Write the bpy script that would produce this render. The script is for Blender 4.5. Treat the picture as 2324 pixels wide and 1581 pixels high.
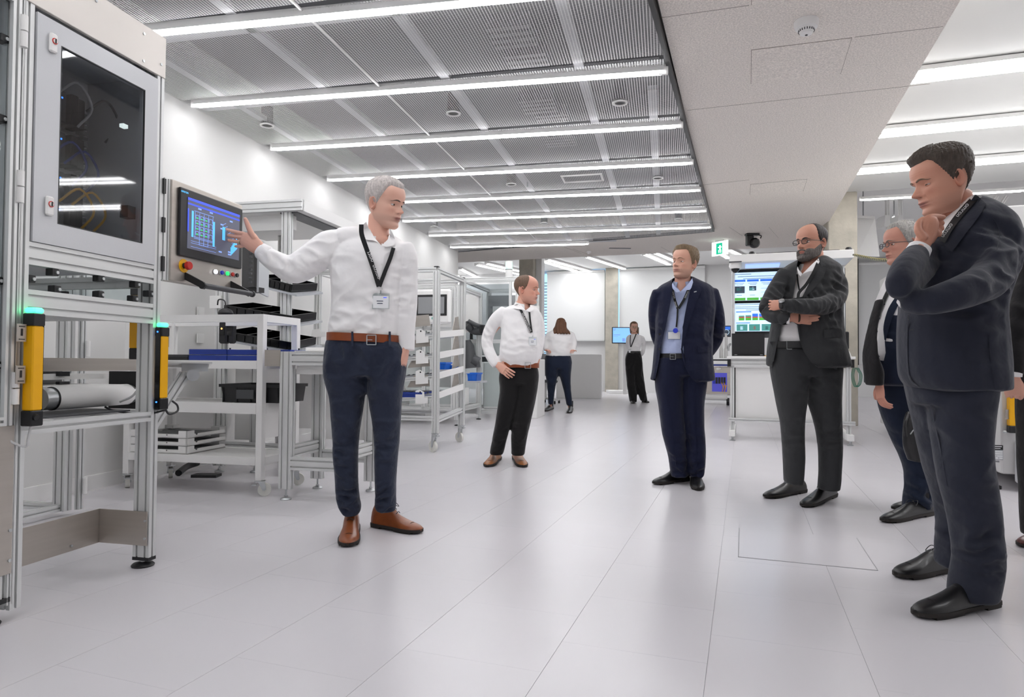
import bpy, bmesh, math, random
import numpy as np
from mathutils import Vector, Matrix
from mathutils.bvhtree import BVHTree
random.seed(7); RNG = np.random.RandomState(5)
for o in list(bpy.data.objects): bpy.data.objects.remove(o)
SC = bpy.context.scene; COL = SC.collection
# ---------------------------------------------------------------- camera
FPX = 1500.; CX, CY = 1162., 790.5; HC = .88
_p = math.radians(1.28); _r = math.radians(.42)
FW = np.array([0, math.cos(_p), math.sin(_p)]); _r0 = np.array([1., 0, 0]); _u0 = np.cross(_r0, FW)
CR = _r0*math.cos(_r)+_u0*math.sin(_r); CU = np.cross(CR, FW); CAM = np.array([0, 0, HC])
cam = bpy.data.cameras.new('camera'); cam.sensor_width = 36; cam.lens = FPX/2324*36; cam.clip_start = .05
co = bpy.data.objects.new('camera', cam); COL.objects.link(co); SC.camera = co
co.matrix_world = Matrix(((CR[0], CU[0], -FW[0], 0), (CR[1], CU[1], -FW[1], 0), (CR[2], CU[2], -FW[2], HC), (0, 0, 0, 1)))
# ---------------------------------------------------------------- world, exposure
W = bpy.data.worlds.new('world'); SC.world = W; W.use_nodes = True
W.node_tree.nodes['Background'].inputs[0].default_value = (.93, .96, 1, 1)
W.node_tree.nodes['Background'].inputs[1].default_value = 0.4
SC.view_settings.view_transform = 'Standard'; SC.view_settings.look = 'None'
SC.view_settings.exposure = 0.06; SC.view_settings.gamma = 1; SC.view_settings.use_curve_mapping = False
LAMP = 18.5        # emission of the ceiling strips
SC.cycles.max_bounces = 6; SC.cycles.diffuse_bounces = 4; SC.cycles.glossy_bounces = 3; SC.cycles.adaptive_threshold = .015
SC.cycles.transparent_max_bounces = 14; SC.cycles.transmission_bounces = 6
SC.cycles.caustics_reflective = False; SC.cycles.caustics_refractive = False
# ---------------------------------------------------------------- pixel helpers
def ray(x, y): return FW+CR*(x-CX)/FPX-CU*(y-CY)/FPX
def Z(x, y, z=0.):
    d = ray(x, y); return CAM+d*((z-HC)/d[2])
def D(x, y, Y):
    d = ray(x, y); return CAM+d*(Y/d[1])
WU = np.array([.224, .9746, 0]); WV = np.array([.9746, -.224, 0]); WO = np.array([-2.42, 6.39, 0])
FU = np.array([.331, .9436, 0]); FV = np.array([.9436, -.331, 0])
YW = -math.atan2(.224, .9746); YF = -math.atan2(.331, .9436)
def sv(p): d = np.array(p)-WO; return float(d@WU), float(d@WV), float(p[2])
def wp(s, v, z=0.): return WO+WU*s+WV*v+np.array([0, 0, z])
def PL(x, y, p, n):
    d = ray(x, y); return CAM+d*(((np.array(p)-CAM)@n)/(d@n))
def qv(x, y, v): r = sv(PL(x, y, wp(0, v), WV)); return r[0], r[2]      # on plane v: (s,z)
def qs(x, y, s): r = sv(PL(x, y, wp(s, 0), WU)); return r[1], r[2]      # on plane s: (v,z)
def qz(x, y, z=0.): r = sv(Z(x, y, z)); return r[0], r[1]
# ---------------------------------------------------------------- materials
def lin(c):
    if isinstance(c, str): c = [int(c[i:i+2], 16)/255 for i in (0, 2, 4)]
    return tuple((x/12.92 if x <= .04045 else ((x+.055)/1.055)**2.4) for x in c)+(1,)
def sock(nt, n, k, v): n.inputs[k].default_value = v
def mat(name, col, rough=.5, metal=0, emit=0, ecol=None, var=0, vscale=8, bump=0, bscale=60, stretch=None, alpha=1, spec=.5, vcol=None, coat=0, sheen=0, trans=0):
    m = bpy.data.materials.new(name); m.use_nodes = True; nt = m.node_tree; b = nt.nodes['Principled BSDF']
    c = lin(col); b.inputs['Base Color'].default_value = c; b.inputs['Roughness'].default_value = rough
    b.inputs['Metallic'].default_value = metal; b.inputs['Specular IOR Level'].default_value = spec
    b.inputs['Coat Weight'].default_value = coat; b.inputs['Sheen Weight'].default_value = sheen
    b.inputs['Transmission Weight'].default_value = trans
    if emit: b.inputs['Emission Color'].default_value = lin(ecol or col); b.inputs['Emission Strength'].default_value = emit
    tc = None
    if var or bump:
        tc = nt.nodes.new('ShaderNodeTexCoord'); mp = nt.nodes.new('ShaderNodeMapping'); nt.links.new(tc.outputs['Object'], mp.inputs[0])
        if stretch: mp.inputs['Scale'].default_value = stretch
    src = None
    if vcol:
        a = nt.nodes.new('ShaderNodeVertexColor'); a.layer_name = vcol; nt.links.new(a.outputs[0], b.inputs['Base Color']); src = a.outputs[0]
    if var:
        n = nt.nodes.new('ShaderNodeTexNoise'); n.inputs['Scale'].default_value = vscale; n.inputs['Detail'].default_value = 5
        nt.links.new(mp.outputs[0], n.inputs[0])
        mr = nt.nodes.new('ShaderNodeMapRange'); mr.inputs['To Min'].default_value = 1-var; mr.inputs['To Max'].default_value = 1+var
        mr.inputs['From Min'].default_value = .25; mr.inputs['From Max'].default_value = .75
        nt.links.new(n.outputs[0], mr.inputs[0])
        mx = nt.nodes.new('ShaderNodeVectorMath'); mx.operation = 'SCALE'
        if src: nt.links.new(src, mx.inputs[0])
        else: mx.inputs[0].default_value = c[:3]
        nt.links.new(mr.outputs[0], mx.inputs['Scale']); nt.links.new(mx.outputs[0], b.inputs['Base Color'])
    if bump:
        n = nt.nodes.new('ShaderNodeTexNoise'); n.inputs['Scale'].default_value = bscale; n.inputs['Detail'].default_value = 3
        nt.links.new(mp.outputs[0], n.inputs[0])
        bp = nt.nodes.new('ShaderNodeBump'); bp.inputs['Strength'].default_value = bump; bp.inputs['Distance'].default_value = .01
        nt.links.new(n.outputs[0], bp.inputs['Height']); nt.links.new(bp.outputs[0], b.inputs['Normal'])
    if alpha < 1: b.inputs['Alpha'].default_value = alpha
    return m
def glass(name, tint, a, rough=.03):
    m = bpy.data.materials.new(name); m.use_nodes = True; nt = m.node_tree; nt.nodes.clear()
    o = nt.nodes.new('ShaderNodeOutputMaterial'); t = nt.nodes.new('ShaderNodeBsdfTransparent'); t.inputs[0].default_value = lin(tint)
    g = nt.nodes.new('ShaderNodeBsdfGlossy'); g.inputs['Roughness'].default_value = rough
    f = nt.nodes.new('ShaderNodeFresnel'); f.inputs[0].default_value = a
    x = nt.nodes.new('ShaderNodeMixShader'); ge = nt.nodes.new('ShaderNodeNewGeometry'); mu = nt.nodes.new('ShaderNodeMath'); mu.operation = 'SUBTRACT'; mu.use_clamp = True; nt.links.new(f.outputs[0], mu.inputs[0]); nt.links.new(ge.outputs['Backfacing'], mu.inputs[1]); nt.links.new(mu.outputs[0], x.inputs[0]); nt.links.new(t.outputs[0], x.inputs[1]); nt.links.new(g.outputs[0], x.inputs[2])
    nt.links.new(x.outputs[0], o.inputs[0]); return m
M = dict(
 alu=mat('aluminium', 'dddedd', .45, .35), aludark=mat('aluminium_slot', '6e6f72', .5, .5),
 white=mat('white_paint', 'efeeec', .55), wall=mat('wall_paint', 'e4e3e1', .8, var=.012, vscale=1.2), far=mat('far_wall_paint', 'e6e5e4', .8),
 powder=mat('grey_powder_coat', 'cdced1', .28, spec=.5, bump=.05, bscale=300), steel=mat('brushed_stainless', 'bdb6ae', .38, .75, var=.05, vscale=6, bump=.03, bscale=120, stretch=(.3, .3, 8)),
 zinc=mat('zinc', 'c8cbcc', .3, .85), black=mat('black_plastic', '1c1c1e', .4), rubber=mat('rubber', '262626', .7), blackgloss=mat('black_gloss', '101012', .15),
 yellow=mat('signal_yellow', 'f2b200', .4), red=mat('signal_red', 'c8281e', .35), blue=mat('royal_blue_plastic', '1f3a93', .4), bluelight=mat('bin_blue', '1a66cc', .4),
 cartwhite=mat('cart_enamel', 'efeeec', .4), grey=mat('mid_grey', '8f9092', .5), darkgrey=mat('dark_grey', '4a4b4e', .5), cable=mat('grey_cable', 'cfcfcf', .5),
 concrete=mat('raw_concrete', 'b7b1a4', .85, var=.16, vscale=5, bump=.3, bscale=25), soffit=mat('wood_wool_board', 'ebe4dd', .9, var=.24, vscale=95, bump=.35, bscale=140, stretch=(1, 1, 1)),
 seam=mat('board_joint', '7d756a', .9), plenum=mat('plenum_dark', '77787b', .9), rib=mat('ceiling_rib', 'c9c9cc', .6), bluelit=mat('blue_daylight', '9fd4ff', .5, emit=1.3, ecol='9fd4ff'),
 lamp=mat('lamp_diffuser', 'ffffff', .5, emit=LAMP, ecol='fdfdff'), lampslim=mat('slim_lamp_diffuser', 'ffffff', .5, emit=LAMP*1.28, ecol='fdfdff'), lamphall=mat('hall_lamp_diffuser', 'ffffff', .5, emit=LAMP*1.05, ecol='fbfdff'), clear=glass('clear_polycarbonate', 'f1f4f4', 1.45), smoke=glass('smoked_window', 'dfe1e3', 1.7), tint=glass('tinted_glass', 'd4d8da', 1.5),
 skin=mat('skin', 'd9a58f', .48, vcol='Col', bump=.05, bscale=160), shoeblack=mat('black_leather', '121113', .38, coat=.1), sole=mat('shoe_sole', '241f1c', .7),
 tan=mat('brown_leather', '8a4a26', .35, var=.18, vscale=25, coat=.2), belt=mat('belt_leather', '8a431f', .4, var=.12, vscale=30), eye=mat('eye_white', 'e8e4e0', .2), iris=mat('iris', '3a2c22', .15),
 green=mat('green_lens', '8dffc4', .4, emit=2.2, ecol='3cf59a'), ledblue=mat('blue_led', '2a6cff', .4, emit=5, ecol='2a6cff'), ledwhite=mat('white_lit_button', 'f4f8ff', .4, emit=1.6, ecol='f2f6ff'),
 ledgreen=mat('green_lit_button', '28e070', .4, emit=1.1, ecol='28e070'), bbtn=mat('blue_button', '2b3fd0', .3), teal=mat('teal_button', '1fa08c', .4), paper=mat('paper_white', 'f3f4f6', .6), ink=mat('printed_ink', '2a3550', .6),
 letter=mat('woven_letter', 'e6e6e6', .7), lany=mat('lanyard_ribbon', '17181a', .7), gold=mat('gold_ring', 'cfc4a0', .3, .9), chair=mat('chair_white', 'dcdcda', .5), signgreen=mat('exit_green', '12b58c', .5, emit=.9, ecol='12b58c'), signwhite=mat('exit_white', 'ffffff', .5, emit=1.3, ecol='f2fffa'),
 plate=mat('plate_silver', 'b9bcc0', .4, .3))
# ---------------------------------------------------------------- objects
def wm(o):
    m = o.matrix_basis.copy()
    while o.parent: o = o.parent; m = o.matrix_basis @ m
    return m
def tag(o, label=None, cat=None, group=None, kind=None):
    if label: o['label'] = label
    if cat: o['category'] = cat
    if group: o['group'] = group
    if kind: o['kind'] = kind
    return o
def thing(name, label, cat, loc=(0, 0, 0), rz=0, group=None, kind=None):
    o = bpy.data.objects.new(name, None); COL.objects.link(o); o.location = tuple(loc); o.rotation_euler = (0, 0, rz); o.empty_display_size = .1
    return tag(o, label, cat, group, kind)
def kids(o): return [c for c in bpy.data.objects if c.parent == o]
def copy_tree(o, parent=None):
    c = o.copy(); COL.objects.link(c); c.parent = parent
    for k in kids(o): copy_tree(k, c)
    return c
def link_mesh(name, me, m=None, parent=None, world=True, label=None):
    o = bpy.data.objects.new(name, me); COL.objects.link(o)
    if m is not None:
        me.materials.clear(); me.materials.append(m)
    if parent is not None:
        if world: me.transform(wm(parent).inverted())
        o.parent = parent
    if label: o['label'] = label
    return o
def rotz(a): return Matrix.Rotation(a, 4, 'Z')
class MB:
    """collects solids, in a local frame, into one mesh"""
    def __init__(s, loc=(0, 0, 0), rz=0): s.v = []; s.f = []; s.n = 0; s.mt = np.array(Matrix.Translation(Vector(loc)) @ rotz(rz))
    def add(s, vs, fs):
        vs = np.asarray(vs, float).reshape(-1, 3); vs = vs@s.mt[:3, :3].T+s.mt[:3, 3]
        s.v.append(vs); s.f += [tuple(i+s.n for i in f) for f in fs]; s.n += len(vs); return s
    def box(s, x0, x1, y0, y1, z0, z1, ch=0):
        if x0 > x1: x0, x1 = x1, x0
        if y0 > y1: y0, y1 = y1, y0
        if z0 > z1: z0, z1 = z1, z0
        ch = min(ch, (x1-x0)/3, (y1-y0)/3, (z1-z0)/3)
        if ch <= 0:
            return s.add([(x, y, z) for x in (x0, x1) for y in (y0, y1) for z in (z0, z1)], [(0, 1, 3, 2), (4, 6, 7, 5), (0, 4, 5, 1), (2, 3, 7, 6), (0, 2, 6, 4), (1, 5, 7, 3)])
        # chamfered: prism with chamfered xy outline, inset top and bottom
        P = [(x0+ch, y0), (x1-ch, y0), (x1, y0+ch), (x1, y1-ch), (x1-ch, y1), (x0+ch, y1), (x0, y1-ch), (x0, y0+ch)]
        cx, cy = (x0+x1)/2, (y0+y1)/2; vs = []
        for z, k in ((z0, 1), (z0+ch, 0), (z1-ch, 0), (z1, 1)):
            for x, y in P: vs.append((x-np.sign(x-cx)*ch*.7*k, y-np.sign(y-cy)*ch*.7*k, z))
        fs = [tuple(range(7, -1, -1)), tuple(range(24, 32))]
        for r in range(3): fs += [(r*8+i, r*8+(i+1) % 8, r*8+8+(i+1) % 8, r*8+8+i) for i in range(8)]
        return s.add(vs, fs)
    def basis(s, a, b, up=(0, 0, 1)):
        a = np.array(a, float); b = np.array(b, float); t = b-a; t /= np.linalg.norm(t)+1e-12; up = np.array(up, float)
        x = np.cross(t, up)
        if np.linalg.norm(x) < .1: x = np.cross(t, [1., 0, 0])
        x /= np.linalg.norm(x); y = np.cross(x, t); return a, b, t, x, y
    def ext(s, poly, a, b, up=(0, 0, 1)):
        a, b, t, x, y = s.basis(a, b, up); n = len(poly)
        vs = [a+x*p[0]+y*p[1] for p in poly]+[b+x*p[0]+y*p[1] for p in poly]
        return s.add(vs, [tuple(range(n)), tuple(range(2*n-1, n-1, -1))]+[(i, i+n, (i+1) % n+n, (i+1) % n) for i in range(n)])
    def prof(s, a, b, w=.04, h=None, up=(0, 0, 1), g=.0045, d=.009, nw=1, nh=1):
        """slotted aluminium extrusion: nw slots across the width faces, nh across the height faces"""
        h = h or w; P = []
        def side(p, q, n):
            p = np.array(p); q = np.array(q); e = q-p; L = np.linalg.norm(e); e /= L; nn = np.array([-e[1], e[0]]); out = [tuple(p)]
            for k in range(n):
                c = L*(k+.5)/n
                for dx, dy in ((-g, 0), (-g, d), (g, d), (g, 0)): out.append(tuple(p+e*(c+dx)+nn*dy))
            return out
        W, H = w/2, h/2
        P += side((-W, -H), (W, -H), nw); P += side((W, -H), (W, H), nh); P += side((W, H), (-W, H), nw); P += side((-W, H), (-W, -H), nh)
        return s.ext(P, a, b, up)
    def bar(s, a, b, w, h=None, up=(0, 0, 1)):
        h = h or w; return s.ext([(-w/2, -h/2), (w/2, -h/2), (w/2, h/2), (-w/2, h/2)], a, b, up)
    def cyl(s, a, b, r, n=16, r1=None):
        a, b, t, x, y = s.basis(a, b); r1 = r if r1 is None else r1; A = [2*math.pi*i/n for i in range(n)]
        vs = [a+x*r*math.cos(k)+y*r*math.sin(k) for k in A]+[b+x*r1*math.cos(k)+y*r1*math.sin(k) for k in A]
        return s.add(vs, [tuple(range(n)), tuple(range(2*n-1, n-1, -1))]+[(i, i+n, (i+1) % n+n, (i+1) % n) for i in range(n)])
    def lathe(s, a, b, prof, n=20):
        """prof: (t along a->b in metres, radius)"""
        a, b, t, x, y = s.basis(a, b); vs = []; k = len(prof)
        for h, r in prof: vs += [a+t*h+x*r*math.cos(2*math.pi*i/n)+y*r*math.sin(2*math.pi*i/n) for i in range(n)]
        fs = [tuple(range(n)), tuple(range(k*n-1, (k-1)*n-1, -1))]
        for j in range(k-1): fs += [(j*n+i, j*n+n+i, j*n+n+(i+1) % n, j*n+(i+1) % n) for i in range(n)]
        return s.add(vs, fs)
    def tube(s, pts, r, n=8, sub=5):
        pts = crom(np.array(pts, float), sub) if len(pts) > 2 and sub > 1 else np.array(pts, float); vs = []; X = None
        for i, p in enumerate(pts):
            t = pts[min(i+1, len(pts)-1)]-pts[max(i-1, 0)]; t = t/(np.linalg.norm(t)+1e-12)
            if X is None: X = np.cross(t, [0, 0, 1.]) if abs(t[2]) < .9 else np.cross(t, [1., 0, 0])
            X = X-t*(X@t); X /= np.linalg.norm(X)+1e-12; Y = np.cross(t, X)
            vs += [p+X*r*math.cos(2*math.pi*k/n)+Y*r*math.sin(2*math.pi*k/n) for k in range(n)]
        m = len(pts); fs = [tuple(range(n)), tuple(range(m*n-1, (m-1)*n-1, -1))]
        for j in range(m-1): fs += [(j*n+i, j*n+n+i, j*n+n+(i+1) % n, j*n+(i+1) % n) for i in range(n)]
        return s.add(vs, fs)
    def poly(s, pts, th):
        """flat polygon of 3D points given thickness vector th"""
        pts = np.array(pts, float); th = np.array(th, float); n = len(pts)
        return s.add(np.vstack([pts, pts+th]), [tuple(range(n)), tuple(range(2*n-1, n-1, -1))]+[(i, i+n, (i+1) % n+n, (i+1) % n) for i in range(n)])
    def mesh(s, name='m'):
        me = bpy.data.meshes.new(name); me.from_pydata(np.vstack(s.v).tolist(), [], s.f); me.validate()
        bm = bmesh.new(); bm.from_mesh(me); bmesh.ops.recalc_face_normals(bm, faces=bm.faces); bm.to_mesh(me); bm.free(); return me
    def build(s, name, m, parent=None, smooth=False, world=True, label=None, cat=None, group=None, kind=None):
        me = s.mesh(name)
        if smooth:
            for p in me.polygons: p.use_smooth = True
            try: me.set_sharp_from_angle(angle=math.radians(38))
            except Exception: pass
        o = link_mesh(name, me, M[m] if isinstance(m, str) else m, parent, world, label)
        return tag(o, None, cat, group, kind)
def crom(p, sub):
    p = np.asarray(p, float); n = len(p)
    if n < 3: return p
    e = np.vstack([2*p[0]-p[1], p, 2*p[-1]-p[-2]]); out = []
    for i in range(n-1):
        a, b, c, d = e[i:i+4]
        for k in range(sub):
            t = k/sub; out.append(.5*((2*b)+(c-a)*t+(2*a-5*b+4*c-d)*t*t+(3*b-a-3*c+d)*t**3))
    out.append(p[-1]); return np.array(out)
def WB(): return MB(tuple(WO), YW+0)       # local x = across (v), y = along wall (s)
def FB(loc=(0, 0, 0)): return MB(loc, YF)
# ================================================================ SETTING
S = 'structure'
# floor: one thing, joints recessed between tiles
TL = .443
fl = MB((0, 0, 0), YF); fl.box(-12, 14, -6.2, 26, -.06, -.002)
floor_mat = mat('floor_linoleum', 'dad7db', .24, var=.018, vscale=1.4, spec=.5, bump=.04, bscale=500)
M['floor'] = floor_mat; M['floorjoint'] = mat('floor_joint', 'bcbbc0', .8)
floor = fl.build('floor', 'floorjoint', kind=S)
r0 = np.array([.04, 1.76]); lv0 = float(r0@np.array(FV[:2]))       # a joint line across direction v
lu0 = float(np.array([.154, 2.119])@np.array(FU[:2]))
tiles = []
for i in range(-21, 20):
    for j in range(-14, 58):
        x = lv0+i*TL; y = lu0+(j+(.5 if i % 2 else 0))*TL
        tiles.append((x, y))
def score(t):
    p = np.array(FV[:2])*(t[0]+.22)+np.array(FU[:2])*(t[1]+.22)
    if p[1] < 1.5: return 99+np.hypot(*p)
    px = CX+FPX*p[0]/p[1]
    return p[1]+(0 if -60 < px < 2380 else 40)
tiles.sort(key=score)
hatchc = (np.array([1.232, 3.587])+np.array([1.59, 2.85]))/2
tm = MB(); tm.box(.0007, TL-.0007, .0003, TL-.0003, -.012, 0); tme = tm.mesh('floor_tile'); tme.materials.append(floor_mat)
for t in tiles[:290]:
    o = bpy.data.objects.new('floor_tile', tme); COL.objects.link(o); o.parent = floor
    p = np.array(FV)*t[0]+np.array(FU)*t[1]; o.location = tuple(p); o.rotation_euler = (0, 0, YF)
rest = MB((0, 0, 0), YF)
for t in tiles[290:]:
    rest.box(t[0]+.0006, t[0]+TL-.0006, t[1]+.0003, t[1]+TL-.0003, -.012, 0)
rest.build('floor_tiles_beyond', 'floor', floor, kind='stuff')
# floor hatch: thin flush steel-edged lid
hc = [Z(1677, 1198), Z(1951, 1221), Z(1995, 1292), Z(1675, 1264)]
h = MB(); c4 = np.array(hc); cc = c4.mean(0)
hat = thing('floor_hatch', 'flush square floor box lid outlined by a thin joint, before the bearded man', 'hatch', tuple(cc))
f = MB(); e = .0035
ax = (c4[1]-c4[0]); ax = np.array(FV)*.57; ay = np.array(FU)*-.57; o0 = c4[0]
f.poly([o0, o0+ax, o0+ax+ay, o0+ay], (0, 0, .0012)); f.build('edge_frame', 'grey', hat)
f = MB(); i1 = ax/np.linalg.norm(ax)*e; i2 = ay/np.linalg.norm(ay)*e
f.poly([o0+i1+i2+[0, 0, .0005], o0+ax-i1+i2+[0, 0, .0005], o0+ax+ay-i1-i2+[0, 0, .0005], o0+ay+i1-i2+[0, 0, .0005]], (0, 0, .0014)); f.build('lid', 'floor', hat)

# left wall (local x = v, y = s)
CZ = 2.97
w = WB(); w.box(-.25, 0, -12.7, 6.2, -.02, 3.95); w.build('wall_left', 'wall', kind=S)
b = WB(); b.box(0, .012, -12.6, 6.2, 0, .10); b.build('baseboard_left', 'white', kind=S)
# far wall, F grid
FO = np.array([2.98, 21.2, 0])
def FFB(): return MB(tuple(FO), YF)
w = FFB(); w.box(-14, 10.6, 0, .3, -.02, 4.2); w.build('wall_back', 'far', kind=S)
w = MB(tuple(FO), YF); w.box(10.5, 10.75, -28, 0, -.02, 4.2); w.build('wall_right', 'far', kind=S)
w = MB(tuple(FO), YF); w.box(-14, -13.8, -16, 0, -.02, 4.2); w.build('wall_far_left', 'far', kind=S)
w = WB(); w.box(-9.0, -.25, 6.2, 6.4, -.02, 4.2); w.build('wall_return', 'wall', kind=S)
# ceilings
c = MB((0, 0, 0), YF); c.box(-14, 13.3, 10.8, 22.5, 3.92, 4.05); c.build('ceiling_hall', 'white', kind=S)
sofR = [Z(2200, 0, 3.02), Z(1880, 505, 3.02)]
svv = float(sofR[1]@FV)       # right edge coordinate of the soffit
c = MB((0, 0, 0), YF); c.box(svv, 13.3, -7, 10.85, 3.45, 3.92)
c.build('ceiling_right', mat('ceiling_white_mesh', 'd6d6d4', .7), kind=S)
# soffit of wood wool board : L shape round the metal ceiling
mR = [Z(1470, 0, CZ), Z(1617, 526, CZ)]; mvv = float((mR[0]@FV+mR[1]@FV)/2)
usf = [float(Z(1700, 572, 3.02)@FU), float(Z(1200, 592, 3.02)@FU)]; uend = 12.9
print('soffit u', usf, 'mesh edge v', mvv, 'sof v', svv)
mfar = Z(1617, 526, CZ); corner = np.array([-1.03, 12.44, CZ])
c = MB()
A = mfar; pts = [np.array(FV)*mvv+np.array(FU)*-6, mfar.copy(), corner.copy()+np.array([-.6, .15, 0]), np.array(FV)*-8+np.array(FU)*uend, np.array(FV)*svv+np.array(FU)*uend, np.array(FV)*svv+np.array(FU)*-6]
for p in pts: p[2] = 3.02
pts[3] = np.array(FV)*-6.4+np.array(FU)*uend; pts[3][2] = 3.02
c.poly(pts, (0, 0, .9)); sof = c.build('ceiling_soffit', 'soffit', kind=S)
# access panels and joints in the soffit, thin recess frames
def soffit_line(a, b, w=.006, name='board_joint'):
    a = Z(*a, 3.02); b = Z(*b, 3.02); m = MB(); m.bar(a-[0, 0, .0], b-[0, 0, .0], w, .003); m.build(name, 'seam', sof)
P1 = [(1705, 113), (1934, 85), (1908, 168), (1704, 190)]
def panel(P, nm='access_panel'):
    q = [Z(*p, 3.02) for p in P]; m = MB()
    m.poly([p-[0, 0, .0015] for p in q], (0, 0, .0015)); fr = m.build(nm, 'seam', sof)
    c = sum(q)/4; m = MB(); m.poly([c+(p-c)*.991-[0, 0, .003] for p in q], (0, 0, .0016)); m.build('board', 'soffit', fr)
panel(P1); panel([(1703, 418), (1832, 406), (1823, 434), (1702, 441)]); panel([(1705, -60), (1960, -75), (1945, -14), (1705, 11)])
for a, b in [((1500, 40), (1700, 12)), ((1940, 84), (2140, 60)), ((1560, 250), (2110, 190)), ((1590, 420), (1700, 408)), ((1300, 565), (1345, 580)), ((1280, 560), (1320, 575)), ((1500, 560), (1530, 577)), ((1655, 515), (1685, 535)), ((1745, 515), (1767, 540))]:
    soffit_line(a, b, .0022)
# metal mesh ceiling
def mesh_material():
    m = bpy.data.materials.new('expanded_metal'); m.use_nodes = True; nt = m.node_tree; nt.nodes.clear(); N = nt.nodes.new; L = nt.links.new
    o = N('ShaderNodeOutputMaterial'); tc = N('ShaderNodeTexCoord'); mp = N('ShaderNodeMapping'); L(tc.outputs['Object'], mp.inputs[0])
    mp.inputs['Rotation'].default_value = (0, 0, -YW)
    sx = N('ShaderNodeSeparateXYZ'); L(mp.outputs[0], sx.inputs[0])
    def wave(out, k):
        a = N('ShaderNodeMath'); a.operation = 'MULTIPLY'; a.inputs[1].default_value = k; L(out, a.inputs[0])
        b = N('ShaderNodeMath'); b.operation = 'COSINE'; L(a.outputs[0], b.inputs[0]); return b.outputs[0]
    # staggered holes : cos(a)+cos(b) lattice
    ux, uy = wave(sx.outputs[0], 2*math.pi/.038), wave(sx.outputs[1], 2*math.pi/.023)
    ad = N('ShaderNodeMath'); ad.operation = 'MULTIPLY'; L(ux, ad.inputs[0]); L(uy, ad.inputs[1])
    gt = N('ShaderNodeMath'); gt.operation = 'GREATER_THAN'; gt.inputs[1].default_value = .27; 
    ab = N('ShaderNodeMath'); ab.operation = 'ABSOLUTE'; L(ad.outputs[0], ab.inputs[0]); L(ab.outputs[0], gt.inputs[0])
    t = N('ShaderNodeBsdfTransparent'); p = N('ShaderNodeBsdfPrincipled'); p.inputs['Base Color'].default_value = lin('e6e6e6'); p.inputs['Roughness'].default_value = .45
    x = N('ShaderNodeMixShader'); L(gt.outputs[0], x.inputs[0]); L(p.outputs[0], x.inputs[1]); L(t.outputs[0], x.inputs[2]); L(x.outputs[0], o.inputs[0]); return m
mm = mesh_material()
us = [-1.12+1.1*k for k in range(-7, 8)]  # rows out of view carry on the grid; rearmost added to brighten front faces
def vedge(s):     # v where the right edge of the metal ceiling lies, at s
    a = sv(mR[0]); b = sv(mR[1]); return a[1]+(b[1]-a[1])*(s-a[0])/(b[0]-a[0])
mc = MB(tuple(WO), YW)
mceil = thing('ceiling_metal', None, None, kind=S)
send = sv(corner)[0]
ends = us+[send+.0]
sfar = sv(mfar)
def far_v(s):    # the far oblique edge
    a = (sfar[0], sfar[1]); b = (send, 0.); return a[1]+(b[1]-a[1])*(s-a[0])/(b[0]-a[0])
def rlim(s): return max(min(vedge(s), far_v(s) if s > sfar[0] else 99), .02)
for k in range(len(us)):
    a = us[k]; b = us[k+1] if k+1 < len(us) else send
    if a > send: break
    b = min(b, send)
    for v0, v1 in ((0, 1.685), (1.69, None)):
        ra, rb = (rlim(a), rlim(b)) if v1 is None else (min(v1, rlim(a)), min(v1, rlim(b)))
        if ra <= v0: continue
        mid = []
        if v1 is None and a < sfar[0] < b: mid = [(sfar[1], sfar[0])]
        rb = max(rb, v0+.001) 
        pts = [(v0, a+.03), (ra, a+.03)]+mid+[(rb, b-.03), (v0, b-.03)]
        m = MB(tuple(WO), YW); m.add([(x, y, CZ) for x, y in pts], [tuple(range(len(pts)))])
        o = m.build('mesh_panel', mm, mceil)
# grey bars above the mesh
for v in (.37, 1.23, 2.21, 3.20, 3.70):
    s0 = -7.5
    s1 = 6.0
    while s1 > 0 and rlim(s1) < v+.1: s1 -= .05
    if v > 3.2:
        s0 = -.9
        while vedge(s0) < v+.15: s0 += .05
    m = WB(); m.box(v-.034, v+.034, s0, s1, CZ+.012, CZ+.05); m.build('bar', 'rib', mceil)
for k, s in enumerate(us):
    if s > send-.3: continue
    m = WB(); m.box(.02, rlim(s)-.03, s+.10, s+.24, CZ+.012, CZ+.05); m.build('bar', 'rib', mceil)
m = WB(); m.box(1.68, 1.692, -7, 5.2, CZ-.008, CZ+.004); m.build('seam_strip', 'white', mceil)
# dark strips painting the shaded gap between metal ceiling and soffit, dark void above
m = MB(); a = wp(-8, vedge(-8), CZ); b = mfar.copy(); m.poly([a, b, b+FV*.03, a+FV*.03], (0, 0, .09)); m.build('shade_gap_1', 'black', kind=S)
m = MB(); b2 = corner.copy(); m.poly([b, b2, b2+FU*.02, b+FU*.02], (0, 0, .06)); m.build('shade_gap_2', 'darkgrey', kind=S)
m = MB(); m.poly([wp(-9, -.3, 3.5), wp(-9, 3.2, 3.5), wp(sfar[0]+.1, 5.0, 3.5), wp(send+.3, -.3, 3.5)], (0, 0, .15)); m.build('ceiling_plenum', 'plenum', kind=S)
# ducts glimpsed through the mesh
for i, (px, py) in enumerate([(1150, 45), (1190, 110), (1215, 215), (1265, 300), (1250, 250)]):
    s, v = qz(px, py, 3.3); d = thing('air_duct', 'slatted air duct dimly seen through the metal ceiling, '+['nearest the top edge', 'second from the top edge', 'middle one', 'beside the ceiling grille', 'fourth from the top edge'][i], 'duct', wp(s, v, 3.25), YW, 'ducts above the metal ceiling')
    for k in range(4): MB().box(-.16, .16, k*.09, k*.09+.05, 0, .1).build('slat', 'grey', d, world=False)
# soffit sides above (bulkheads) come with the thickness of the soffit

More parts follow.
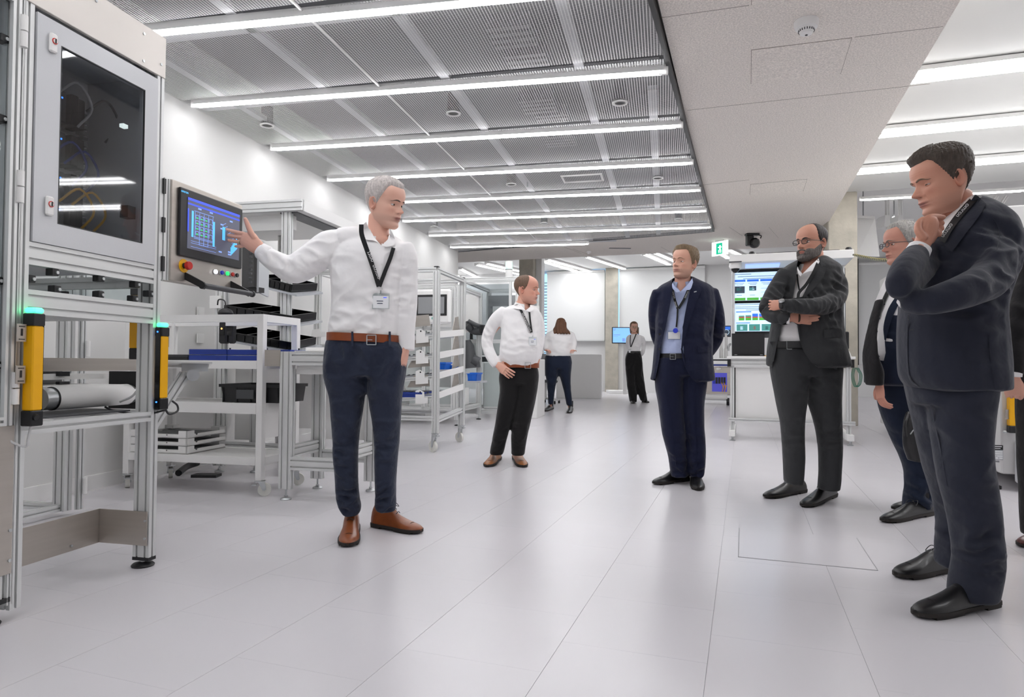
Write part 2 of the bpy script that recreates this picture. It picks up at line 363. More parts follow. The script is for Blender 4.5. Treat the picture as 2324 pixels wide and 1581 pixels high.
# ---- lamps
def strip(a, b, w, h, label, group, name='ceiling_lamp', dm='lamp'):
    a = np.array(a); b = np.array(b); c = (a+b)/2; t = thing(name, label, 'lamp', c, 0, group)
    MB().bar(a+[0, 0, h*.5], b+[0, 0, h*.5], w, h).build('housing', 'white', t)
    MB().bar(a+[0, 0, -.006], b+[0, 0, -.006], w*.86, .014).build('diffuser', dm, t)
    for p in (a, b): MB().box(p[0]-w*.55, p[0]+w*.55, p[1]-.01, p[1]+.01, p[2]-.02, p[2]+h).build('end_cap', 'white', t)
    return t
rank = ['first and nearest', 'second', 'third', 'fourth', 'fifth', 'sixth', 'seventh', 'short eighth']
k = 0
for s in us:
    if s > 5.5: break
    a = wp(s, .11, CZ-.035); b = wp(s+.15*min(1, 1), min(rlim(s)-.02, 99), CZ-.035)
    b = wp(s+.04*rlim(s), rlim(s+.04*rlim(s))-.02, CZ-.035)
    inv = s > -2.4
    lab = ('%s long strip lamp of the metal mesh ceiling, counted from the camera' % rank[min(k, 7)]) if inv else 'unseen strip lamp behind the photographer, carrying on the metal ceiling as fill'
    strip(a, b, .058, .05, lab, 'strip lamps across the metal ceiling', dm='lampslim')
    if inv: k += 1
# lamps of the right ceiling: pairs along FV
def fcol(x, y, z): p = Z(x, y, z); return float(p@FV), float(p@FU)
rows = [fcol(2085, 168, 3.42)[1], fcol(2013, 297, 3.42)[1], fcol(1960, 384, 3.42)[1]]
print('rows', rows)
dr = (rows[2]-rows[0])/2; rr = [rows[0]-dr*k for k in range(1, 3)]
nm = ['nearest', 'middle', 'farthest']
for i, u in enumerate(rows+rr):
    for j, du in enumerate((-.09, .09)):
        a = FV*(svv+.03)+FU*(u+du)+np.array([0, 0, 3.40]); b = FV*(svv+4.2)+FU*(u+du)+np.array([0, 0, 3.40])
        lab = '%s strip of the %s lamp pair on the white ceiling by the far right' % (('near', 'far')[j], nm[i]) if i < 3 else 'paired strip lamp of the white ceiling nearer than the frame shows'
        strip(a, b, .085, .04, lab, 'paired strip lamps on the white ceiling')
a = Z(1955, 453, 3.42); b = Z(2324, 432, 3.42); strip(a, b, .07, .04, 'single slim strip lamp ending beside the concrete pillar top', 'paired strip lamps on the white ceiling')
# hall lamps beyond the soffit
HL = [((1225, 591), (1312, 617)), ((1243, 589), (1336, 615)), ((1332, 583), (1416, 610)), ((1464, 577), (1518, 600)), ((1488, 574), (1540, 596)), ((1622, 567), (1653, 586)), ((1648, 564), (1690, 583)),
      ((1045, 610), (1085, 630)), ((1082, 601), (1178, 622)), ((1105, 598), (1178, 615)), ((1022, 617), (1062, 640))]
for i, (p, q) in enumerate(HL):
    strip(Z(*p, 3.86), Z(*q, 3.86), .13, .05, ['slim hall lamp over the woman seen from behind, outer one', 'slim hall lamp over the woman seen from behind, inner one', 'hall lamp ending at the left concrete column top', 'hall lamp close behind the navy-suited head', 'hall lamp passing behind the navy-suited head, upper', 'hall lamp beside the green exit sign, lower', 'hall lamp beside the green exit sign, upper', 'short hall lamp left of the light tower, upper', 'hall lamp behind the light tower, lower', 'hall lamp behind the light tower, upper', 'short hall lamp left of the light tower, lower'][i], 'angled strip lamps of the far hall', dm='lamphall')
# added fill lamps, mostly hidden, to brighten the hall right of the pillar
for k, u in enumerate((14.6, 17.0, 19.0)):
    a = FV*5.2+FU*u+np.array([0, 0, 3.86]); strip(a, a+FV*6.5, .13, .05, '%s added fill lamp of the hall right of the pillar' % ('nearest', 'middle', 'farthest')[k], 'added fill lamps of the hall right of the pillar', dm='lamphall')
# ---- downlights
dls = [(606, 284), (1029, 257), (1407, 233), (1160, 418), (1493, 404), (1235, 506), (1540, 497), (986, 514)]
dlab = ['nearest the left wall', 'over the gesturing man, middle of the near row', 'right one of the near row', 'middle row, left one', 'middle row, right one', 'far row, middle one', 'far row, right one', 'far row, next to the left wall']
d0 = None
for (px, py), lb in zip(dls, dlab):
    p = Z(px, py, CZ-.01)
    if d0 is None:
        d0 = thing('downlight', '', 'lamp', p, 0, 'round downlights in the metal ceiling')
        MB().lathe((0, 0, .0), (0, 0, 1), [(0, .062), (-.008, .06), (-.008, .045), (.01, .042), (.01, .062)], 28).build('ring', 'white', d0, True, False)
        MB().lathe((0, 0, 0), (0, 0, 1), [(.0, .043), (.05, .03), (.052, .028)], 24).build('reflector', 'zinc', d0, True, False)
        MB().cyl((0, 0, .035), (0, 0, .045), .03, 20).build('lens', mat('downlight_lens', 'ffffff', .4, emit=1.5), d0, False, False)
        MB().cyl((0, 0, .01), (0, 0, .16), .05, 16).build('can', 'darkgrey', d0, False, False)
        dd = d0
    else: dd = copy_tree(d0)
    dd.location = p; dd['label'] = 'round white recessed downlight, '+lb
# hatch grille in the mesh ceiling
g = thing('ceiling_grille', 'rectangular frame let into the metal ceiling between two downlights', 'grille', Z(1322, 404, CZ), YW)
for a in ((-.23, .23, -.14, -.12), (-.23, .23, .12, .14), (-.23, -.21, -.14, .14), (.21, .23, -.14, .14)): MB().box(*a, -.01, .004).build('frame_rail', 'white', g, world=False)
# small sprinkler-like pins
for (px, py, lb) in ((1197, 424, 'thin ceiling pin left of the grille'), (1234, 470, 'thin ceiling pin between two far strip lamps')):
    p = Z(px, py, CZ-.06); MB().cyl(p, p+[0, 0, .06], .008, 8).build('sprinkler', 'zinc', label='small white sprinkler head, '+lb, cat='sprinkler', group='ceiling sprinklers')
# ---- smoke detector
p = Z(1830, 48, 3.02)
sd = thing('smoke_detector', 'round white smoke detector on the grey soffit', 'detector', p)
MB().lathe((0, 0, 0), (0, 0, -1), [(0, .072), (.025, .072), (.045, .064), (.05, .05)], 32).build('base', 'white', sd, True, False)
MB().lathe((0, 0, -.05), (0, 0, -1), [(0, .05), (.012, .046), (.03, .036), (.036, .02), (.037, .004)], 28).build('cap', 'white', sd, True, False)
for i in range(20):
    a = i*math.pi/10; MB().box(.0435, .048, -.0025, .0025, -.068, -.053).build('vent_slot', 'black', sd, world=False).rotation_euler = (0, 0, a)
MB().cyl((0, 0, -.086), (0, 0, -.09), .008, 10).build('sensor_tip', 'black', sd, world=False)
# black pan-tilt camera under the soffit
p = Z(1706, 530, 3.02)
pc = thing('ceiling_camera', 'black pan tilt camera hanging from the soffit', 'camera', p)
k = .011
MB().box(-9*k, 10*k, -.06, .06, -3*k, 0, .008).build('mount', 'black', pc, world=False)
MB().box(-8*k, 2*k, -.05, .05, -18*k, -3*k, .01).build('bracket', 'black', pc, world=False)
MB().lathe((3*k, 0, -14*k), (3*k, -.01, -14*k-.001), [(-.05, .05), (0, .085), (.05, .085), (.09, .055)], 20).build('head', 'blackgloss', pc, True, False)
MB().tube([(8*k, 0, -2*k), (14*k, 0, -3*k), (13*k, 0, -7*k)], .008).build('cable', 'black', pc, True, False)
# exit sign
p = Z(1634, 545, 3.02); es = thing('exit_sign', 'small lit green exit sign hanging from the soffit edge', 'sign', p, YF+.9)
yy = p[1]/FPX
MB().box(-.01, .01, -.1, .1, -.02, 0).build('bracket', 'white', es, world=False)
MB().box(-.012, .012, -.17, .17, -.26, -.02, .004).build('panel', 'signwhite', es, world=False)
fm = MB(); fm.box(-.016, -.012, -.06, .07, -.24, -.05)
fm.box(.012, .016, -.06, .07, -.24, -.05); fm.build('door_pictogram', 'signgreen', es, world=False)
fm = MB(); 
for sx in (-.018, .016): fm.box(sx, sx+.002, -.03, .0, -.17, -.09); fm.box(sx, sx+.002, -.05, .03, -.13, -.115); fm.box(sx, sx+.002, -.04, -.02, -.22, -.17); fm.box(sx, sx+.002, .0, .02, -.215, -.17)
fm.build('figure', 'signwhite', es, world=False)
# small fittings on the soffit by the far edge
p = Z(1407, 563, 3.02); MB(tuple(p)).box(-.2, .2, -.03, .03, -.006, .0).build('slot_vent', 'black', label='dark narrow slot vent in the far soffit', cat='vent')
p = Z(1336, 570, 3.02); MB(tuple(p)).lathe((0, 0, 0), (0, 0, -1), [(0, .05), (.02, .05), (.03, .03), (.05, .02)], 16).build('ceiling_sensor', 'white', label='tiny round sensor on the far soffit beside the slot vent', cat='sensor')
# ---- concrete columns and the far glazing
def column(x0, x1, yb, depth, top, label, m='concrete', thick=.45, name='column'):
    a = D(x0, yb, depth); b = D(x1, yb, depth)
    w = np.linalg.norm((b-a)[:2]); c = MB((a[0], a[1], 0), YF*.6); c.box(0, w, 0, thick, 0, top, .012)
    return c.build(name, m, label=label, kind=S, cat='column')
column(1881, 1943, 965, 9.77, 3.45, 'broad raw concrete pillar behind the demo bench')
column(1373, 1402, 888, 20.9, 3.92, 'slim weathered concrete column by the far television')
column(1176, 1209, 880, 15.6, 3.92, 'concrete column behind the man in black trousers')
column(1209, 1228, 880, 15.9, 3.92, 'white painted pier attached to the concrete column', 'white')
# blinds
def fpt(x, y, d=0): return PL(x, y, FO-FU*d, FU)
def blind(n, x0, x1, yt, yb, lab):
    a = fpt(x0, yt, .12); b = fpt(x1, yt, .12); c = fpt(x0, yb, .12)
    z1, z0 = min(a[2], 3.9), c[2]; A = np.array([a[0], a[1], 0]); w = np.linalg.norm((b-a)[:2])
    t = thing('roller_blind', lab, 'blind', A, YF, 'white roller blinds on the far glazing')
    MB().box(0, w, -.01, 0, z0, z1).build('fabric', mat('blind_fabric', 'e6e6e5', .85), t, world=False)
    MB().box(0, w, -.03, .01, z0-.03, z0+.01).build('bottom_rail', 'grey' if 0 else 'alu', t, world=False)
    MB().cyl((0, -.02, z1-.04), (w, -.02, z1-.04), .045, 12).build('roller', 'white', t, world=False)
blind(1, 1242, 1373, 615, 772, 'wide white roller blind left of the slim concrete column')
blind(2, 1406, 1600, 606, 772, 'wide white roller blind right of the slim concrete column')
blind(3, 1948, 2090, 596, 826, 'white roller blind beyond the broad pillar')
blind(4, 1210, 1236, 620, 776, 'narrow white roller blind beside the white pier')
for i, (x0, x1, yt, yb) in enumerate([(1236, 1243, 622, 815), (1401, 1407, 606, 772), (1344, 1377, 604, 611)]):
    a = fpt(x0, yt, .06); b = fpt(x1, yb, .06); m = MB((a[0], a[1], 0), YF); w = np.linalg.norm((b-a)[:2])
    o = m.box(0, w, -.02, .03, b[2], min(a[2], 3.9)).build('window_%d' % (i+1), 'bluelit', kind=S)
    if i == 0:
        for k in range(26):
            z = b[2]+k*.1; mm2 = MB((a[0], a[1], 0), YF); mm2.box(-.01, w+.01, -.05, -.02, z, z+.035); mm2.build('slat', 'grey', o)
# dark window frame behind the pillar
a = fpt(1944, 828, .2); b = fpt(1949, 585, .2); m = MB((a[0], a[1], 0), YF); m.box(0, .06, 0, .05, a[2], min(b[2], 3.9)); m.build('window_frame_1', 'black', kind=S)
a = fpt(1990, 575, .15); MB((a[0], a[1], 0), YF).box(0, .5, 0, .03, a[2]-.05, a[2]+.01).build('window_4', 'bluelit', kind=S)
# ================================================================ LEFT MACHINERY (W frame: local x = v across, y = s along the wall)
V0 = 1.657
def T(name, label, cat, s, v, z=0, group=None): return thing(name, label, cat, wp(s, v, z), YW, group)
def foot(parent, s, v, r=.042, h=.05, m='black', name='levelling_foot'):
    c = wp(s, v, 0); a = MB().lathe(c, c+[0, 0, 1.], [(0, r*.95), (.006, r), (.013, r*.85), (.018, r*.35)], 20).build(name, m, parent, True)
    MB().cyl(c+[0, 0, .016], c+[0, 0, h], .006, 8).cyl(c+[0, 0, .02], c+[0, 0, .03], .012, 6).build('spindle', 'zinc', a)
def V(v, s, z): return (v, s, z)
def post(mb, v, s, z0, z1, w=.04, h=.04, **k): return mb.prof((v, s, z0), (v, s, z1), w, h, up=(0, 1, 0), **k)
mach = T('conveyor_machine', 'tall aluminium framed conveyor machine with smoked door, standing in the left corner of the view', 'machine', -3.9, 1.2)
def P_(name, m, f, smooth=False, parent=None, label=None): b = WB(); f(b); return b.build(name, m, parent or mach, smooth, label=label)
# posts
for (v, s, lab) in ((V0-.04, -3.254, 0), (V0-.04, -3.866, 0), (.75, -3.254, 0), (.75, -3.866, 0)):
    P_('post', 'alu', lambda b: b.prof((v, s, .04), (v, s, 2.28), .08, .04, up=(0, 1, 0), nw=2))
P_('post_cap', 'black', lambda b: b.box(V0-.081, V0+.001, -3.275, -3.233, .028, .042))
foot(mach, -3.254, V0-.045, .046, .05)
foot(mach, -3.93, V0-.05, .046, .06); foot(mach, -3.866, .75); foot(mach, -3.254, .75)
# distant rear frame with opened panel
for v, s in ((.475, -2.594), (.44, -3.1)):
    P_('rear_post', 'alu', lambda b: b.prof((v, s, .03), (v, s, 1.75), .08, .05, up=(0, 1, 0), nw=2))
for k, (v, s) in enumerate(((.49, -2.545),)):
    P_('rear_post', 'alu', lambda b: b.prof((v+.05, s, .03), (v+.05, s, 1.72), .03, .03, up=(0, 1, 0)))
for z in (.05, 1.2, 1.28):
    P_('rear_rail', 'alu', lambda b: b.prof((.475, -2.6, z), (-.0+.1, -2.6, z), .03, .04))
    P_('rear_rail', 'alu', lambda b: b.prof((.475, -2.6, z), (.475, -3.85, z), .03, .04))
for z in (.12, .9):
    P_('rear_hinge', 'white', lambda b: b.cyl((.575, -2.54, z), (.575, -2.54, z+.09), .012, 12), True)
# rails of the front
for z0, z1 in ((1.209, 1.288), (1.038, 1.123), (.622, .662)):
    h = z1-z0
    P_('front_rail', 'alu', lambda b: b.prof((V0-.02, -3.846, (z0+z1)/2), (V0-.02, -3.275, (z0+z1)/2), .04, h, nh=2 if h > .05 else 1))
# side rails at the far end
for z in (.642, 1.22, 2.2, 1.08):
    P_('side_rail', 'alu', lambda b: b.prof((V0-.08, -3.254, z), (.79, -3.254, z), .04, .05))
for z in (1.24, 2.2, .64):
    P_('side_rail', 'alu', lambda b: b.prof((.79, -3.866, z), (V0-.08, -3.866, z), .04, .05))
    P_('rear_rail', 'alu', lambda b: b.prof((.75, -3.85, z), (.75, -3.27, z), .04, .05))
# top fascia
P_('top_fascia', mat('cream_sheet', 'd8d2cc', .5, .35, var=.03, vscale=3), lambda b: b.box(V0-.012, V0+.004, -5.0, -3.232, 2.112, 2.29, .002))
P_('top_cover', 'powder', lambda b: b.box(.73, V0-.012, -5.0, -3.234, 2.27, 2.288))
P_('end_panel', 'powder', lambda b: b.box(.75, V0-.08, -3.25, -3.236, 1.26, 2.27))
P_('end_panel', 'powder', lambda b: b.box(.75, V0-.08, -3.885, -3.873, 1.26, 2.27))
for s, z in ((-3.36, 2.25), (-3.26, 2.165), (-3.36, 2.135), (-3.84, 2.26), (-3.6, 2.26)):
    P_('screw', 'zinc', lambda b: b.cyl((V0+.004, s, z), (V0+.007, s, z), .006, 8))
# cabinet with door
P_('cabinet_back', 'powder', lambda b: b.box(V0-.36, V0-.35, -3.84, -3.28, 1.29, 2.1))
P_('cabinet_side', 'powder', lambda b: (b.box(V0-.35, V0-.03, -3.287, -3.28, 1.29, 2.1), b.box(V0-.35, V0-.03, -3.84, -3.833, 1.29, 2.1), b.box(V0-.35, V0-.03, -3.83, -3.29, 1.289, 1.295), b.box(V0-.35, V0-.03, -3.83, -3.29, 2.095, 2.1)))
def frame4(b, v0, v1, s0, s1, z0, z1, a0, a1, c0, c1, ch=0):
    b.box(v0, v1, s0, a0, z0, z1); b.box(v0, v1, a1, s1, z0, z1); b.box(v0, v1, a0, a1, z0, c0); b.box(v0, v1, a0, a1, c1, z1)
door = P_('cabinet_door', 'powder', lambda b: frame4(b, V0-.02, V0+.006, -3.84, -3.277, 1.29, 2.092, -3.743, -3.351, 1.372, 2.013))
P_('door_window', 'smoke', lambda b: b.box(V0-.004, V0+.001, -3.745, -3.349, 1.37, 2.015), parent=door)
P_('door_gasket', 'black', lambda b: frame4(b, V0+.0, V0+.0065, -3.746, -3.348, 1.369, 2.016, -3.742, -3.352, 1.373, 2.012), parent=door)
for z in (2.012, 1.43):
    lk = P_('door_lock', 'white', lambda b: b.box(V0+.006, V0+.02, -3.8, -3.77, z-.04, z+.028, .006), parent=door)
    c = wp(-3.785, V0+.02, z); b = MB(); b.cyl(c, c+WV*.002, .011, 16); b.build('lock_ring', 'red', door)
    b = MB(); b.cyl(c, c+WV*.004, .008, 14); b.build('lock_core', 'white', door)
    b = MB(tuple(c), YW); b.box(.004, .0065, -.002, .002, -.008, .008); b.build('key_slot', 'black', door)
# electronics inside the cabinet
sC = qv(138, 300, V0-.28)[0]
for z, n in ((1.93, 3), (1.76, 3), (1.60, 3), (1.47, 3)):
    P_('terminal_rail', 'zinc', lambda b: b.box(V0-.345, V0-.335, sC-.1, sC+.14, z-.09, z-.08))
    for k in range(n):
        s = sC-.02+k*.045; q = P_('controller', 'black' if k % 3 else 'darkgrey', lambda b: b.box(V0-.34, V0-.27+.015*(k % 2), s, s+.035, z-.075, z+.05, .003))
        if k % 3 == 0: P_('status_led', 'ledblue', lambda b: b.box(V0-.27, V0-.268, s+.01, s+.016, z+.02, z+.026), parent=q)
for i, (c0, cm) in enumerate((((-3.74, 1.95), 'cable'), ((-3.72, 1.52), 'yellow'), ((-3.66, 1.52), 'yellow'), ((-3.76, 1.7), 'blue'), ((-3.7, 1.68), 'blue'), ((-3.6, 1.93), 'darkgrey'))):
    s, z = c0; s += sC+3.69; b = WB(); b.tube([(V0-.25, s, z), (V0-.2, s+.05, z+.06), (V0-.2, s+.12, z-.02), (V0-.25, s+.1, z-.1)], .005); b.build('wire', cm, mach, True)
P_('wire_duct', 'grey', lambda b: [b.box(V0-.34, V0-.30, sC+.125, sC+.15, 1.35+k*.025, 1.365+k*.025) for k in range(24)])
P_('cabinet_lamp', 'signwhite', lambda b: b.box(V0-.10, V0-.08, -3.37, -3.345, 1.86, 1.875))
P_('interlock_switch', 'black', lambda b: b.box(V0-.06, V0-.02, -3.40, -3.36, 1.47, 1.52))
# clear guard under the cabinet, with black clamps
P_('clear_guard', 'clear', lambda b: b.box(V0-.022, V0-.018, -3.846, -3.275, 1.10, 1.215))
P_('clear_guard', 'clear', lambda b: b.box(.9, V0-.08, -3.256, -3.252, 1.1, 1.2))
def clamp(s, z, v=V0-.022, up=1, par=None):
    q = P_('clamp_block', 'black', lambda b: b.box(v-.012, v+.02, s-.014, s+.014, z-.012, z+.014, .002), parent=par)
    P_('clamp_screw', 'zinc', lambda b: b.cyl((v+.02, s+.004, z), (v+.025, s+.004, z), .006, 10), parent=q)
for s, z in ((-3.74, 1.195), (-3.54, 1.198), (-3.36, 1.196), (-3.73, 1.135), (-3.54, 1.135), (-3.37, 1.135), (-3.83, 1.16), (-3.285, 1.165)): clamp(s, z)
for s, z, v in ((-3.7, 1.1, 1.1), (-3.5, 1.15, 1.1)): clamp(s, z, v)
for v, z in ((1.0, 1.17), (1.2, 1.17), (1.38, 1.17)):
    P_('clamp_block', 'black', lambda b: b.box(v-.015, v+.015, -3.29, -3.27, z-.012, z+.014, .002))
# hinged clear door to the left of the post
P_('door_frame', 'alu', lambda b: b.prof((V0-.01, -3.915, .66), (V0-.01, -3.915, 2.11), .04, .03, up=(0, 1, 0)))
P_('door_frame', 'alu', lambda b: b.prof((V0-.01, -4.9, .66), (V0-.01, -4.9, 2.11), .04, .03, up=(0, 1, 0)))
P_('door_frame', 'alu', lambda b: (b.prof((V0-.01, -4.9, 2.095), (V0-.01, -3.93, 2.095), .04, .03), b.prof((V0-.01, -4.9, .675), (V0-.01, -3.93, .675), .04, .03)))
P_('clear_door', 'tint', lambda b: b.box(V0-.016, V0-.011, -4.9, -3.93, .68, 2.09))
for z in (1.94, 1.41, .73): 
    q = P_('hinge', 'white', lambda b: b.cyl((V0+.012, -3.894, z), (V0+.012, -3.894, z+.052), .012, 12), True)
    P_('hinge', 'white', lambda b: b.cyl((V0+.012, -3.894, z+.056), (V0+.012, -3.894, z+.108), .012, 12), True)
for z in (1.95, 1.68, 1.14, .86): clamp(-3.94, z, V0-.03)
P_('post', 'alu', lambda b: b.prof((V0-.04, -3.895+.008, .06), (V0-.04, -3.887, 2.11), .08, .02, up=(0, 1, 0), nw=2))
P_('lower_cover', 'steel', lambda b: b.box(V0-.003, V0+.004, -5.0, -3.885, .165, .66, .002))
for z in (.31, .21): P_('screw', 'zinc', lambda b: b.cyl((V0+.004, -3.895, z), (V0+.008, -3.895, z), .006, 8))
P_('post_stub', 'alu', lambda b: b.prof((V0-.03, -3.905, .085), (V0-.03, -3.905, .17), .05, .04, up=(0, 1, 0)))
P_('post_cap', 'black', lambda b: b.box(V0-.06, V0, -3.93, -3.884, .07, .086))
P_('square_tube', 'cartwhite', lambda b: [b.box(V0-.10, V0-.02, -4.6, -3.965, z0, z1) for z0, z1 in ((.06, .065), (.135, .14))]+[b.box(v, v+.005, -4.6, -3.965, .06, .14) for v in (V0-.10, V0-.025)])
# stainless skirt
bz = (1.41, .232)
P_('skirt_plate', 'steel', lambda b: b.box(1.41, V0-.005, -3.281, -3.277, .093, .238, .001))
P_('skirt_plate', 'steel', lambda b: b.box(1.406, 1.41, -4.4, -3.277, .093, .238))
for v, z in ((1.645, .2), (1.645, .125)): P_('screw', 'zinc', lambda b: b.cyl((v, -3.281, z), (v, -3.287, z), .005, 8))
for s in (-3.42, -3.72): P_('screw', 'zinc', lambda b: b.cyl((1.411, s, .115), (1.417, s, .115), .005, 8))
# conveyor : roller, belt bed, cross sheets
a = PL(106, 905, wp(0, 1.42), WV); b_ = PL(291, 894, wp(0, 1.42), WV); sa, sb = sv(a), sv(b_)
P_('drive_roller', 'white', lambda b: b.lathe((1.42, sa[0]+.02, sa[2]), (1.42, sb[0], sb[2]), [(0, .044), (.004, .0465), (sb[0]-sa[0]-.03, .0465), (sb[0]-sa[0]-.025, .044)], 36), True)
P_('roller_end', 'zinc', lambda b: b.cyl((1.42, sb[0]-.014, sa[2]), (1.42, sb[0]+.012, sb[2]), .042, 30), True); P_('roller_end', 'zinc', lambda b: b.cyl((1.42, sa[0]-.03, sa[2]), (1.42, sa[0]+.02, sa[2]), .043, 30), True)
P_('roller_seam', 'black', lambda b: b.cyl((1.42, sa[0]+.018, sa[2]), (1.42, sa[0]+.0215, sa[2]), .0472, 36), True)
P_('conveyor_belt', 'white', lambda b: b.box(.8, 1.42, sa[0]+.02, sb[0]-.02, sa[2]+.035, sa[2]+.0465))
P_('conveyor_side', 'black', lambda b: b.box(1.30, 1.46, sb[0]+.014, sb[0]+.05, .66, .83))
P_('conveyor_side', 'steel', lambda b: b.box(.8, 1.46, -3.84, -3.80, .66, .83))
P_('cross_sheet', 'steel', lambda b: (b.box(1.18, 1.185, -3.84, qv(308, 830, 1.18)[0], .83, .885), b.box(1.0, 1.185, -3.84, qv(308, 830, 1.18)[0], .885, .889)))
P_('cross_bar', 'white', lambda b: b.box(1.22, 1.25, -3.7, qv(278, 870, 1.22)[0], .795, .82))
P_('cross_sheet', 'grey', lambda b: b.box(1.1, 1.11, -3.8, -3.2, .76, .83))
P_('conveyor_bed', 'darkgrey', lambda b: b.box(1.3, 1.55, -3.83, -3.27, .662, .668))
P_('sensor_block', 'black', lambda b: (b.box(1.25, 1.27, -3.36, -3.31, .81, .83), b.box(1.25, 1.27, -3.36, -3.31, .775, .787)))
# ---- light curtains (things that could be unbolted, still parts of the machine's guard -> own things)
def curtain(label, s0, s1, v0, v1, z0, z1, lens='s', group='yellow light curtains', rz=None):
    t = T('light_curtain', label, 'light curtain', (s0+s1)/2, (v0+v1)/2, z0, group)
    zb = z0+(z1-z0)*.13; zt = z1-(z1-z0)*.155
    WB().box(v0, v1, s0, s1, zb, zt, .004).build('body', 'yellow', t)
    WB().box(v0-.002, v1+.002, s0-.002, s1+.002, z0, zb, .003).build('end_cap', 'black', t)
    u = WB().box(v0-.002, v1+.002, s0-.002, s1+.002, zt, z1-.02, .003).build('end_cap', 'black', t)
    WB().box(v0-.001, v1+.001, s0, s1, z1-.02, z1, .006).build('status_lamp', 'green', t)
    if lens == 'n': WB().box(v0+.004, v1-.006, s1-.001, s1+.0035, z0, z1-.02).build('lens_strip', 'blackgloss', t); return t
    WB().box(v0+.004, v1-.006, s0-.0035, s0+.001, z0, z1-.02).build('lens_strip', 'blackgloss', t)
    for z in (z0+(z1-z0)*.08, zt+.015): WB().box(v0+.012, v0+.017, s0-.006, s0-.003, z, z+.006).build('blue_led', 'ledblue', t)
    return t
def bracket(t, s, v, z, w=.035, h=.06, ax='v'):
    if ax == 'v': q = WB().box(v, v+.004, s-w/2, s+w/2, z-h/2, z+h/2, .001).build('bracket', 'steel', t); b = WB(); b.box(v+.004, v+.006, s-.003, s+.003, z-.01, z+.014); b.box(v+.004, v+.006, s-.01, s+.01, z+.02, z+.023); b.box(v+.004, v+.006, s-.01, s+.01, z-.023, z-.02)
    else: q = WB().box(v-w/2, v+w/2, s, s+.004, z-h/2, z+h/2, .001).build('bracket', 'steel', t); b = WB(); b.box(v-.003, v+.003, s-.002, s, z-.01, z+.014); b.box(v-.01, v+.01, s-.002, s, z+.02, z+.023)
    b.build('bracket_slot', 'black', q)
lc = curtain('yellow light curtain with glowing green top, beside the lower steel cover', -3.872, -3.83, V0+.012, V0+.055, .655, 1.058, lens='n')
for z in (.97, .83): bracket(lc, -3.895, V0+.03, z)
WB().tube([(V0+.03, -3.85, .66), (V0+.03, -3.86, .61), (V0+.02, -3.86, .585), (V0-.0, -3.9, .61), (V0-.0, -3.9, .65)], .004).build('connection_cable', 'cable', lc, True)
WB().cyl((V0+.05, -3.86, .69), (V0+.065, -3.86, .685), .010, 10).build('connector', 'black', lc, True)
lc = curtain('slim yellow light curtain with black lens on the post beside the operator panel', -3.262, -3.22, V0+.003, V0+.036, .67, 1.044)
for z in (.97, .8): WB().box(V0+.0, V0+.03, -3.218, -3.212, z-.03, z+.03).build('bracket', 'steel', lc)
WB().tube([(V0+.015, -3.21, .67), (V0+.01, -3.18, .645), (V0+.01, -3.13, .655), (V0, -3.12, .68), (V0, -3.15, .7)], .0045).tube([(V0+.015, -3.21, .665), (V0-.03, -3.28, .65), (V0-.15, -3.31, .665), (V0-.2, -3.31, .68)], .0045).build('connection_cable', 'black', lc, True)
a3 = D(293, 735, 2.93); b3 = D(318, 735, 2.93); A3, B3 = sv(a3), sv(b3)
t3 = T('light_curtain', 'yellow light curtain behind the clear guard, seen through it', 'light curtain', A3[0], A3[1], .885, 'yellow light curtains')
for nm, m, z0, z1 in (('body', 'yellow', .935, 1.17), ('end_cap', 'black', .885, .935), ('end_cap', 'black', 1.17, 1.215)):
    WB().box(A3[1], B3[1], A3[0]-.0, A3[0]+.04, z0, z1, .003).build(nm, m, t3)
for z in (1.10, .97): bracket(t3, A3[0]-.005, B3[1]+.012, z, .03, .062, 's')
WB().tube([(B3[1], A3[0], .91), (B3[1]+.04, A3[0]-.02, .88), (B3[1]+.05, A3[0]-.03, .80), (B3[1]+.02, A3[0]-.04, .73), (B3[1]-.04, A3[0]-.05, .70)], .005).build('connection_cable', 'cable', t3, True)

# ---------------------------------------------------------------- operator panel
PV = V0+.003
op = T('operator_panel', 'stainless operator panel with blue lit touchscreen, emergency stop and black handle', 'control panel', -2.93, PV-.04, 1.24)
WB().box(PV-.055, PV, -3.183, -2.677, 1.235, 1.687, .004).build('housing', 'steel', op)
for s in (-3.195, -3.22):
    WB().prof((PV-.03, s, 1.235), (PV-.03, s, 1.685), .045, .025, up=(0, 1, 0)).build('mount_profile', 'alu', op)
for z in (1.27, 1.44, 1.61): WB().box(PV-.02, PV+.006, -3.236, -3.222, z, z+.065).build('hinge_block', 'black', op)
mon = WB().box(PV, PV+.014, -3.145, -2.694, 1.353, 1.662, .004).build('bezel', 'black', op)
WB().box(PV+.0145, PV+.0155, -3.098, -2.722, 1.393, 1.626).build('screen', mat('hmi_screen', '55586a', .3, emit=.45, ecol='55586a'), mon)
def tile(s0, s1, z0, z1, m, par, d=.0165, nm='screen_graphic'): WB().box(PV+.0155, PV+d, s0, s1, z0, z1).build(nm, m, par)
scb = mat('screen_blue', '3a50e8', .3, emit=.9, ecol='3550ee'); scc = mat('screen_cyan', '58b6ea', .3, emit=.8, ecol='58b6ea'); scl = mat('screen_lines', '7f9fe0', .3, emit=.7, ecol='7f9fe0'); scd = mat('screen_dark', '3d3f50', .3, emit=.3, ecol='3d3f50')
tile(-3.098, -2.722, 1.615, 1.626, scb, mon); tile(-3.098, -2.722, 1.595, 1.602, scb, mon); tile(-3.098, -3.091, 1.47, 1.575, scb, mon)
g = WB()                                        # conveyor drawing, left
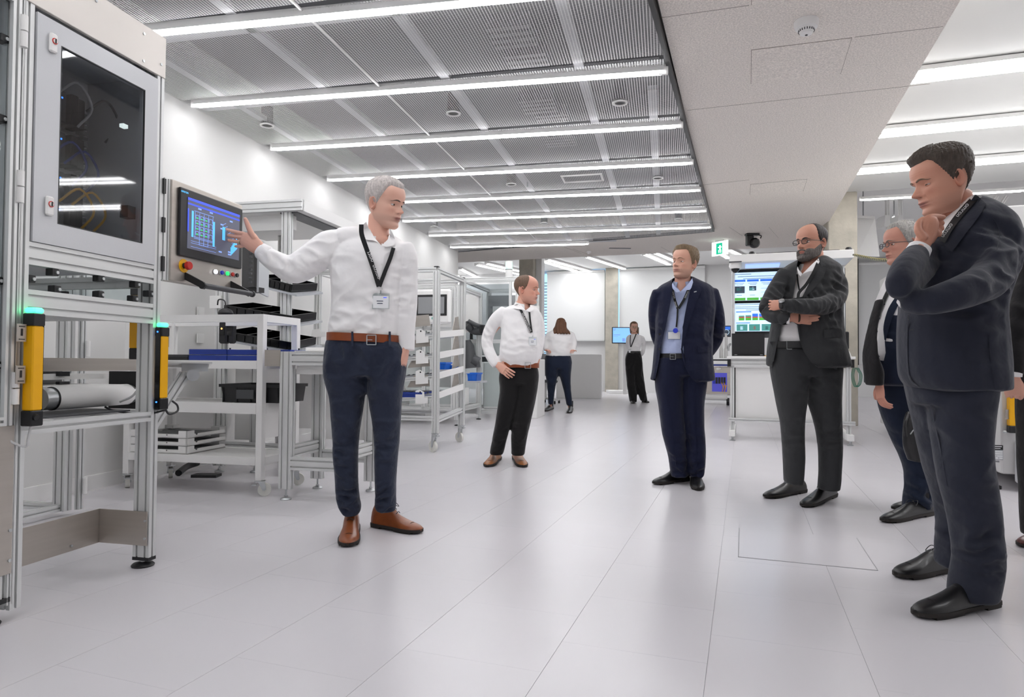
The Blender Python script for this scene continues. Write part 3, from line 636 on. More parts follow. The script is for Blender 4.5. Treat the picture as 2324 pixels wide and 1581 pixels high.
for i in range(4):
    for j in range(4):
        s = -3.045+i*.031; z = 1.555-j*.025
        g.box(PV+.0155, PV+.0165, s, s+.023, z, z+.002); g.box(PV+.0155, PV+.0165, s, s+.002, z-.016, z); g.box(PV+.0155, PV+.0165, s+.021, s+.023, z-.016, z)
for s in (-3.05, -3.02, -2.989, -2.958, -2.927): g.box(PV+.0155, PV+.0165, s, s+.0018, 1.452, 1.57)
for z in (1.572, 1.452, 1.446): g.box(PV+.0155, PV+.0165, -3.055, -2.92, z, z+.002)
for s in (-3.02, -2.99, -2.96): g.box(PV+.0155, PV+.0165, s, s+.002, 1.42, 1.45)
g.box(PV+.0155, PV+.0165, -3.02, -2.96, 1.42, 1.422)
for z in (1.43, 1.421, 1.404): g.box(PV+.0155, PV+.0165, -3.075, -2.9, z, z+.0015)
for s, z in ((-2.87, 1.545), (-2.87, 1.525), (-2.76, 1.53), (-2.76, 1.515), (-2.88, 1.41), (-2.81, 1.42), (-2.81, 1.408), (-3.03, 1.585), (-2.8, 1.575), (-2.95, 1.585)): g.box(PV+.0155, PV+.0165, s, s+.022, z, z+.007)
# slanted robot drawing, right
for k in range(9):
    s = -2.855+k*.012; z = 1.55-k*.013
    g.add([(PV+.0165, s, z), (PV+.0165, s+.025, z+.012), (PV+.0165, s+.027, z+.010), (PV+.0165, s+.002, z-.002)], [(0, 1, 2, 3)])
g.build('screen_drawing', scl, mon, kind='stuff')
g = WB(); g.box(PV+.0155, PV+.0168, -3.072, -3.06, 1.45, 1.57); g.box(PV+.0155, PV+.0168, -2.925, -2.912, 1.43, 1.55); g.box(PV+.0155, PV+.0168, -2.855, -2.835, 1.475, 1.54)
for k in range(7): g.box(PV+.0155, PV+.0168, -2.79+k*.007, -2.784+k*.007, 1.41+k*.006, 1.45+k*.009)
g.build('screen_columns', scc, mon, kind='stuff')
g = WB()
for i in range(3):
    for j in range(4): g.box(PV+.0155, PV+.0168, -3.04+i*.031, -3.03+i*.031, 1.541-j*.025, 1.545-j*.025)
g.build('screen_marks', 'ledgreen', mon, kind='stuff')
# round parts on the panel face
def facecyl(s, z, r, d0, d1, m, nm, par=None, n=24): WB().lathe((PV+d0, s, z), (PV+d1, s, z), [(0, r), ((d1-d0)*.8, r), (d1-d0, r*.85)], n).build(nm, m, par or op, True)
es_ = MB(); facecyl(-3.10, 1.312, .031, 0, .003, 'yellow', 'stop_disc'); facecyl(-3.10, 1.312, .013, .003, .02, 'black', 'stop_neck'); facecyl(-3.10, 1.312, .019, .02, .036, 'red', 'stop_button')
for i, (px, m) in enumerate(((486, 'ledwhite'), (500.5, 'bbtn'), (513, 'ledgreen'), (524.5, 'red'), (534.5, 'black'))):
    s, z = qv(px, 616.5+i*2, PV); facecyl(s, z, .0125, 0, .006, 'zinc', 'button_ring'); facecyl(s, z, .0105, .006, .014, m, 'push_button')
# handle
h0 = qv(462, 648, PV+.10); h1 = qv(571, 667, PV+.10)
hb = WB(); hb.cyl((PV+.10, h0[0]-.005, h0[1]), (PV+.10, h1[0], h0[1]), .0125, 20); hb.build('handle_bar', 'darkgrey', op, True)
for hs in (h0[0]+.0, h1[0]-.03):
    WB().poly([(PV, hs, 1.285), (PV, hs, 1.25), (PV+.10, hs, h0[1]-.016), (PV+.115, hs, h0[1]), (PV+.10, hs, h0[1]+.016)], (0, .008, 0)).build('handle_bracket', 'black', op)
for hs in (h0[0]-.012, h1[0]): WB().cyl((PV+.10, hs, h0[1]), (PV+.10, hs+.01, h0[1]), .016, 20).build('handle_cap', 'black', op, True)
def text(txt, mt, size, loc, right, up, parent, name='lettering', ext=.0004, label=None):
    cu = bpy.data.curves.new('t', 'FONT'); cu.body = txt; cu.size = size; cu.extrude = ext; cu.align_x = 'CENTER'; cu.align_y = 'CENTER'
    to = bpy.data.objects.new('t', cu); COL.objects.link(to); bpy.context.view_layer.update()
    me = bpy.data.meshes.new_from_object(to.evaluated_get(bpy.context.evaluated_depsgraph_get())); bpy.data.objects.remove(to)
    r = Vector(right).normalized(); u = Vector(up); u = (u-r*u.dot(r)).normalized(); n = r.cross(u)
    me.transform(Matrix(((r.x, u.x, n.x, loc[0]), (r.y, u.y, n.y, loc[1]), (r.z, u.z, n.z, loc[2]), (0, 0, 0, 1))))
    return link_mesh(name, me, M[mt] if isinstance(mt, str) else mt, parent)
text('omron', scc, .017, wp(-3.118, PV+.0150, 1.645), WU, (0, 0, 1), mon)

# support arm with flat shelf right of the machine
arm = T('support_arm', 'slanted aluminium brace carrying a small flat shelf between machine and white cart', 'bracket', -2.9, 1.2, .7)
A1 = D(420, 848, 3.35); A0 = D(372, 1010, 3.1); A0 = D(330, 990, 3.15)
MB().prof(A1, A0, .04, .04).build('brace', 'alu', arm)
c = D(352, 829, 3.3); d = D(474, 829, 3.42); MB().prof(c, d, .04, .022).build('shelf_rail', 'alu', arm)
MB().bar(D(352, 821, 3.3), D(480, 823, 3.42), .12, .008).build('shelf_plate', 'alu', arm)
MB().bar(D(412, 833, 3.33), D(472, 833, 3.38), .006, .042).build('joint_plate', 'plate', arm)
MB().cyl(D(438, 851, 3.32), D(438, 851, 3.36), .03, 18).build('pivot', 'plate', arm, True)
# ---------------------------------------------------------------- white cart
def caster(parent, s, v, z, r=.04, ang=.6, name='caster'):
    c = wp(s, v, 0); R = rotz(YW+ang); l = MB((c[0], c[1], 0), YW+ang)
    w = l.cyl((.03, -.014, r), (.03, .014, r), r, 24); ob = w.build(name, mat_wheel, parent, True)
    f = MB((c[0], c[1], 0), YW+ang); f.box(-.03, .035, -.03, .03, z-.006, z); f.poly([(-.012, -.020, z), (.03, -.020, z), (.042, -.020, r), (.02, -.020, r-.006)], (0, .003, 0)); f.poly([(-.012, .018, z), (.03, .018, z), (.042, .018, r), (.02, .018, r-.006)], (0, .003, 0))
    f.box(-.025, .03, -.025, .025, z-.04, z-.006, .004) if z > .15 else None
    f.cyl((.03, -.024, r), (.03, .024, r), .007, 10); f.box(-.05, -.02, -.016, .016, z-.03, z-.022); f.build('fork', 'zinc', ob)
mat_wheel = mat('white_wheel', 'e2e1da', .45)
cart = T('shelf_cart', 'white four-level shelf cart on casters holding blue boxes and a black crate', 'cart', -1.61, .69)
def C_(name, m, f, par=None): b = WB(); f(b); return b.build(name, m, par or cart)
S0, S1, CV0, CV1 = -1.84, -1.385, .165, 1.235
pw = .045
for s in (S0+pw/2, S1-pw/2):
    for v in (CV0+pw/2, CV1-pw/2):
        C_('post', 'cartwhite', lambda b: b.box(v-pw/2, v+pw/2, s-pw/2, s+pw/2, .10, 1.19, .002)); caster(cart, s, v, .10, .042, .5 if v > .7 else 2.3)
for z0, z1 in ((1.14, 1.19), (.83, .885), (.535, .605), (.2, .25)):
    C_('rail', 'cartwhite', lambda b: b.box(CV0+pw, CV1-pw, S0, S0+.03, z0, z1)); C_('rail', 'cartwhite', lambda b: b.box(CV0+pw, CV1-pw, S1-.03, S1, z0, z1))
    C_('rail', 'cartwhite', lambda b: b.box(CV0, CV0+.03, S0+pw, S1-pw, z0, z1)); C_('rail', 'cartwhite', lambda b: b.box(CV1-.03, CV1, S0+pw, S1-pw, z0, z1))
    if z1 < 1: C_('shelf', 'cartwhite', lambda b: b.box(CV0+.03, CV1-.03, S0+.03, S1-.03, z1-.02, z1-.002))
# things on the cart
bx_ = [(428, 515, 791), (515, 597, 792), (598, 660, 792)]
gi = 0
for (x0, x1, yt) in bx_:
    v0, z1 = qs(x0+.6, yt, -1.8); v1, _ = qs(x1-.6, yt, -1.8)
    for k, (a, b_) in enumerate(((.885, .885+(z1-.885)*.48), (.885+(z1-.885)*.5, z1))):
        lab = ['left', 'middle', 'right'][gi]; t = T('box', 'flat royal blue box, %s of the %s pair on the second cart shelf' % (('lower', 'upper')[k], lab), 'box', -1.62, (v0+v1)/2, a, 'blue boxes on the white cart')
        WB().box(v0, v1, -1.8, -1.45, a, b_-.003, .002).build('body', 'blue', t)
        if k: WB().cyl(((v0+v1)/2+.1, -1.7, b_-.003), ((v0+v1)/2+.1, -1.7, b_+.008), .006, 8).build('knob', 'black', t)
    gi += 1
v0, z1 = qs(378, 804, -1.8); v1, _ = qs(427, 804, -1.8)
t = T('case', 'low black case beside the blue boxes on the white cart', 'case', -1.65, (v0+v1)/2, .885); WB().box(v0, v1, -1.8, -1.5, .885, z1, .006).build('body', 'black', t); WB().box(v0, v1, -1.803, -1.8, .91, .914).build('lid_seam', 'darkgrey', t)
def crate(name, label, cat, x0, x1, s0, s1, z0, z1, m='black', flare=.012, rim=True, group=None, nib=True):
    t = T(name, label, cat, (s0+s1)/2, (x0+x1)/2, z0, group); f = flare; w = .004
    b = WB()
    def wall(p0, p1, q0, q1, n): b.add([p0, p1, q1, q0]+[tuple(np.array(k)+np.array(n)*w) for k in (p0, p1, q1, q0)], [(0, 1, 2, 3), (7, 6, 5, 4), (0, 4, 5, 1), (1, 5, 6, 2), (2, 6, 7, 3), (3, 7, 4, 0)])
    wall((x0+f, s0+f, z0), (x1-f, s0+f, z0), (x0, s0, z1), (x1, s0, z1), (0, 1, 0)); wall((x0+f, s1-f, z0), (x1-f, s1-f, z0), (x0, s1, z1), (x1, s1, z1), (0, -1, 0))
    wall((x0+f, s0+f, z0), (x0+f, s1-f, z0), (x0, s0, z1), (x0, s1, z1), (1, 0, 0)); wall((x1-f, s0+f, z0), (x1-f, s1-f, z0), (x1, s0, z1), (x1, s1, z1), (-1, 0, 0))
    b.box(x0+f, x1-f, s0+f, s1-f, z0, z0+.004); b.build('tub', m, t)
    if rim:
        r = WB(); 
        for a in ((x0-.01, x1+.01, s0-.01, s0), (x0-.01, x1+.01, s1, s1+.01), (x0-.01, x0, s0, s1), (x1, x1+.01, s0, s1)): r.box(*a, z1-.018, z1+.002)
        r.build('rim', m, t)
    if nib:
        r = WB(); n = max(2, int((x1-x0)/.09))
        for k in range(n+1): x = x0+f+(x1-x0-2*f-.006)*k/n; r.box(x, x+.006, s0-.004+f*.3, s0+f*.6, z0, z1-.02)
        r.build('rib', m, t)
    return t
v0, _ = qs(508, 890, -1.75); v1, _ = qs(640, 890, -1.75)
cr = crate('crate', 'black plastic crate with a label holder on the third shelf of the white cart', 'crate', v0, v1, -1.78, -1.45, .605, .725)
WB().box(v0+.12, v0+.25, -1.785, -1.778, .63, .69).build('label_holder', 'darkgrey', cr)
# stack of three white trays on the bottom shelf
for k in range(3):
    z = .252+k*.052
    t = T('tray', 'white plastic component tray, %s of the stack on the bottom cart shelf' % ('lowest', 'middle', 'topmost')[k], 'tray', -1.6, .4, z, 'white trays on the white cart')
    x0, x1, s0, s1 = .2, .66, -1.82, -1.42
    b = WB(); b.box(x0, x1, s0, s1, z, z+.006); b.box(x0, x1, s0, s0+.012, z, z+.026); b.box(x0, x1, s1-.012, s1, z, z+.026); b.box(x0, x0+.012, s0, s1, z, z+.026); b.box(x1-.012, x1, s0, s1, z, z+.026)
    for xx in (x0, x1-.07):
        for ss in (s0, s1-.07): b.box(xx, xx+.07, ss, ss+.012 if ss == s0 else ss+.07, z+.026, z+.05); b.box(xx if xx == x0 else xx+.058, xx+.012 if xx == x0 else xx+.07, ss, ss+.07, z+.026, z+.05)
    b.build('body', 'white', t)
    b = WB(); b.cyl((x1-.0, s0+.09, z+.025), (x1+.002, s0+.09, z+.025), .008, 12); b.cyl((x0+.3, s0-.002, z+.02), (x0+.3, s0, z+.02), .004, 8); b.build('stud', 'darkgrey', t)
    b = WB(); 
    for q in range(6): b.box(x0+.03, x1-.03, s0+.03+q*.06, s0+.05+q*.06, z+.006, z+.02)
    b.build('insert', 'grey', t)
# ---------------------------------------------------------------- workstation with canopy, by the wall
ws = T('workstation', 'aluminium workstation with an overhead canopy and tilted tray shelves against the left wall', 'workstation', -.9, .6)
def K_(name, m, f, par=None, smooth=False): b = WB(); f(b); return b.build(name, m, par or ws, smooth)
for v, s in ((.345, -1.06), (.915, -1.06), (.345, -.2), (.62, -1.0)):
    z1 = 2.05 if v != .62 else 1.0
    K_('post', 'alu', lambda b: b.prof((v, s, .05), (v, s, z1), .09 if v < .5 else .075, .045, up=(0, 1, 0), nw=2)); foot(ws, s, v, .035, .06, 'zinc')
K_('cable_duct', 'white', lambda b: b.box(.25, .30, -1.02, -.99, .2, 1.9))
K_('canopy_fascia', 'alu', lambda b: b.prof((.30, -1.1, 2.09), (1.07, -1.1, 2.09), .045, .086, nh=2))
K_('canopy_fascia', 'white', lambda b: b.box(1.05, 1.07, -1.1, .02, 2.047, 2.133))
K_('canopy_board', 'white', lambda b: b.box(.02, 1.05, -1.08, .02, 2.05, 2.06))
K_('canopy_lamp', 'aludark', lambda b: b.box(.85, 1.0, -1.06, -.1, 2.04, 2.05))
K_('canopy_beam', 'white', lambda b: b.box(.30, .92, -.98, -.94, 1.93, 2.05))
K_('work_top', 'white', lambda b: b.box(.25, 1.3, -1.12, -.3, .90, .93))
K_('under_rail', 'alu', lambda b: b.prof((.3, -1.05, .2), (1.0, -1.05, .2), .04, .08, nh=2))
K_('drawer_box', 'cartwhite', lambda b: b.box(.42, .62, -.98, -.6, .25, .85))
K_('back_board', 'white', lambda b: b.box(.05, 1.2, -.45, -.43, .3, .9))
K_('socket_box', 'white', lambda b: b.box(.26, .36, -1.10, -1.08, 1.30, 1.40))
for z in (1.25, 1.03): K_('wall_socket', 'white', lambda b: b.box(.01, .02, -.93, -.85, z, z+.08))
for i, (z, x0) in enumerate(((1.425, .62), (1.19, .38), (.985, .38))):
    # tilted sheet shelf: higher at the left/back, dropping to the front right
    sh = K_('shelf_plate', 'plate', lambda b: b.add([(x0-.0, -1.12, z+.07), (1.04, -1.12, z-.03), (1.04, -.72, z+.03), (x0, -.72, z+.13)]+[(x0-.0, -1.12, z+.055), (1.04, -1.12, z-.045), (1.04, -.72, z+.015), (x0, -.72, z+.115)], [(0, 1, 2, 3), (7, 6, 5, 4), (0, 4, 5, 1), (1, 5, 6, 2), (2, 6, 7, 3), (3, 7, 4, 0)]))
    t = T('parts_tray', 'long black divided parts tray on the %s tilted shelf of the canopy workstation' % ('top', 'middle', 'lowest')[i], 'tray', -.95, .7, z+.1, 'black parts trays')
    L = 1.0-x0-.02; n = 3
    b = MB(tuple(wp(-1.10, x0+.01, z+.072)), YW); ang = math.atan2(-.10, .42+.0) if 0 else -math.atan2(.10, 1.04-x0); 
    R = Matrix.Translation(Vector(tuple(wp(-1.10, x0+.01, z+.075)))) @ rotz(YW) @ Matrix.Rotation(-ang, 4, 'Y') @ Matrix.Rotation(math.atan2(.06, .4), 4, 'X')
    b.mt = np.array(R); H = .06; b.box(0, L, 0, .006, 0, H); b.box(0, L, .36, .366, 0, H); b.box(0, .006, 0, .366, 0, H); b.box(L-.006, L, 0, .366, 0, H); b.box(0, L, 0, .366, 0, .004)
    b.build('tub', 'blackgloss', t)
    for k in range(1, n): b = MB(); b.mt = np.array(R); b.box(L*k/n-.004, L*k/n+.004, 0, .366, 0, H*.95); b.build('divider', 'blackgloss', t)
    b = MB(); b.mt = np.array(R)
    for k in range(8): b.box(L*(k+.5)/8-.006, L*(k+.5)/8+.006, -.006, 0, 0, H*.8)
    b.build('rib', 'blackgloss', t)
# monitor of the workstation, edge on
mo = T('monitor', 'black framed workstation screen seen almost edge-on behind the pointing hand', 'monitor', -1.3, .75, 1.3)
a, b_ = D(556, 620, 4.1), D(583, 620, 4.0); c, d = D(583, 620, 4.0), D(606, 620, 4.3)
def vq(p, q, z0, z1, th, nm, m, par): 
    p = np.array(p); q = np.array(q); n = np.cross(q-p, [0, 0, 1.]); n = n/np.linalg.norm(n)*th
    MB().poly([(p[0], p[1], z0), (q[0], q[1], z0), (q[0], q[1], z1), (p[0], p[1], z1)], n).build(nm, m, par)
vq(a, b_, 1.33, 1.60, .02, 'rear_housing', 'black', mo); vq(b_, d, 1.30, 1.60, .012, 'glass', 'plate', mo); vq(D(556, 645, 4.1), D(600, 655, 4.05), 1.30, 1.33, .05, 'stand_shelf', 'black', mo)
for k in range(9): MB().box(b_[0]-.03, b_[0]-.015, b_[1]-.05, b_[1]-.03, 1.35+k*.025, 1.362+k*.025).build('cooling_fin', 'darkgrey', mo)
# barcode scanners
for i, (px, py, lb) in enumerate(((512, 707, 'black hand scanner hanging from its cable above the blue boxes'), (510, 752, 'black fixed scanner with an orange glint above the blue boxes'), (527, 752, 'second black scanner holster right of the glinting one'))):
    p = D(px, py, 4.9); t = thing('scanner', lb, 'scanner', p, YW, 'black scanners at the workstation')
    if i == 0:
        MB().lathe((0, 0, -.03), (0, 0, 1), [(0, .05), (.02, .055), (.04, .045), (.055, .02)], 18).build('head', 'black', t, True, False); MB().tube([(-.0, 0, .02), (-.01, 0, .08), (-.06, 0, .09), (-.07, 0, .05)], .005).build('cable', 'black', t, True, False)
    else:
        MB().box(-.035 if i == 1 else -.02, .035 if i == 1 else .022, -.03, .03, -.09, .075, .012).build('housing', 'black', t, world=False); MB().box(-.02, .02, -.034, -.03, -.03, .03).build('window', 'blackgloss', t, world=False)
        if i == 1: MB().cyl((0, -.035, .02), (0, -.037, .02), .007, 10).build('led', mat('orange_led', 'ffb060', .4, emit=2, ecol='ffb060'), t, world=False)
# floor pedal and cable
p = D(415, 1068, 5.0); pd = thing('foot_pedal', 'black tapered foot pedal under the white cart', 'pedal', (p[0], p[1], 0))
MB().tube([Z(405, 1073, .03), Z(425, 1058, .05), Z(448, 1050, .06)], .025, 10).build('lever', 'black', pd, True); MB().box(p[0]+.06, p[0]+.25, p[1], p[1]+.1, 0, .02).build('base', 'black', pd)
# ---------------------------------------------------------------- aluminium table frame
tb = T('table', 'low aluminium profile table frame on levelling feet next to the gesturing man', 'table', -1.7, 1.65)
def B_(name, m, f, par=None): b = WB(); f(b); return b.build(name, m, par or tb)
tv0, tv1, ts0, ts1 = 1.40, 1.86, -1.90, -1.48
for v, s in ((1.44, ts0+.025), (1.84, ts0+.025), (1.44, ts1), (1.84, ts1)):
    B_('leg', 'alu', lambda b: b.prof((v, s, .07), (v, s, .945), .085, .045, up=(0, 1, 0), nw=2)); foot(tb, s, v, .034, .08, 'zinc')
for s in (ts0+.02, ts1):
    B_('top_rail', 'alu', lambda b: b.prof((1.485, s, .90), (1.80, s, .90), .045, .085, nh=2)); B_('lower_rail', 'alu', lambda b: b.prof((1.485, s, .235), (1.80, s, .235), .045, .08, nh=2))
for v in (1.44, 1.84):
    B_('top_rail', 'alu', lambda b: b.prof((v, ts0+.05, .90), (v, ts1-.03, .90), .045, .085, nh=2)); B_('lower_rail', 'alu', lambda b: b.prof((v, ts0+.05, .30), (v, ts1-.03, .30), .045, .08, nh=2))
B_('side_panel', 'white', lambda b: b.box(1.5, 1.80, ts1-.004, ts1+.004, .345, .8))
B_('fascia', 'white', lambda b: b.box(1.485, 1.80, ts0+.05, ts0+.056, .80, .855))
B_('corner_plate', 'steel', lambda b: b.box(1.29, 1.40, ts0-.002, ts0+.003, .85, .955))
B_('table_top', 'white', lambda b: b.box(1.44, 1.86, ts0+.1, ts1, .946, .952))
bp = T('fixture_plate', 'thin white fixture plates lying on the aluminium table', 'plate', -1.6, 1.6, .952)
WB().box(1.46, 1.62, -1.7, -1.45, .952, .975, .003).build('base', 'white', bp); WB().box(1.66, 1.8, -1.7, -1.45, .952, .97, .003).build('cover', 'plate', bp)
# ---------------------------------------------------------------- flow rack on casters
rk = T('flow_rack', 'open aluminium flow rack on casters with four inclined roller levels', 'rack', .93, 1.1)
def R_(name, m, f, par=None, smooth=False): b = WB(); f(b); return b.build(name, m, par or rk, smooth)
rs0, rs1, rv0, rv1 = .5, 1.36, .31, 1.60
for s in (rs0, rs1):
    for v in (rv0, rv1): R_('post', 'alu', lambda b: b.prof((v, s, .19), (v, s, 1.79), .065, .045, up=(0, 1, 0), nw=2)); caster(rk, s, v, .19, .055, 2.6)
    for z in (1.80, .33): R_('beam', 'alu', lambda b: b.prof((rv0, s, z), (rv1, s, z), .04, .045))
for v in (rv0, rv1):
    R_('beam', 'alu', lambda b: b.prof((v, rs0, 1.80), (v, rs1, 1.80), .04, .045)); R_('beam', 'alu', lambda b: b.prof((v, rs0, .31), (v, rs1, .36), .04, .05))
for v in (rv0, rv1):
    for s in (rs0, rs1): R_('corner_cap', 'black', lambda b: b.box(v-.022, v+.022, s-.022, s+.022, 1.823, 1.832))
for i, z in enumerate((1.17, .965, .765, .57)):
    # inclined lanes: rising to the right (v)
    for s in (.58, .8, 1.02, 1.24):
        R_('roller_track', 'plate', lambda b: b.bar((rv0+.05, s, z-.12), (rv1-.03, s, z-.0), .035, .02))
        R_('roller_wheels', 'darkgrey', lambda b: [b.cyl((rv0+.08+k*.05, s-.014, z-.10+k*.05*.097), (rv0+.08+k*.05, s+.014, z-.10+k*.05*.097), .009, 6) for k in range(24)]).__setitem__('kind', 'stuff')
    R_('side_rail', 'white', lambda b: b.bar((rv1+.024, rs0+.04, z-.01), (rv1+.024, rs1, z+.05), .006, .065))
    R_('cross_rail', 'alu', lambda b: b.prof((rv0, rs0, z-.13), (rv1, rs0, z-.03), .03, .035))
    for v in (1.46, 1.15+.0): 
        if v > 1.4:
            R_('end_hook', 'white', lambda b: b.poly([(v-.06, rs0-.03, z-.10), (v+.07, rs0-.03, z-.09), (v+.07, rs0-.03, z-.03), (v+.035, rs0-.03, z-.035), (v+.03, rs0-.03, z+.02), (v-.02, rs0-.03, z+.045), (v-.06, rs0-.03, z+.03)], (0, .006, 0)))
            R_('hook_hole', 'black', lambda b: b.cyl((v-.01, rs0-.032, z+.02), (v-.01, rs0-.031, z+.02), .008, 10))
    R_('stop_sheet', 'steel', lambda b: b.poly([(1.28, rs0+.05, z+.06), (1.52, rs0+.05, z+.08), (1.50, rs0+.05, z+.19), (1.35, rs0+.05, z+.18)], (0, .005, 0)))
    R_('stop_sheet', 'steel', lambda b: b.poly([(rv1-.02, rs1-.3, z+.05), (rv1-.02, rs1-.05, z+.08), (rv1-.02, rs1-.1, z+.22), (rv1-.02, rs1-.22, z+.2)], (.005, 0, 0)))
R_('end_hook', 'white', lambda b: b.poly([(.25, rs0-.03, 1.13), (.42, rs0-.03, 1.14), (.42, rs0-.03, 1.19), (.36, rs0-.03, 1.19), (.35, rs0-.03, 1.22), (.27, rs0-.03, 1.21)], (0, .006, 0)))
bt = crate('tote', 'flat royal blue tote with black inserts on the lowest lane of the flow rack', 'tote', 1.12, 1.46, rs0-.02, rs0+.4, .535, .585, 'blue', .004, True, None, False)
for k in range(5): WB().box(1.16+k*.06, 1.2+k*.06, rs0+.03, rs0+.35, .55, .59).build('insert', 'black', bt)
for k in range(4): WB().tube([(1.10+k*.035, rs0+.1, .60), (1.12+k*.035, rs0+.1, .63), (1.14+k*.035, rs0+.1, .60)], .012, 6).build('part_strip', 'white', bt, True)
# ---------------------------------------------------------------- enclosure behind: D frame with own panel
EV = lambda px, py, s: qs(px, py, s)
def enclosure(name, label, s0, s1, pxs, zt, zb, extra=None, cat='machine'):
    va = EV(pxs[0], 700, s0)[0]; vb = EV(pxs[1], 700, s0)[0]
    t = T(name, label, cat, (s0+s1)/2, (va+vb)/2)
    for s in (s0, s1):
        for v in (va, vb): WB().prof((v, s, .08), (v, s, zt), .08, .05, up=(0, 1, 0), nw=2).build('post', 'alu', t); foot(t, s, v, .04, .09)
        for z in (zt-.03, zb): WB().prof((va, s, z), (vb, s, z), .05, .07, nh=2).build('rail', 'alu', t)
    for v in (va, vb):
        for z in (zt-.03, zb): WB().prof((v, s0, z), (v, s1, z), .05, .06).build('rail', 'alu', t)
    return t, va, vb
e1, va, vb = enclosure('machine_enclosure', 'aluminium enclosure with a white touch terminal, behind the flow rack', 3.2, 4.3, (905, 1040), 1.98, .22)
for px in (964, 982, 1030):
    v = EV(px, 700, 3.2)[0]; WB().prof((v, 3.2, .22), (v, 3.2, 1.95), .05, .05, up=(0, 1, 0)).build('mullion', 'alu', e1)
hv0, hz1 = qs(912, 658, 3.1); hv1, hz0 = qs(1024, 735, 3.1)
tp = WB().box(hv0, hv1, 3.05, 3.15, hz0, hz1, .03).build('terminal', 'white', e1)
tp['label'] = 'white rounded touch terminal'
sv0, sz1 = qs(943, 669, 3.05); sv1, sz0 = qs(1014, 716, 3.05); WB().box(sv0, sv1, 3.042, 3.05, sz0, sz1, .003).build('terminal_screen', 'black', tp)
a = qs(949, 674, 3.04); b_ = qs(1008, 711, 3.04); WB().box(a[0], b_[0], 3.04, 3.043, b_[1], a[1]).build('display', 'grey', tp)
for px, m in ((950, 'ledwhite'), (960, 'black'), (984, 'teal'), (993, 'black')):
    v, z = qs(px, 722, 3.05); WB().cyl((v, 3.03, z), (v, 3.05, z), .022, 14).build('terminal_button', m, tp, True)
WB().prof((va, 3.2, 1.36), (vb, 3.2, 1.36), .05, .05).build('rail', 'alu', e1); WB().prof((va, 3.2, 1.78), (vb, 3.2, 1.78), .05, .05).build('rail', 'alu', e1)
WB().box(va, vb, 4.25, 4.26, 1.36, 1.95).build('back_panel', 'cartwhite', e1); WB().box(va+.1, vb-.1, 3.4, 4.1, .25, .5).build('base_box', 'cartwhite', e1)
WB().box(va, vb, 3.19, 3.195, .3, 1.33).build('clear_panel', 'clear', e1)
for z in (1.45, 1.6, 1.72, 1.84): WB().box(vb-.14, vb-.10, 3.15, 3.18, z, z+.03).build('clamp_block', 'black', e1)
# blue bins seen between rack levels
for i, (x0, x1, y0, y1, Y, lb) in enumerate(((988, 1012, 822, 838, 8.3, 'bright blue bin glimpsed through the flow rack, left one'), (1008, 1042, 829, 843, 8.5, 'bright blue lid tilted behind the flow rack'), (1060, 1084, 846, 864, 9.3, 'bright blue bin on a small shelf right of the flow rack'))):
    a = sv(D(x0, y1, Y)); b_ = sv(D(x1, y0, Y)); crate('bin', lb, 'bin', a[1], b_[1], a[0], a[0]+.25, a[2], b_[2], 'bluelight', .01, True, 'blue bins behind the flow rack', True); WB().box(a[1]-.06, b_[1]+.06, a[0]-.04, a[0]+.32, a[2]-.025, a[2]).build('bin_shelf', 'plate', e1)
# second enclosure, with tinted panes
e2, va, vb = enclosure('robot_cell', 'larger aluminium robot cell with tinted panes behind the man with hand on hip', 4.35, 5.9, (1052, 1176), 2.22, .12)
WB().box(va+.05, vb-.12, 4.34, 4.35, 1.25, 2.12).build('tinted_pane', 'tint', e2); WB().prof((va, 4.35, 1.22), (vb, 4.35, 1.22), .05, .06).build('rail', 'alu', e2)
v = vb-.12; WB().prof((v, 4.33, .15), (v, 4.33, 2.15), .04, .04, up=(0, 1, 0)).build('mullion', 'alu', e2); WB().box(va+.05, vb-.12, 4.34, 4.345, .2, 1.2).build('clear_panel', 'clear', e2)
WB().box(va, vb, 5.85, 5.88, 1.2, 2.1).build('back_panel', 'grey', e2); WB().box(va+.1, va+.95, 5.8, 5.84, 1.25, 1.9).build('bright_window', 'white', e2)
WB().box(va, vb-.05, 4.6, 5.7, 1.02, 1.2).build('work_plate', 'white', e2); WB().box(va+.3, va+.62, 4.45, 4.9, .15, .9, .02).build('robot_column', 'cartwhite', e2)
WB().box(va+.0, va+.35, 4.5, 5.2, .9, .98).build('carriage', 'darkgrey', e2)
a, z1 = qs(1060, 706, 4.8); b_, z0 = qs(1084, 745, 4.8)
mm_ = T('monitor', 'blue lit monitor inside the robot cell', 'monitor', 4.8, (a+b_)/2, 1.2); WB().box(a-.1, b_, 4.78, 4.82, z0, z1).build('frame', 'black', mm_); WB().box(a-.1, b_-.01, 4.775, 4.78, z0+.02, z1-.015).build('screen', mat('pale_screen', '8fa2c8', .4, emit=.5, ecol='8fa2c8'), mm_); WB().box((a+b_)/2-.04, (a+b_)/2+.0, 4.8, 4.85, 1.2, z0).build('stand', 'black', mm_)
ra = T('industrial_robot', 'dark grey robot arm elbow inside the cell at the raised elbow of the white-shirted man', 'robot', 5.0, (a+b_)/2, 1.2)
p = [D(1062, 728, 10.2), D(1082, 738, 10.2), D(1100, 742, 10.1)]; MB().tube(p, .035, 10).build('upper_link', 'darkgrey', ra, True); MB().tube([D(1058, 735, 10.2), D(1075, 750, 10.3), D(1098, 752, 10.1)], .06, 12).build('lower_link', 'darkgrey', ra, True)
MB().cyl(D(1098, 738, 10.1), D(1098, 757, 10.1), .07, 16).build('joint', 'black', ra, True)
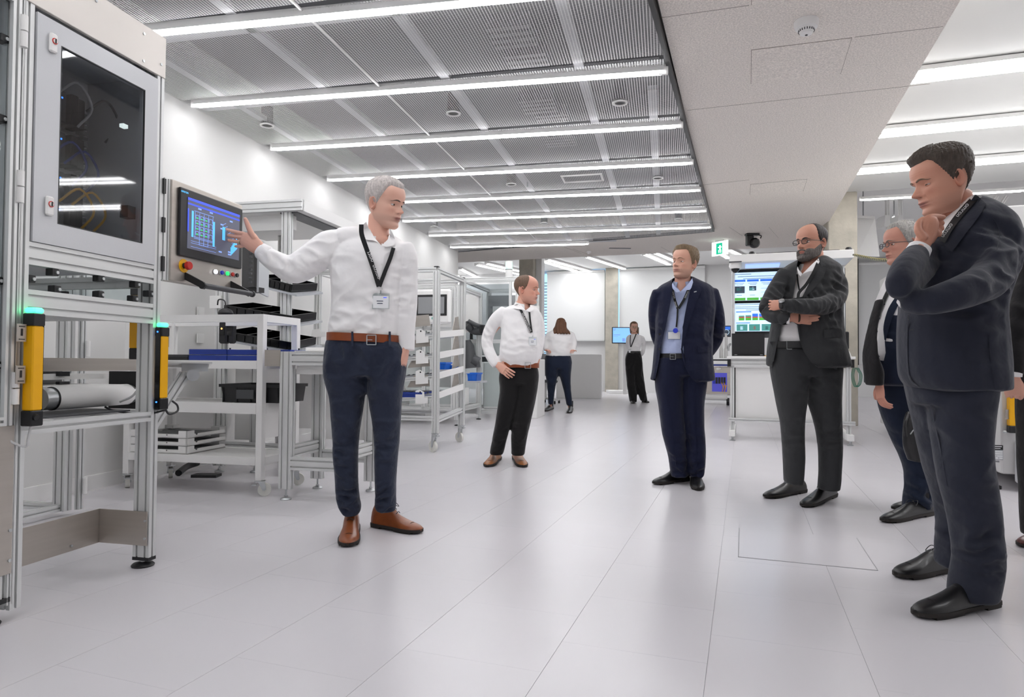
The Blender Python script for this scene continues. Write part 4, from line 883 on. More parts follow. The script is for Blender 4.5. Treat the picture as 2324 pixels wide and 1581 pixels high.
rb = T('industrial_robot', 'grey robot joint low in the cell above the blue bin', 'robot', 4.9, va+.1, .98); MB().lathe(D(1068, 835, 10.3), D(1062, 770, 10.3), [(0, .16), (.1, .15), (.2, .1), (.34, .09), (.44, .04)], 18).build('joint_body', 'darkgrey', rb, True); MB().cyl(D(1072, 815, 10.2), D(1086, 822, 10.2), .08, 16).build('wrist', 'darkgrey', rb, True)
lt = T('light_tower', 'white signal tower with a pale green band on top of the robot cell', 'signal lamp', 4.5, 1.35, 2.22)
b0 = D(1155, 634, 10.6); c = lambda y: np.array([b0[0], b0[1], D(1155, y, 10.6)[2]])
MB().cyl([b0[0], b0[1], 2.22], c(612), .06, 18).build('base', 'white', lt, True); MB().cyl(c(612), c(596), .058, 18).build('lens', mat('pale_green_lens', 'd8f6e6', .3, emit=.35, ecol='c8f6e0'), lt, True); MB().cyl(c(596), c(593), .06, 18).build('cap', 'white', lt, True)
MB().cyl(c(613), c(611), .062, 18).build('band', 'grey', lt, True)
# profile bench between cell and men
bn = T('cabinet', 'low white machine cabinet with dark fittings behind the hip of the white-shirted man', 'cabinet', 5.2, 1.75)
a, _ = qs(1185, 900, 4.7); b_, _ = qs(1219, 900, 4.7)
WB().box(a, b_, 4.7, 5.4, .0, .95, .01).build('body', 'white', bn); WB().box(a-.3, b_-.1, 4.68, 4.72, 1.1, 1.16).build('ledge', 'white', bn)
WB().box(a-.25, a-.05, 4.66, 4.7, 1.0, 1.1).build('valve_block', 'black', bn); WB().box(a-.25, a-.05, 4.66, 4.7, .95, .99).build('warning_strip', 'yellow', bn)
# desk box, office chair
dk = thing('desk', 'plain pale box desk behind the woman seen from the back', 'desk', Z(1285, 903)); a = Z(1262, 903); b_ = Z(1306, 899)
l = MB((a[0], a[1], 0), YF*.5); l.box(0, 1.0*np.linalg.norm((b_-a)[:2]), 0, .7, 0, 1.12, .01).build('side_panel', 'cartwhite', dk); MB((a[0], a[1], 0), YF*.5).box(-.9, 0, .1, .75, 1.08, 1.12).build('top', 'white', dk)
oc = thing('office_chair', 'white office chair with dark seat left of the woman seen from behind', 'chair', Z(1238, 915)); O = np.array(Z(1238, 915)); 
for k in range(5):
    an = k*1.257+.3; e = O+[math.cos(an)*.32, math.sin(an)*.32, .07]; MB().bar(O+[0, 0, .12], e, .04, .035).build('leg', 'chair', oc); MB().cyl(e-[.02, 0, .035], e+[.02, 0, -.035], .035, 12).build('caster', 'black', oc, True)
MB().cyl(O+[0, 0, .12], O+[0, 0, .45], .03, 12).build('gas_column', 'chair', oc); MB((O[0], O[1], 0)).box(-.25, .25, -.24, .24, .46, .52, .02).build('seat', 'darkgrey', oc)
MB((O[0], O[1], 0)).box(-.22, .22, .2, .24, .6, 1.1, .015).build('backrest', 'grey', oc)
for s_ in (-.28, .28): MB().tube([O+[s_*.6, .1, .47], O+[s_, .1, .5], O+[s_, .0, .72], O+[s_, -.2, .74]], .018).build('armrest', 'chair', oc, True)
# far television on a foot
tv = thing('television', 'wide television with a pale blue slide on a floor stand beside the slim column', 'television', Z(1420, 893)); a = D(1389, 779, 17.5); b_ = D(1450, 779, 17.5); zt = D(1400, 742, 17.5)[2]
MB().box(a[0], b_[0], a[1], a[1]+.05, a[2], zt, .008).build('frame', 'black', tv); MB().box(a[0]+.02, b_[0]-.02, a[1]-.004, a[1], a[2]+.025, zt-.02).build('screen', mat('tv_slide', '8cc4fb', .4, emit=.85, ecol='86c0fb'), tv)
for i, (x0, x1, z0, z1) in enumerate(((.05, .14, .85, .90), (.05, .12, .78, .82), (.05, .3, .50, .54), (.05, .22, .42, .44), (.38, .48, .12, .32), (.68, .78, .12, .3))):
    w = b_[0]-a[0]; h = zt-a[2]; MB().box(a[0]+w*x0, a[0]+w*x1, a[1]-.006, a[1]-.004, a[2]+h*z0, a[2]+h*z1).build('slide_block', scl, tv)
m_ = (a+b_)/2; MB().box(m_[0]-.05, m_[0]+.05, m_[1]+.05, m_[1]+.1, .08, zt-.2).build('column', 'white', tv)
p0, p1 = Z(1383, 893), Z(1460, 893); MB().box(p0[0], p1[0]+.1, p0[1], p0[1]+.7, 0, .09, .01).build('foot_plate', 'white', tv)
# ================================================================ RIGHT SIDE (F frame: x along FV, y along FU)
def fo(p): p = np.array(p); return float(p@FV), float(p@FU), float(p[2])
def fw(x, u, z=0.): return FV*x+FU*u+np.array([0, 0, z])
def qf(px, py, u): r = fo(PL(px, py, fw(0, u), FU)); return r[0], r[2]      # on plane u
def qx(px, py, x): r = fo(PL(px, py, fw(x, 0), FV)); return r[1], r[2]
def FF(): return MB((0, 0, 0), YF)
def TF(name, label, cat, x, u, z=0, group=None): return thing(name, label, cat, fw(x, u, z), YF, group)
U0 = fo(Z(1661, 1000))[1]+.12; XL = qf(1658, 900, U0)[0]; XR = qf(1934, 900, U0)[0]
zz = lambda y, px=1700: qf(px, y, U0)[1]
db = TF('demo_bench', 'white and aluminium demo bench with a video wall under a canopy, behind the bearded man', 'workbench', (XL+XR)/2, U0+.3)
def E_(name, m, f, par=None, smooth=False): b = FF(); f(b); return b.build(name, m, par or db, smooth)
zt = zz(808); zc0 = zz(597); zc1 = zz(581)
for x in (XL+.02, XR-.03):
    E_('leg', 'alu', lambda b: b.prof((x, U0+.04, .1), (x, U0+.04, zt-.06), .045, .06, up=(0, 1, 0)))
    E_('upright', 'alu', lambda b: b.prof((x, U0+.5, zt), (x, U0+.5, zc0), .045, .045, up=(0, 1, 0)))
    E_('foot_beam', 'white', lambda b: b.box(x-.035, x+.035, U0-.12, U0+.75, .05, .12, .006))
    for u in (U0-.08, U0+.7): E_('levelling_foot', 'zinc', lambda b: b.lathe((x, u, 0), (x, u, 1), [(0, .035), (.01, .035), (.02, .012), (.05, .012)], 14), None, True)
E_('work_top', 'white', lambda b: b.box(XL-.04, XR+.03, U0-.06, U0+.7, zt-.03, zt, .004))
E_('top_rail', 'alu', lambda b: b.prof((XL, U0, zz(822)), (XR, U0, zz(822)), .04, .08, nh=2))
E_('corner_block', 'black', lambda b: b.box(XL-.035, XL+.005, U0-.03, U0+.02, zz(832), zz(815)))
E_('corner_block', 'black', lambda b: b.box(XR-.01, XR+.02, U0-.03, U0+.02, zz(832), zz(815)))
E_('front_panel', 'cartwhite', lambda b: b.box(XL+.055, XR-.05, U0+.05, U0+.06, zz(950), zz(834)))
E_('panel_gap', 'black', lambda b: b.box(XL+.042, XL+.055, U0+.05, U0+.06, zz(950), zz(834)))
E_('lower_rail', 'alu', lambda b: b.prof((XL-.02, U0, zz(953)), (XR+.03, U0, zz(953)), .04, .045))
cx0, cx1 = qf(1655, 590, U0-.1)[0], qf(1938, 580, U0-.1)[0]
E_('canopy', 'white', lambda b: b.box(cx0, cx1, U0-.1, U0+.75, zc0, zc1+.01, .006))
E_('canopy_lamp', mat('canopy_blue_light', 'a9c3ff', .4, emit=.7, ecol='9fbcff'), lambda b: b.box(cx0+.18, cx1-.75, U0+.05, U0+.35, zc0-.012, zc0))
E_('back_board', 'darkgrey', lambda b: b.box(XL+.02, XR-.02, U0+.56, U0+.6, zz(762), zc0))
E_('cable_post', 'black', lambda b: b.box(qf(1788, 600, U0+.4)[0], qf(1796, 600, U0+.4)[0], U0+.4, U0+.43, zz(640), zc0))
# four screens of the video wall
US = U0+.52; sw = mat('slide_white', 'cfe6f8', .4, emit=.75, ecol='cbe4fa'); sblue = mat('slide_blue', '2f6fdc', .4, emit=.6, ecol='2f6fdc'); sgreen = mat('slide_green', '4fae3a', .4, emit=.5, ecol='4fae3a'); stext = mat('slide_text', '7a93b4', .4, emit=.35, ecol='7a93b4'); sred = mat('slide_red', 'c24848', .4, emit=.45, ecol='c24848'); sdark = mat('slide_dark', '3c4a58', .4, emit=.2, ecol='3c4a58'); steal = mat('slide_teal', '4f9a92', .4, emit=.35, ecol='4f9a92')
xs = [qf(1661.5, 650, US)[0], 0, qf(1919, 650, US)[0]]; xs[1] = (xs[0]+xs[2])/2
rows_ = [(616, 684), (686, 754)]
names = [['upper left screen of the video wall, slide with blue headings and green bars', 'upper right screen of the video wall, mostly behind the bearded man'], ['lower left screen of the video wall, slide with striped bar charts', 'lower right screen of the video wall with a device photo']]
for r, (ya, yb) in enumerate(rows_):
    z1, z0 = qf(1700, ya, US)[1], qf(1700, yb, US)[1]
    for c in range(2):
        x0, x1 = xs[c]+.003, xs[c+1]-.003; w = x1-x0; h = z1-z0
        t = TF('screen', names[r][c], 'screen', (x0+x1)/2, US, z0, 'video wall screens')
        FF().box(x0, x1, US-.012, US+.045, z0, z1, .003).build('frame', 'black', t)
        FF().box(x0+.012, x1-.012, US-.014, US-.012, z0+.012, z1-.012).build('display', sw, t)
        def blk(a0, a1, b0, b1, m, nm='slide_block'): FF().box(x0+w*a0, x0+w*a1, US-.016, US-.0142, z0+h*b0, z0+h*b1).build(nm, m, t)
        if r == 0:
            for a0, a1, b in ((.03, .35, .90), (.1, .93, .82), (.2, .8, .745)): blk(a0, a1, b, b+.022, stext, 'text_line')
            for k in range(4):
                a = .03+k*.243; blk(a, a+.215, .66, .73, sblue); blk(a, a+.215, .04, .125, sgreen); blk(a+.02, a+.19, .60, .615, stext, 'text_line'); blk(a+.05, a+.17, .555, .57, stext, 'text_line')
                if k < 2:
                    blk(a+.01+.03*k, a+.2-.03*k, .28+.08*k, .51, sdark); blk(a+.05, a+.16, .36, .46, steal); blk(a+.1, a+.14, .38, .49, sw)
                else: blk(a+.01, a+.2, .3, .31, stext, 'text_line'); blk(a+.01, a+.2, .42, .43, stext, 'text_line')
                blk(a+.05, a+.15, .2, .215, stext, 'text_line')
        elif c == 0 or True:
            if c == 1: blk(0, .0+.999, .02, .98, sdark); blk(.62, .97, .05, .5, sw); blk(.7, .9, .1, .45, sdark); blk(.6, .95, .62, .65, stext, 'text_line'); continue
            for a0, a1, b in ((.03, .6, .92), (.06, .9, .84), (.06, .8, .785), (.25, .8, .73)): blk(a0, a1, b, b+.02, stext, 'text_line')
            blk(.07, .35, .67, .70, sblue, 'text_line'); blk(.07, .33, .305, .33, sblue, 'text_line')
            for k in range(6):
                a = .12+k*.125; tt = (.56, .57, .62, .62, .6, .58)[k]; blk(a, a+.105, .40, .485, sgreen); blk(a, a+.105, .485, .52, sred); blk(a, a+.105, .52, tt, (steal, steal, sblue, sblue, steal, sgreen)[k])
            for k in range(3): a = .08+k*.23; blk(a, a+.2, .05, .27, steal); blk(a+.07, a+.12, .09, .2, (sw, sred, sdark)[k])
lt_ = TF('laptop', 'open black laptop seen from its lid on the demo bench', 'laptop', XL+.3, U0+.2, zt)
a = qf(1661, 757, U0+.1); b_ = qf(1735, 803, U0+.1)
l = FF(); l.add([(a[0], U0+.1, zt+.012), (b_[0], U0+.1, zt+.012), (b_[0], U0+.02, a[1]), (a[0], U0+.02, a[1])]+[(a[0], U0+.108, zt+.012), (b_[0], U0+.108, zt+.012), (b_[0], U0+.028, a[1]), (a[0], U0+.028, a[1])], [(0, 1, 2, 3), (7, 6, 5, 4), (0, 4, 5, 1), (1, 5, 6, 2), (2, 6, 7, 3), (3, 7, 4, 0)]); l.build('lid', 'black', lt_)
FF().box(a[0], b_[0]+.01, U0+.09, U0+.32, zt, zt+.016, .003).build('base', 'black', lt_)
for x in (a[0]+.03, b_[0]-.05): FF().box(x, x+.03, U0+.08, U0+.095, zt+.014, zt+.022).build('hinge', 'grey', lt_)
FF().box(b_[0]+.0, b_[0]+.03, U0+.05, U0+.08, zt, zt+.008).build('plug', 'yellow', lt_)
dc = TF('dome_camera', 'white dome camera under the left end of the bench canopy', 'camera', qf(1669, 605, U0)[0], U0, zc0)
c = qf(1669, 600, U0-.02); z1 = qf(1669, 602, U0)[1]
FF().lathe((c[0], U0+.0, zc0), (c[0], U0+.0, zc0-1), [(0, .07), (.03, .075), (.06, .06)], 22).build('housing', 'white', dc, True)
FF().lathe((c[0], U0, zc0-.05), (c[0], U0, zc0-1), [(0, .05), (.03, .045), (.055, .022), (.06, .004)], 20).build('dome', 'blackgloss', dc, True)
FF().box(c[0]-.07, c[0]+.07, U0-.104, U0-.1, zc0+.0, zc0+.014).build('bracket', 'darkgrey', dc)
for px, lb in ((1706, 'small black puck on top of the bench canopy, left end'), (1926, 'small black puck on top of the bench canopy, right end')):
    x = qf(px, 575, U0)[0]; t = TF('puck_antenna', lb, 'antenna', x, U0, zc1+.01, 'pucks on the bench canopy'); FF().lathe((x, U0, zc1+.01), (x, U0, 9), [(0, .035), (.025, .035), (.04, .025)], 18).build('cap', 'black', t, True)
t = TF('cable_strip', 'long thin black strip lying on top of the bench canopy', 'strip', XL+.8, U0, zc1+.01); FF().box(qf(1716, 575, U0)[0], qf(1905, 570, U0)[0], U0-.02, U0+.02, zc1+.01, zc1+.028).build('strip', 'black', t)
t = TF('handheld_device', 'black handheld device in a holder at the right end of the demo bench', 'device', XR-.05, U0+.1, zt); x = qf(1912, 770, U0)[0]
FF().box(x-.01, x+.07, U0+.02, U0+.08, qf(1912, 792, U0)[1], qf(1912, 752, U0)[1], .01).build('body', 'black', t); FF().tube([(x+.04, U0+.05, zt+.1), (x+.07, U0+.04, zt+.05), (x+.09, U0+.05, zt+.0)], .008).build('white_cable', 'white', t, True)
t = TF('cable_loop', 'green cable coil hanging beside the right leg of the demo bench', 'cable', XR+.02, U0, zz(835))
for k in range(3):
    x = XR+.04+k*.012; FF().tube([(x-.03, U0, zz(832)), (x-.045, U0+.01, zz(850)), (x-.02, U0, zz(872)), (x+.02, U0, zz(868)), (x+.035, U0, zz(848)), (x, U0, zz(832))], .004).build('loop', mat('green_cable', '1f6a55', .5), t, True)
# striped rope cable from canopy to the right
p = [D(1937, 578, 7.1), D(1960, 583, 6.6), D(1985, 588, 6.2), D(2010, 590, 5.8), D(2040, 585, 5.5), D(2075, 574, 5.2)]
rp = thing('twisted_rope', 'black and yellow twisted rope hanging from the bench canopy to the right', 'rope', p[0])
pp = crom(p, 12)
MB().tube(pp, .011, 8, 1).build('core', 'black', rp, True)
for k in range(0, len(pp)-1, 2): MB().cyl(pp[k], pp[k]+(pp[k+1]-pp[k])*.6+[0, 0, .004], .0125, 8).build('yellow_twist', mat('rope_straw', 'b8ae6a', .6) if k == 0 else 'ropey', rp, True) if k else M.__setitem__('ropey', mat('rope_straw', 'b8ae6a', .6))
# steel test bench further back
UB = fo(D(1636, 905, 14.5))[1]
ub = lambda px, py: qf(px, py, UB)
tb2 = TF('test_bench', 'stainless test bench with purple lit window, between navy suit and demo bench', 'machine', ub(1630, 900)[0], UB+.3)
def G_(name, m, f, par=None, smooth=False): b = FF(); f(b); return b.build(name, m, par or tb2, smooth)
xa, xb = ub(1596, 880)[0], ub(1662, 880)[0]
G_('cabinet', 'steel', lambda b: b.box(xa, xb, UB, UB+.8, ub(1630, 896)[1], ub(1630, 832)[1], .01))
w0, w1 = ub(1616, 888), ub(1650, 846); wn = G_('window', mat('violet_lit', '4a4bb0', .4, emit=.35, ecol='5a58d8'), lambda b: b.box(w0[0], w1[0], UB-.01, UB, w0[1], w1[1]))
for k in range(5): q = ub(1618+k*6, 864); G_('controller', 'black' if k != 0 else 'bbtn', lambda b: b.box(q[0], q[0]+.045, UB-.03, UB-.01, q[1]-.06, q[1]+.08), wn)
for k in range(2): q = ub(1638+k*5, 868); G_('hose', 'yellow', lambda b: b.tube([(q[0], UB-.03, q[1]), (q[0]+.03, UB-.04, q[1]-.1), (q[0]+.01, UB-.03, q[1]-.2), (q[0]+.05, UB-.03, q[1]-.05)], .008), wn, True)
G_('blue_edge', 'blue', lambda b: b.box(xa, xb, UB-.02, UB+.8, ub(1630, 830)[1], ub(1630, 826)[1])); G_('shelf', 'black', lambda b: b.box(xa, xb, UB-.02, UB+.8, ub(1630, 818)[1], ub(1630, 815)[1]))
G_('base_pipe', 'white', lambda b: b.cyl((xa, UB, .17), (xb-.1, UB, .17), .07, 14), None, True); G_('caster', 'black', lambda b: b.cyl((xb-.12, UB, .08), (xb-.06, UB, .08), .08, 16), None, True)
G_('label_plate', 'white', lambda b: b.box(ub(1626, 838)[0], ub(1636, 838)[0], UB-.005, UB, ub(1630, 839)[1], ub(1630, 834)[1]))
for px in (1636, 1647): q = ub(px, 812); G_('beaker', 'white', lambda b: b.lathe((q[0], UB+.2, q[1]), (q[0], UB+.2, 9), [(0, .04), (.2, .04), (.22, .028), (.55 if px == 1647 else .75, .026)], 14), None, True)
q = ub(1652, 785); G_('tap', 'zinc', lambda b: b.tube([(q[0], UB+.2, q[1]-.1), (q[0]+.02, UB+.2, q[1]+.02), (q[0]+.1, UB+.2, q[1]+.06)], .025), None, True)
q0, q1 = ub(1640, 763), ub(1658, 737); mt_ = TF('monitor', 'small monitor with a dark round graphic above the steel test bench', 'monitor', q0[0], UB+.3, q0[1])
FF().box(q0[0]-.2, q1[0], UB+.28, UB+.32, q0[1], q1[1]).build('frame', 'black', mt_); FF().box(q0[0]-.19, q1[0]-.01, UB+.27, UB+.28, q0[1]+.02, q1[1]-.02).build('screen', sdark, mt_); FF().box(q0[0]-.19, q1[0]-.01, UB+.262, UB+.27, q1[1]-.09, q1[1]-.02).build('menu_bar', sblue, mt_)
q = ub(1648, 752); m_ = FF(); n = 20
for k in range(n): a = 2*math.pi*k/n; a2 = 2*math.pi*(k+1)/n; m_.bar((q[0]+.055*math.cos(a), UB+.262, q[1]+.055*math.sin(a)), (q[0]+.055*math.cos(a2), UB+.262, q[1]+.055*math.sin(a2)), .012, .008)
m_.build('ring_graphic', sw, mt_); FF().box(q[0]-.02, q[0]+.02, UB+.3, UB+.33, ub(1640, 812)[1], q0[1]).build('pole', 'white', mt_)
# hanging board and projectors beyond the pillar
q0, q1 = D(1944, 583, 11.5), D(1992, 492, 11.5)
hb_ = thing('hanging_board', 'grey board hanging from thin wires right of the broad pillar', 'board', q0); MB().poly([D(1944, 580, 11.5), D(1996, 582, 11.3), D(1986, 494, 11.3), D(1944, 492, 11.5)], (0, .03, 0)).build('panel', 'cartwhite', hb_)
MB().poly([D(1944, 494, 11.45), D(1986, 496, 11.25), D(1986, 491, 11.25), D(1944, 488, 11.45)], (0, .04, 0)).build('top_edge', 'white', hb_)
MB().cyl(D(1959, 492, 11.4), [*D(1959, 492, 11.4)[:2], 3.92], .01, 8).build('wire', 'grey', hb_)
for px, lb in ((2014, 'white projector on a slotted ceiling pole, left of two'), (2044, 'white projector on a slotted ceiling pole, right of two')):
    b0 = D(px, 500, 12.0); t = thing('projector', lb, 'projector', b0, 0, 'projectors on ceiling poles')
    MB().prof([b0[0], b0[1], D(px, 540, 12)[2]], [b0[0], b0[1], 3.92], .06, .06, up=(0, 1, 0)).build('pole', 'white', t); MB().poly([D(px-5, 488, 11.9), D(px+5, 488, 11.9), D(px+7, 514, 11.9), D(px-7, 514, 11.9)], (0, .25, 0)).build('housing', 'white', t)
for y, lb in ((501, 'white cross beam linking the two projector poles, upper'), (510, 'white cross beam linking the two projector poles, lower')):
    t = thing('cross_beam', lb, 'beam', D(1990, y, 12.2), 0, 'projector cross beams'); MB().bar(D(1988, y, 12.2), D(2072, y-2, 12.2), .05, .035).build('beam', 'cartwhite', t)
t = thing('tube_lamp', 'upright white tube lamp between the two projectors', 'lamp', D(2029, 525, 12.1)); MB().cyl(D(2029, 530, 12.1), D(2029, 492, 12.1), .028, 14).build('tube', 'lamp', t, True); MB().cyl(D(2029, 492, 12.1), [*D(2029, 492, 12.1)[:2], 3.92], .01, 8).build('wire', 'grey', t)
for px in (2256, 2278):
    t = thing('ceiling_pole', 'short slotted white pole under the right ceiling, %s of two' % ('left' if px == 2256 else 'right'), 'pole', D(px, 455, 11), 0, 'slotted ceiling poles'); MB().prof(D(px-5, 462, 10.5), D(px+6, 445, 10.5), .05, .05).build('rail', 'white', t)
# ---- big white machine on the right
c0 = Z(1998, 978); XM, UM1, _ = fo(c0); UM0 = fo(Z(2262, 1113))[1]+.05; zT = 2.04
bm_ = TF('machine_cabinet', 'large light grey machine cabinet behind the right-hand men, with label and yellow light curtain', 'machine', XM+1, (UM0+UM1)/2)
def H_(name, m, f, par=None, smooth=False): b = FF(); f(b); return b.build(name, m, par or bm_, smooth)
H_('body', mat('machine_grey', 'd3d2d1', .4, bump=.03, bscale=200), lambda b: b.box(XM, XM+2.6, UM0, UM1, .115, zT, .008))
H_('plinth', 'powder', lambda b: b.box(qf(2304, 1000, UM0-.02)[0], XM+2.6, UM0-.08, UM0, .06, qf(2304, 998, UM0)[1], .01))
a, b_ = qx(2006, 900, XM)[0], qx(2100, 900, XM)[0]
for k in range(2):
    ua, ub_ = UM1-.25-k*1.35, UM1-1.45-k*1.35
    dr_ = H_('door', 'powder', lambda b: b.box(XM-.02, XM, ub_, ua, .25, 1.93, .006)); H_('door_window', 'tint', lambda b: b.box(XM-.024, XM-.02, ub_+.2, ua-.2, 1.0, 1.75), dr_)
for x, u in ((XM+.12, UM1-.15), (qf(2258, 1100, UM0)[0], UM0+.05), (XM+1.4, UM0+.05)): H_('levelling_foot', 'black', lambda b: b.lathe((x, u, 0), (x, u, 1), [(0, .055), (.02, .055), (.035, .02), (.12, .018)], 16), None, True)
w0, w1 = qf(2304, 636, UM0), qf(2420, 512, UM0)
wi = H_('window', 'blackgloss', lambda b: b.box(w0[0], w1[0], UM0-.006, UM0, w0[1], w1[1])); M['silver'] = mat('mirror_tint', '8f959c', .12, .9); wi.data.materials.clear(); wi.data.materials.append(M['silver'])
q = qf(2301, 508, UM0); H_('bolt', 'zinc', lambda b: b.cyl((q[0], UM0-.008, q[1]), (q[0], UM0, q[1]), .012, 12)); 
for px, py in ((2247, 912), (2247, 1042)): q = qf(px, py, UM0); H_('bolt', 'zinc', lambda b: b.cyl((q[0], UM0-.008, q[1]), (q[0], UM0, q[1]), .009, 10))
q0, q1 = qf(2228, 1030, UM0), qf(2243, 935, UM0); H_('black_buffer', 'black', lambda b: b.box(q0[0], q1[0], UM0-.05, UM0, q0[1], q1[1], .015))
l0, l1 = qf(2247, 1042, UM0), qf(2276, 1010, UM0); lw, lh = l1[0]-l0[0], l1[1]-l0[1]
lab_ = H_('type_plate', 'plate', lambda b: b.box(l0[0], l1[0], UM0-.004, UM0, l0[1], l1[1])); H_('plate_header', 'black', lambda b: b.box(l0[0], l1[0], UM0-.005, UM0-.004, l1[1]-lh*.32, l1[1]), lab_)
for k, (a0, a1, bz_) in enumerate(((.04, .96, .5), (.04, .96, .36), (.04, .48, .21), (.52, .96, .21), (.04, .3, .07), (.36, .62, .07), (.68, .96, .07))): H_('plate_field', 'paper', lambda b: b.box(l0[0]+lw*a0, l0[0]+lw*a1, UM0-.0055, UM0-.004, l0[1]+lh*bz_, l0[1]+lh*(bz_+.10)), lab_)
H_('plate_mark', 'paper', lambda b: (b.cyl((l0[0]+lw*.15, UM0-.006, l1[1]-lh*.18), (l0[0]+lw*.15, UM0-.005, l1[1]-lh*.18), .006, 12), b.box(l0[0]+lw*.35, l0[0]+lw*.9, UM0-.006, UM0-.005, l1[1]-lh*.12, l1[1]-lh*.07), b.box(l0[0]+lw*.35, l0[0]+lw*.8, UM0-.006, UM0-.005, l1[1]-lh*.24, l1[1]-lh*.2)), lab_)
H_('plate_tag', 'grey', lambda b: b.box(l0[0]+lw*.35, l0[0]+lw*.7, UM0-.004, UM0, l0[1]-.018, l0[1]-.006), lab_)
g0, g1 = qf(2291, 982, UM0-.05), qf(2306, 666, UM0-.05)
t = TF('light_curtain', 'yellow light curtain with green glow on the machine behind the far right arm', 'light curtain', g0[0], UM0-.03, g0[1], 'yellow light curtains')
def Ht(nm, m, z0, z1, e=0): FF().box(g0[0]-e, g1[0]+e, UM0-.055-e, UM0, z0, z1, .004).build(nm, m, t)
Ht('end_cap', 'black', g0[1], g0[1]+.05, .002); Ht('body', 'yellow', g0[1]+.05, g1[1]-.07); Ht('end_cap', 'black', g1[1]-.07, g1[1]-.014, .002); Ht('status_lamp', 'green', g1[1]-.014, g1[1]+.003)
for py in (712, 940): q = qf(2286, py, UM0-.03); FF().box(q[0]-.012, q[0]+.012, UM0-.04, UM0-.03, q[1]-.035, q[1]+.035).build('bracket', 'steel', t)
q = qf(2281, 980, UM0-.03); FF().lathe((q[0]-.012, UM0-.03, q[1]), (q[0]+.03, UM0-.03, q[1]), [(0, .006), (.006, .010), (.018, .010), (.024, .005)], 12).build('connector', 'zinc', t, True)
# ================================================================ PEOPLE: builders
def cloth(name, c, rough=.85, b=.35, bs=14, sheen=.15, var=.03): 
    m = mat(name, c, rough, bump=b, bscale=bs, sheen=sheen, var=var, vscale=30, spec=.25)
    for n in m.node_tree.nodes:
        if n.type == 'BUMP': n.inputs['Distance'].default_value = .022
    return m
M.update(shirt=cloth('white_shirt_cotton', 'f8f6f6', .8, .22, 9, .1, .0), shirtblue=cloth('light_blue_cotton', 'b9c4e6', .8, .4, 14, .1, .0), navychino=cloth('dark_blue_chino', '2b3142', .9, .5, 16), blacktr=cloth('black_wool', '1b1a1b', .9, .4, 14),
         navysuit=cloth('navy_suit_wool', '151a33', .85, .4, 12), greysuit=cloth('charcoal_suit_wool', '37383a', .85, .4, 12), slatesuit=cloth('slate_blue_suit_wool', '282b37', .85, .4, 10), nightsuit=cloth('dark_blue_suit_wool', '1a2336', .85, .4, 12), blacksuit=cloth('black_suit_wool', '1a191b', .85, .35, 12))
def dev(co, dy=0): return co
def stations(Y, rows, kind='slice', sub=3):
    """slice rows: (y, xl, xr, dy, ry) horizontal rings;  limb rows: (x, y, halfwidth px, dy[, ry])"""
    out = []
    for r in rows:
        if kind == 'slice':
            y, xl, xr, dy, ry = r; yy = Y+dy; out.append([*D((xl+xr)/2, y, yy), (xr-xl)/2*yy/FPX, ry])
        else:
            x, y, hw, dy = r[:4]; yy = Y+dy; w = hw*yy/FPX; out.append([*D(x, y, yy), w, r[4] if len(r) > 4 else w])
    return crom(np.array(out), sub)
def loft(mb, st, kind='slice', n=22, cap=None, pw=.9):
    if cap is None: cap = .10 if kind == 'slice' else .35
    N = len(st); rings = []
    for i in range(N):
        c = st[i, :3]
        if kind == 'slice': a1 = np.array([1., 0, 0]); a2 = np.array([0, 1., 0])
        else:
            t = st[min(i+1, N-1), :3]-st[max(i-1, 0), :3]; t /= np.linalg.norm(t)+1e-9
            ref = np.array([0, 1., 0]) if abs(t[1]) < .8 else np.array([0, 0, 1.])
            a1 = np.cross(t, ref); a1 /= np.linalg.norm(a1)+1e-9; a2 = np.cross(a1, t)
        rings.append((c, a1, a2, st[i, 3], st[i, 4]))
    def capr(i, j):
        c, a1, a2, r1, r2 = rings[i]; d = c-rings[j][0]; d /= np.linalg.norm(d)+1e-9; k = min(r1, r2)*cap
        return [(c+d*k*.6, a1, a2, r1*.8, r2*.8), (c+d*k, a1, a2, r1*.4, r2*.4)]
    A = capr(0, 1); B = capr(-1, -2); rr = [A[1], A[0]]+rings+[B[0], B[1]]; vs = []
    for c, a1, a2, r1, r2 in rr:
        for k in range(n):
            t = 2*math.pi*k/n; x, y = math.cos(t), math.sin(t); x = math.copysign(abs(x)**pw, x); y = math.copysign(abs(y)**pw, y); vs.append(c+a1*r1*x+a2*r2*y)
    m = len(rr); fs = [tuple(range(n)), tuple(range(m*n-1, (m-1)*n-1, -1))]
    for j in range(m-1): fs += [(j*n+i, j*n+n+i, j*n+n+(i+1) % n, j*n+(i+1) % n) for i in range(n)]
    mb.add(vs, fs)
def remesh(mb, vox, smooth=4):
    me = mb.mesh('tmp'); o = bpy.data.objects.new('tmp', me); COL.objects.link(o)
    r = o.modifiers.new('r', 'REMESH'); r.mode = 'VOXEL'; r.voxel_size = vox
    if smooth: s = o.modifiers.new('s', 'SMOOTH'); s.iterations = smooth; s.factor = .5
    dg = bpy.context.evaluated_depsgraph_get(); ne = bpy.data.meshes.new_from_object(o.evaluated_get(dg)); bpy.data.objects.remove(o)
    for p in ne.polygons: p.use_smooth = True
    return ne
_K = [(RNG.randn(3), RNG.rand()*6.28) for _ in range(14)]
def vnoise(p, sc):
    s = 0
    for k, (d, ph) in enumerate(_K): s = s+np.sin(p@(d*sc)+ph+1.7*np.sin(p@(_K[(k+3) % 14][0]*sc*.6)+ph*2))
    return s/4
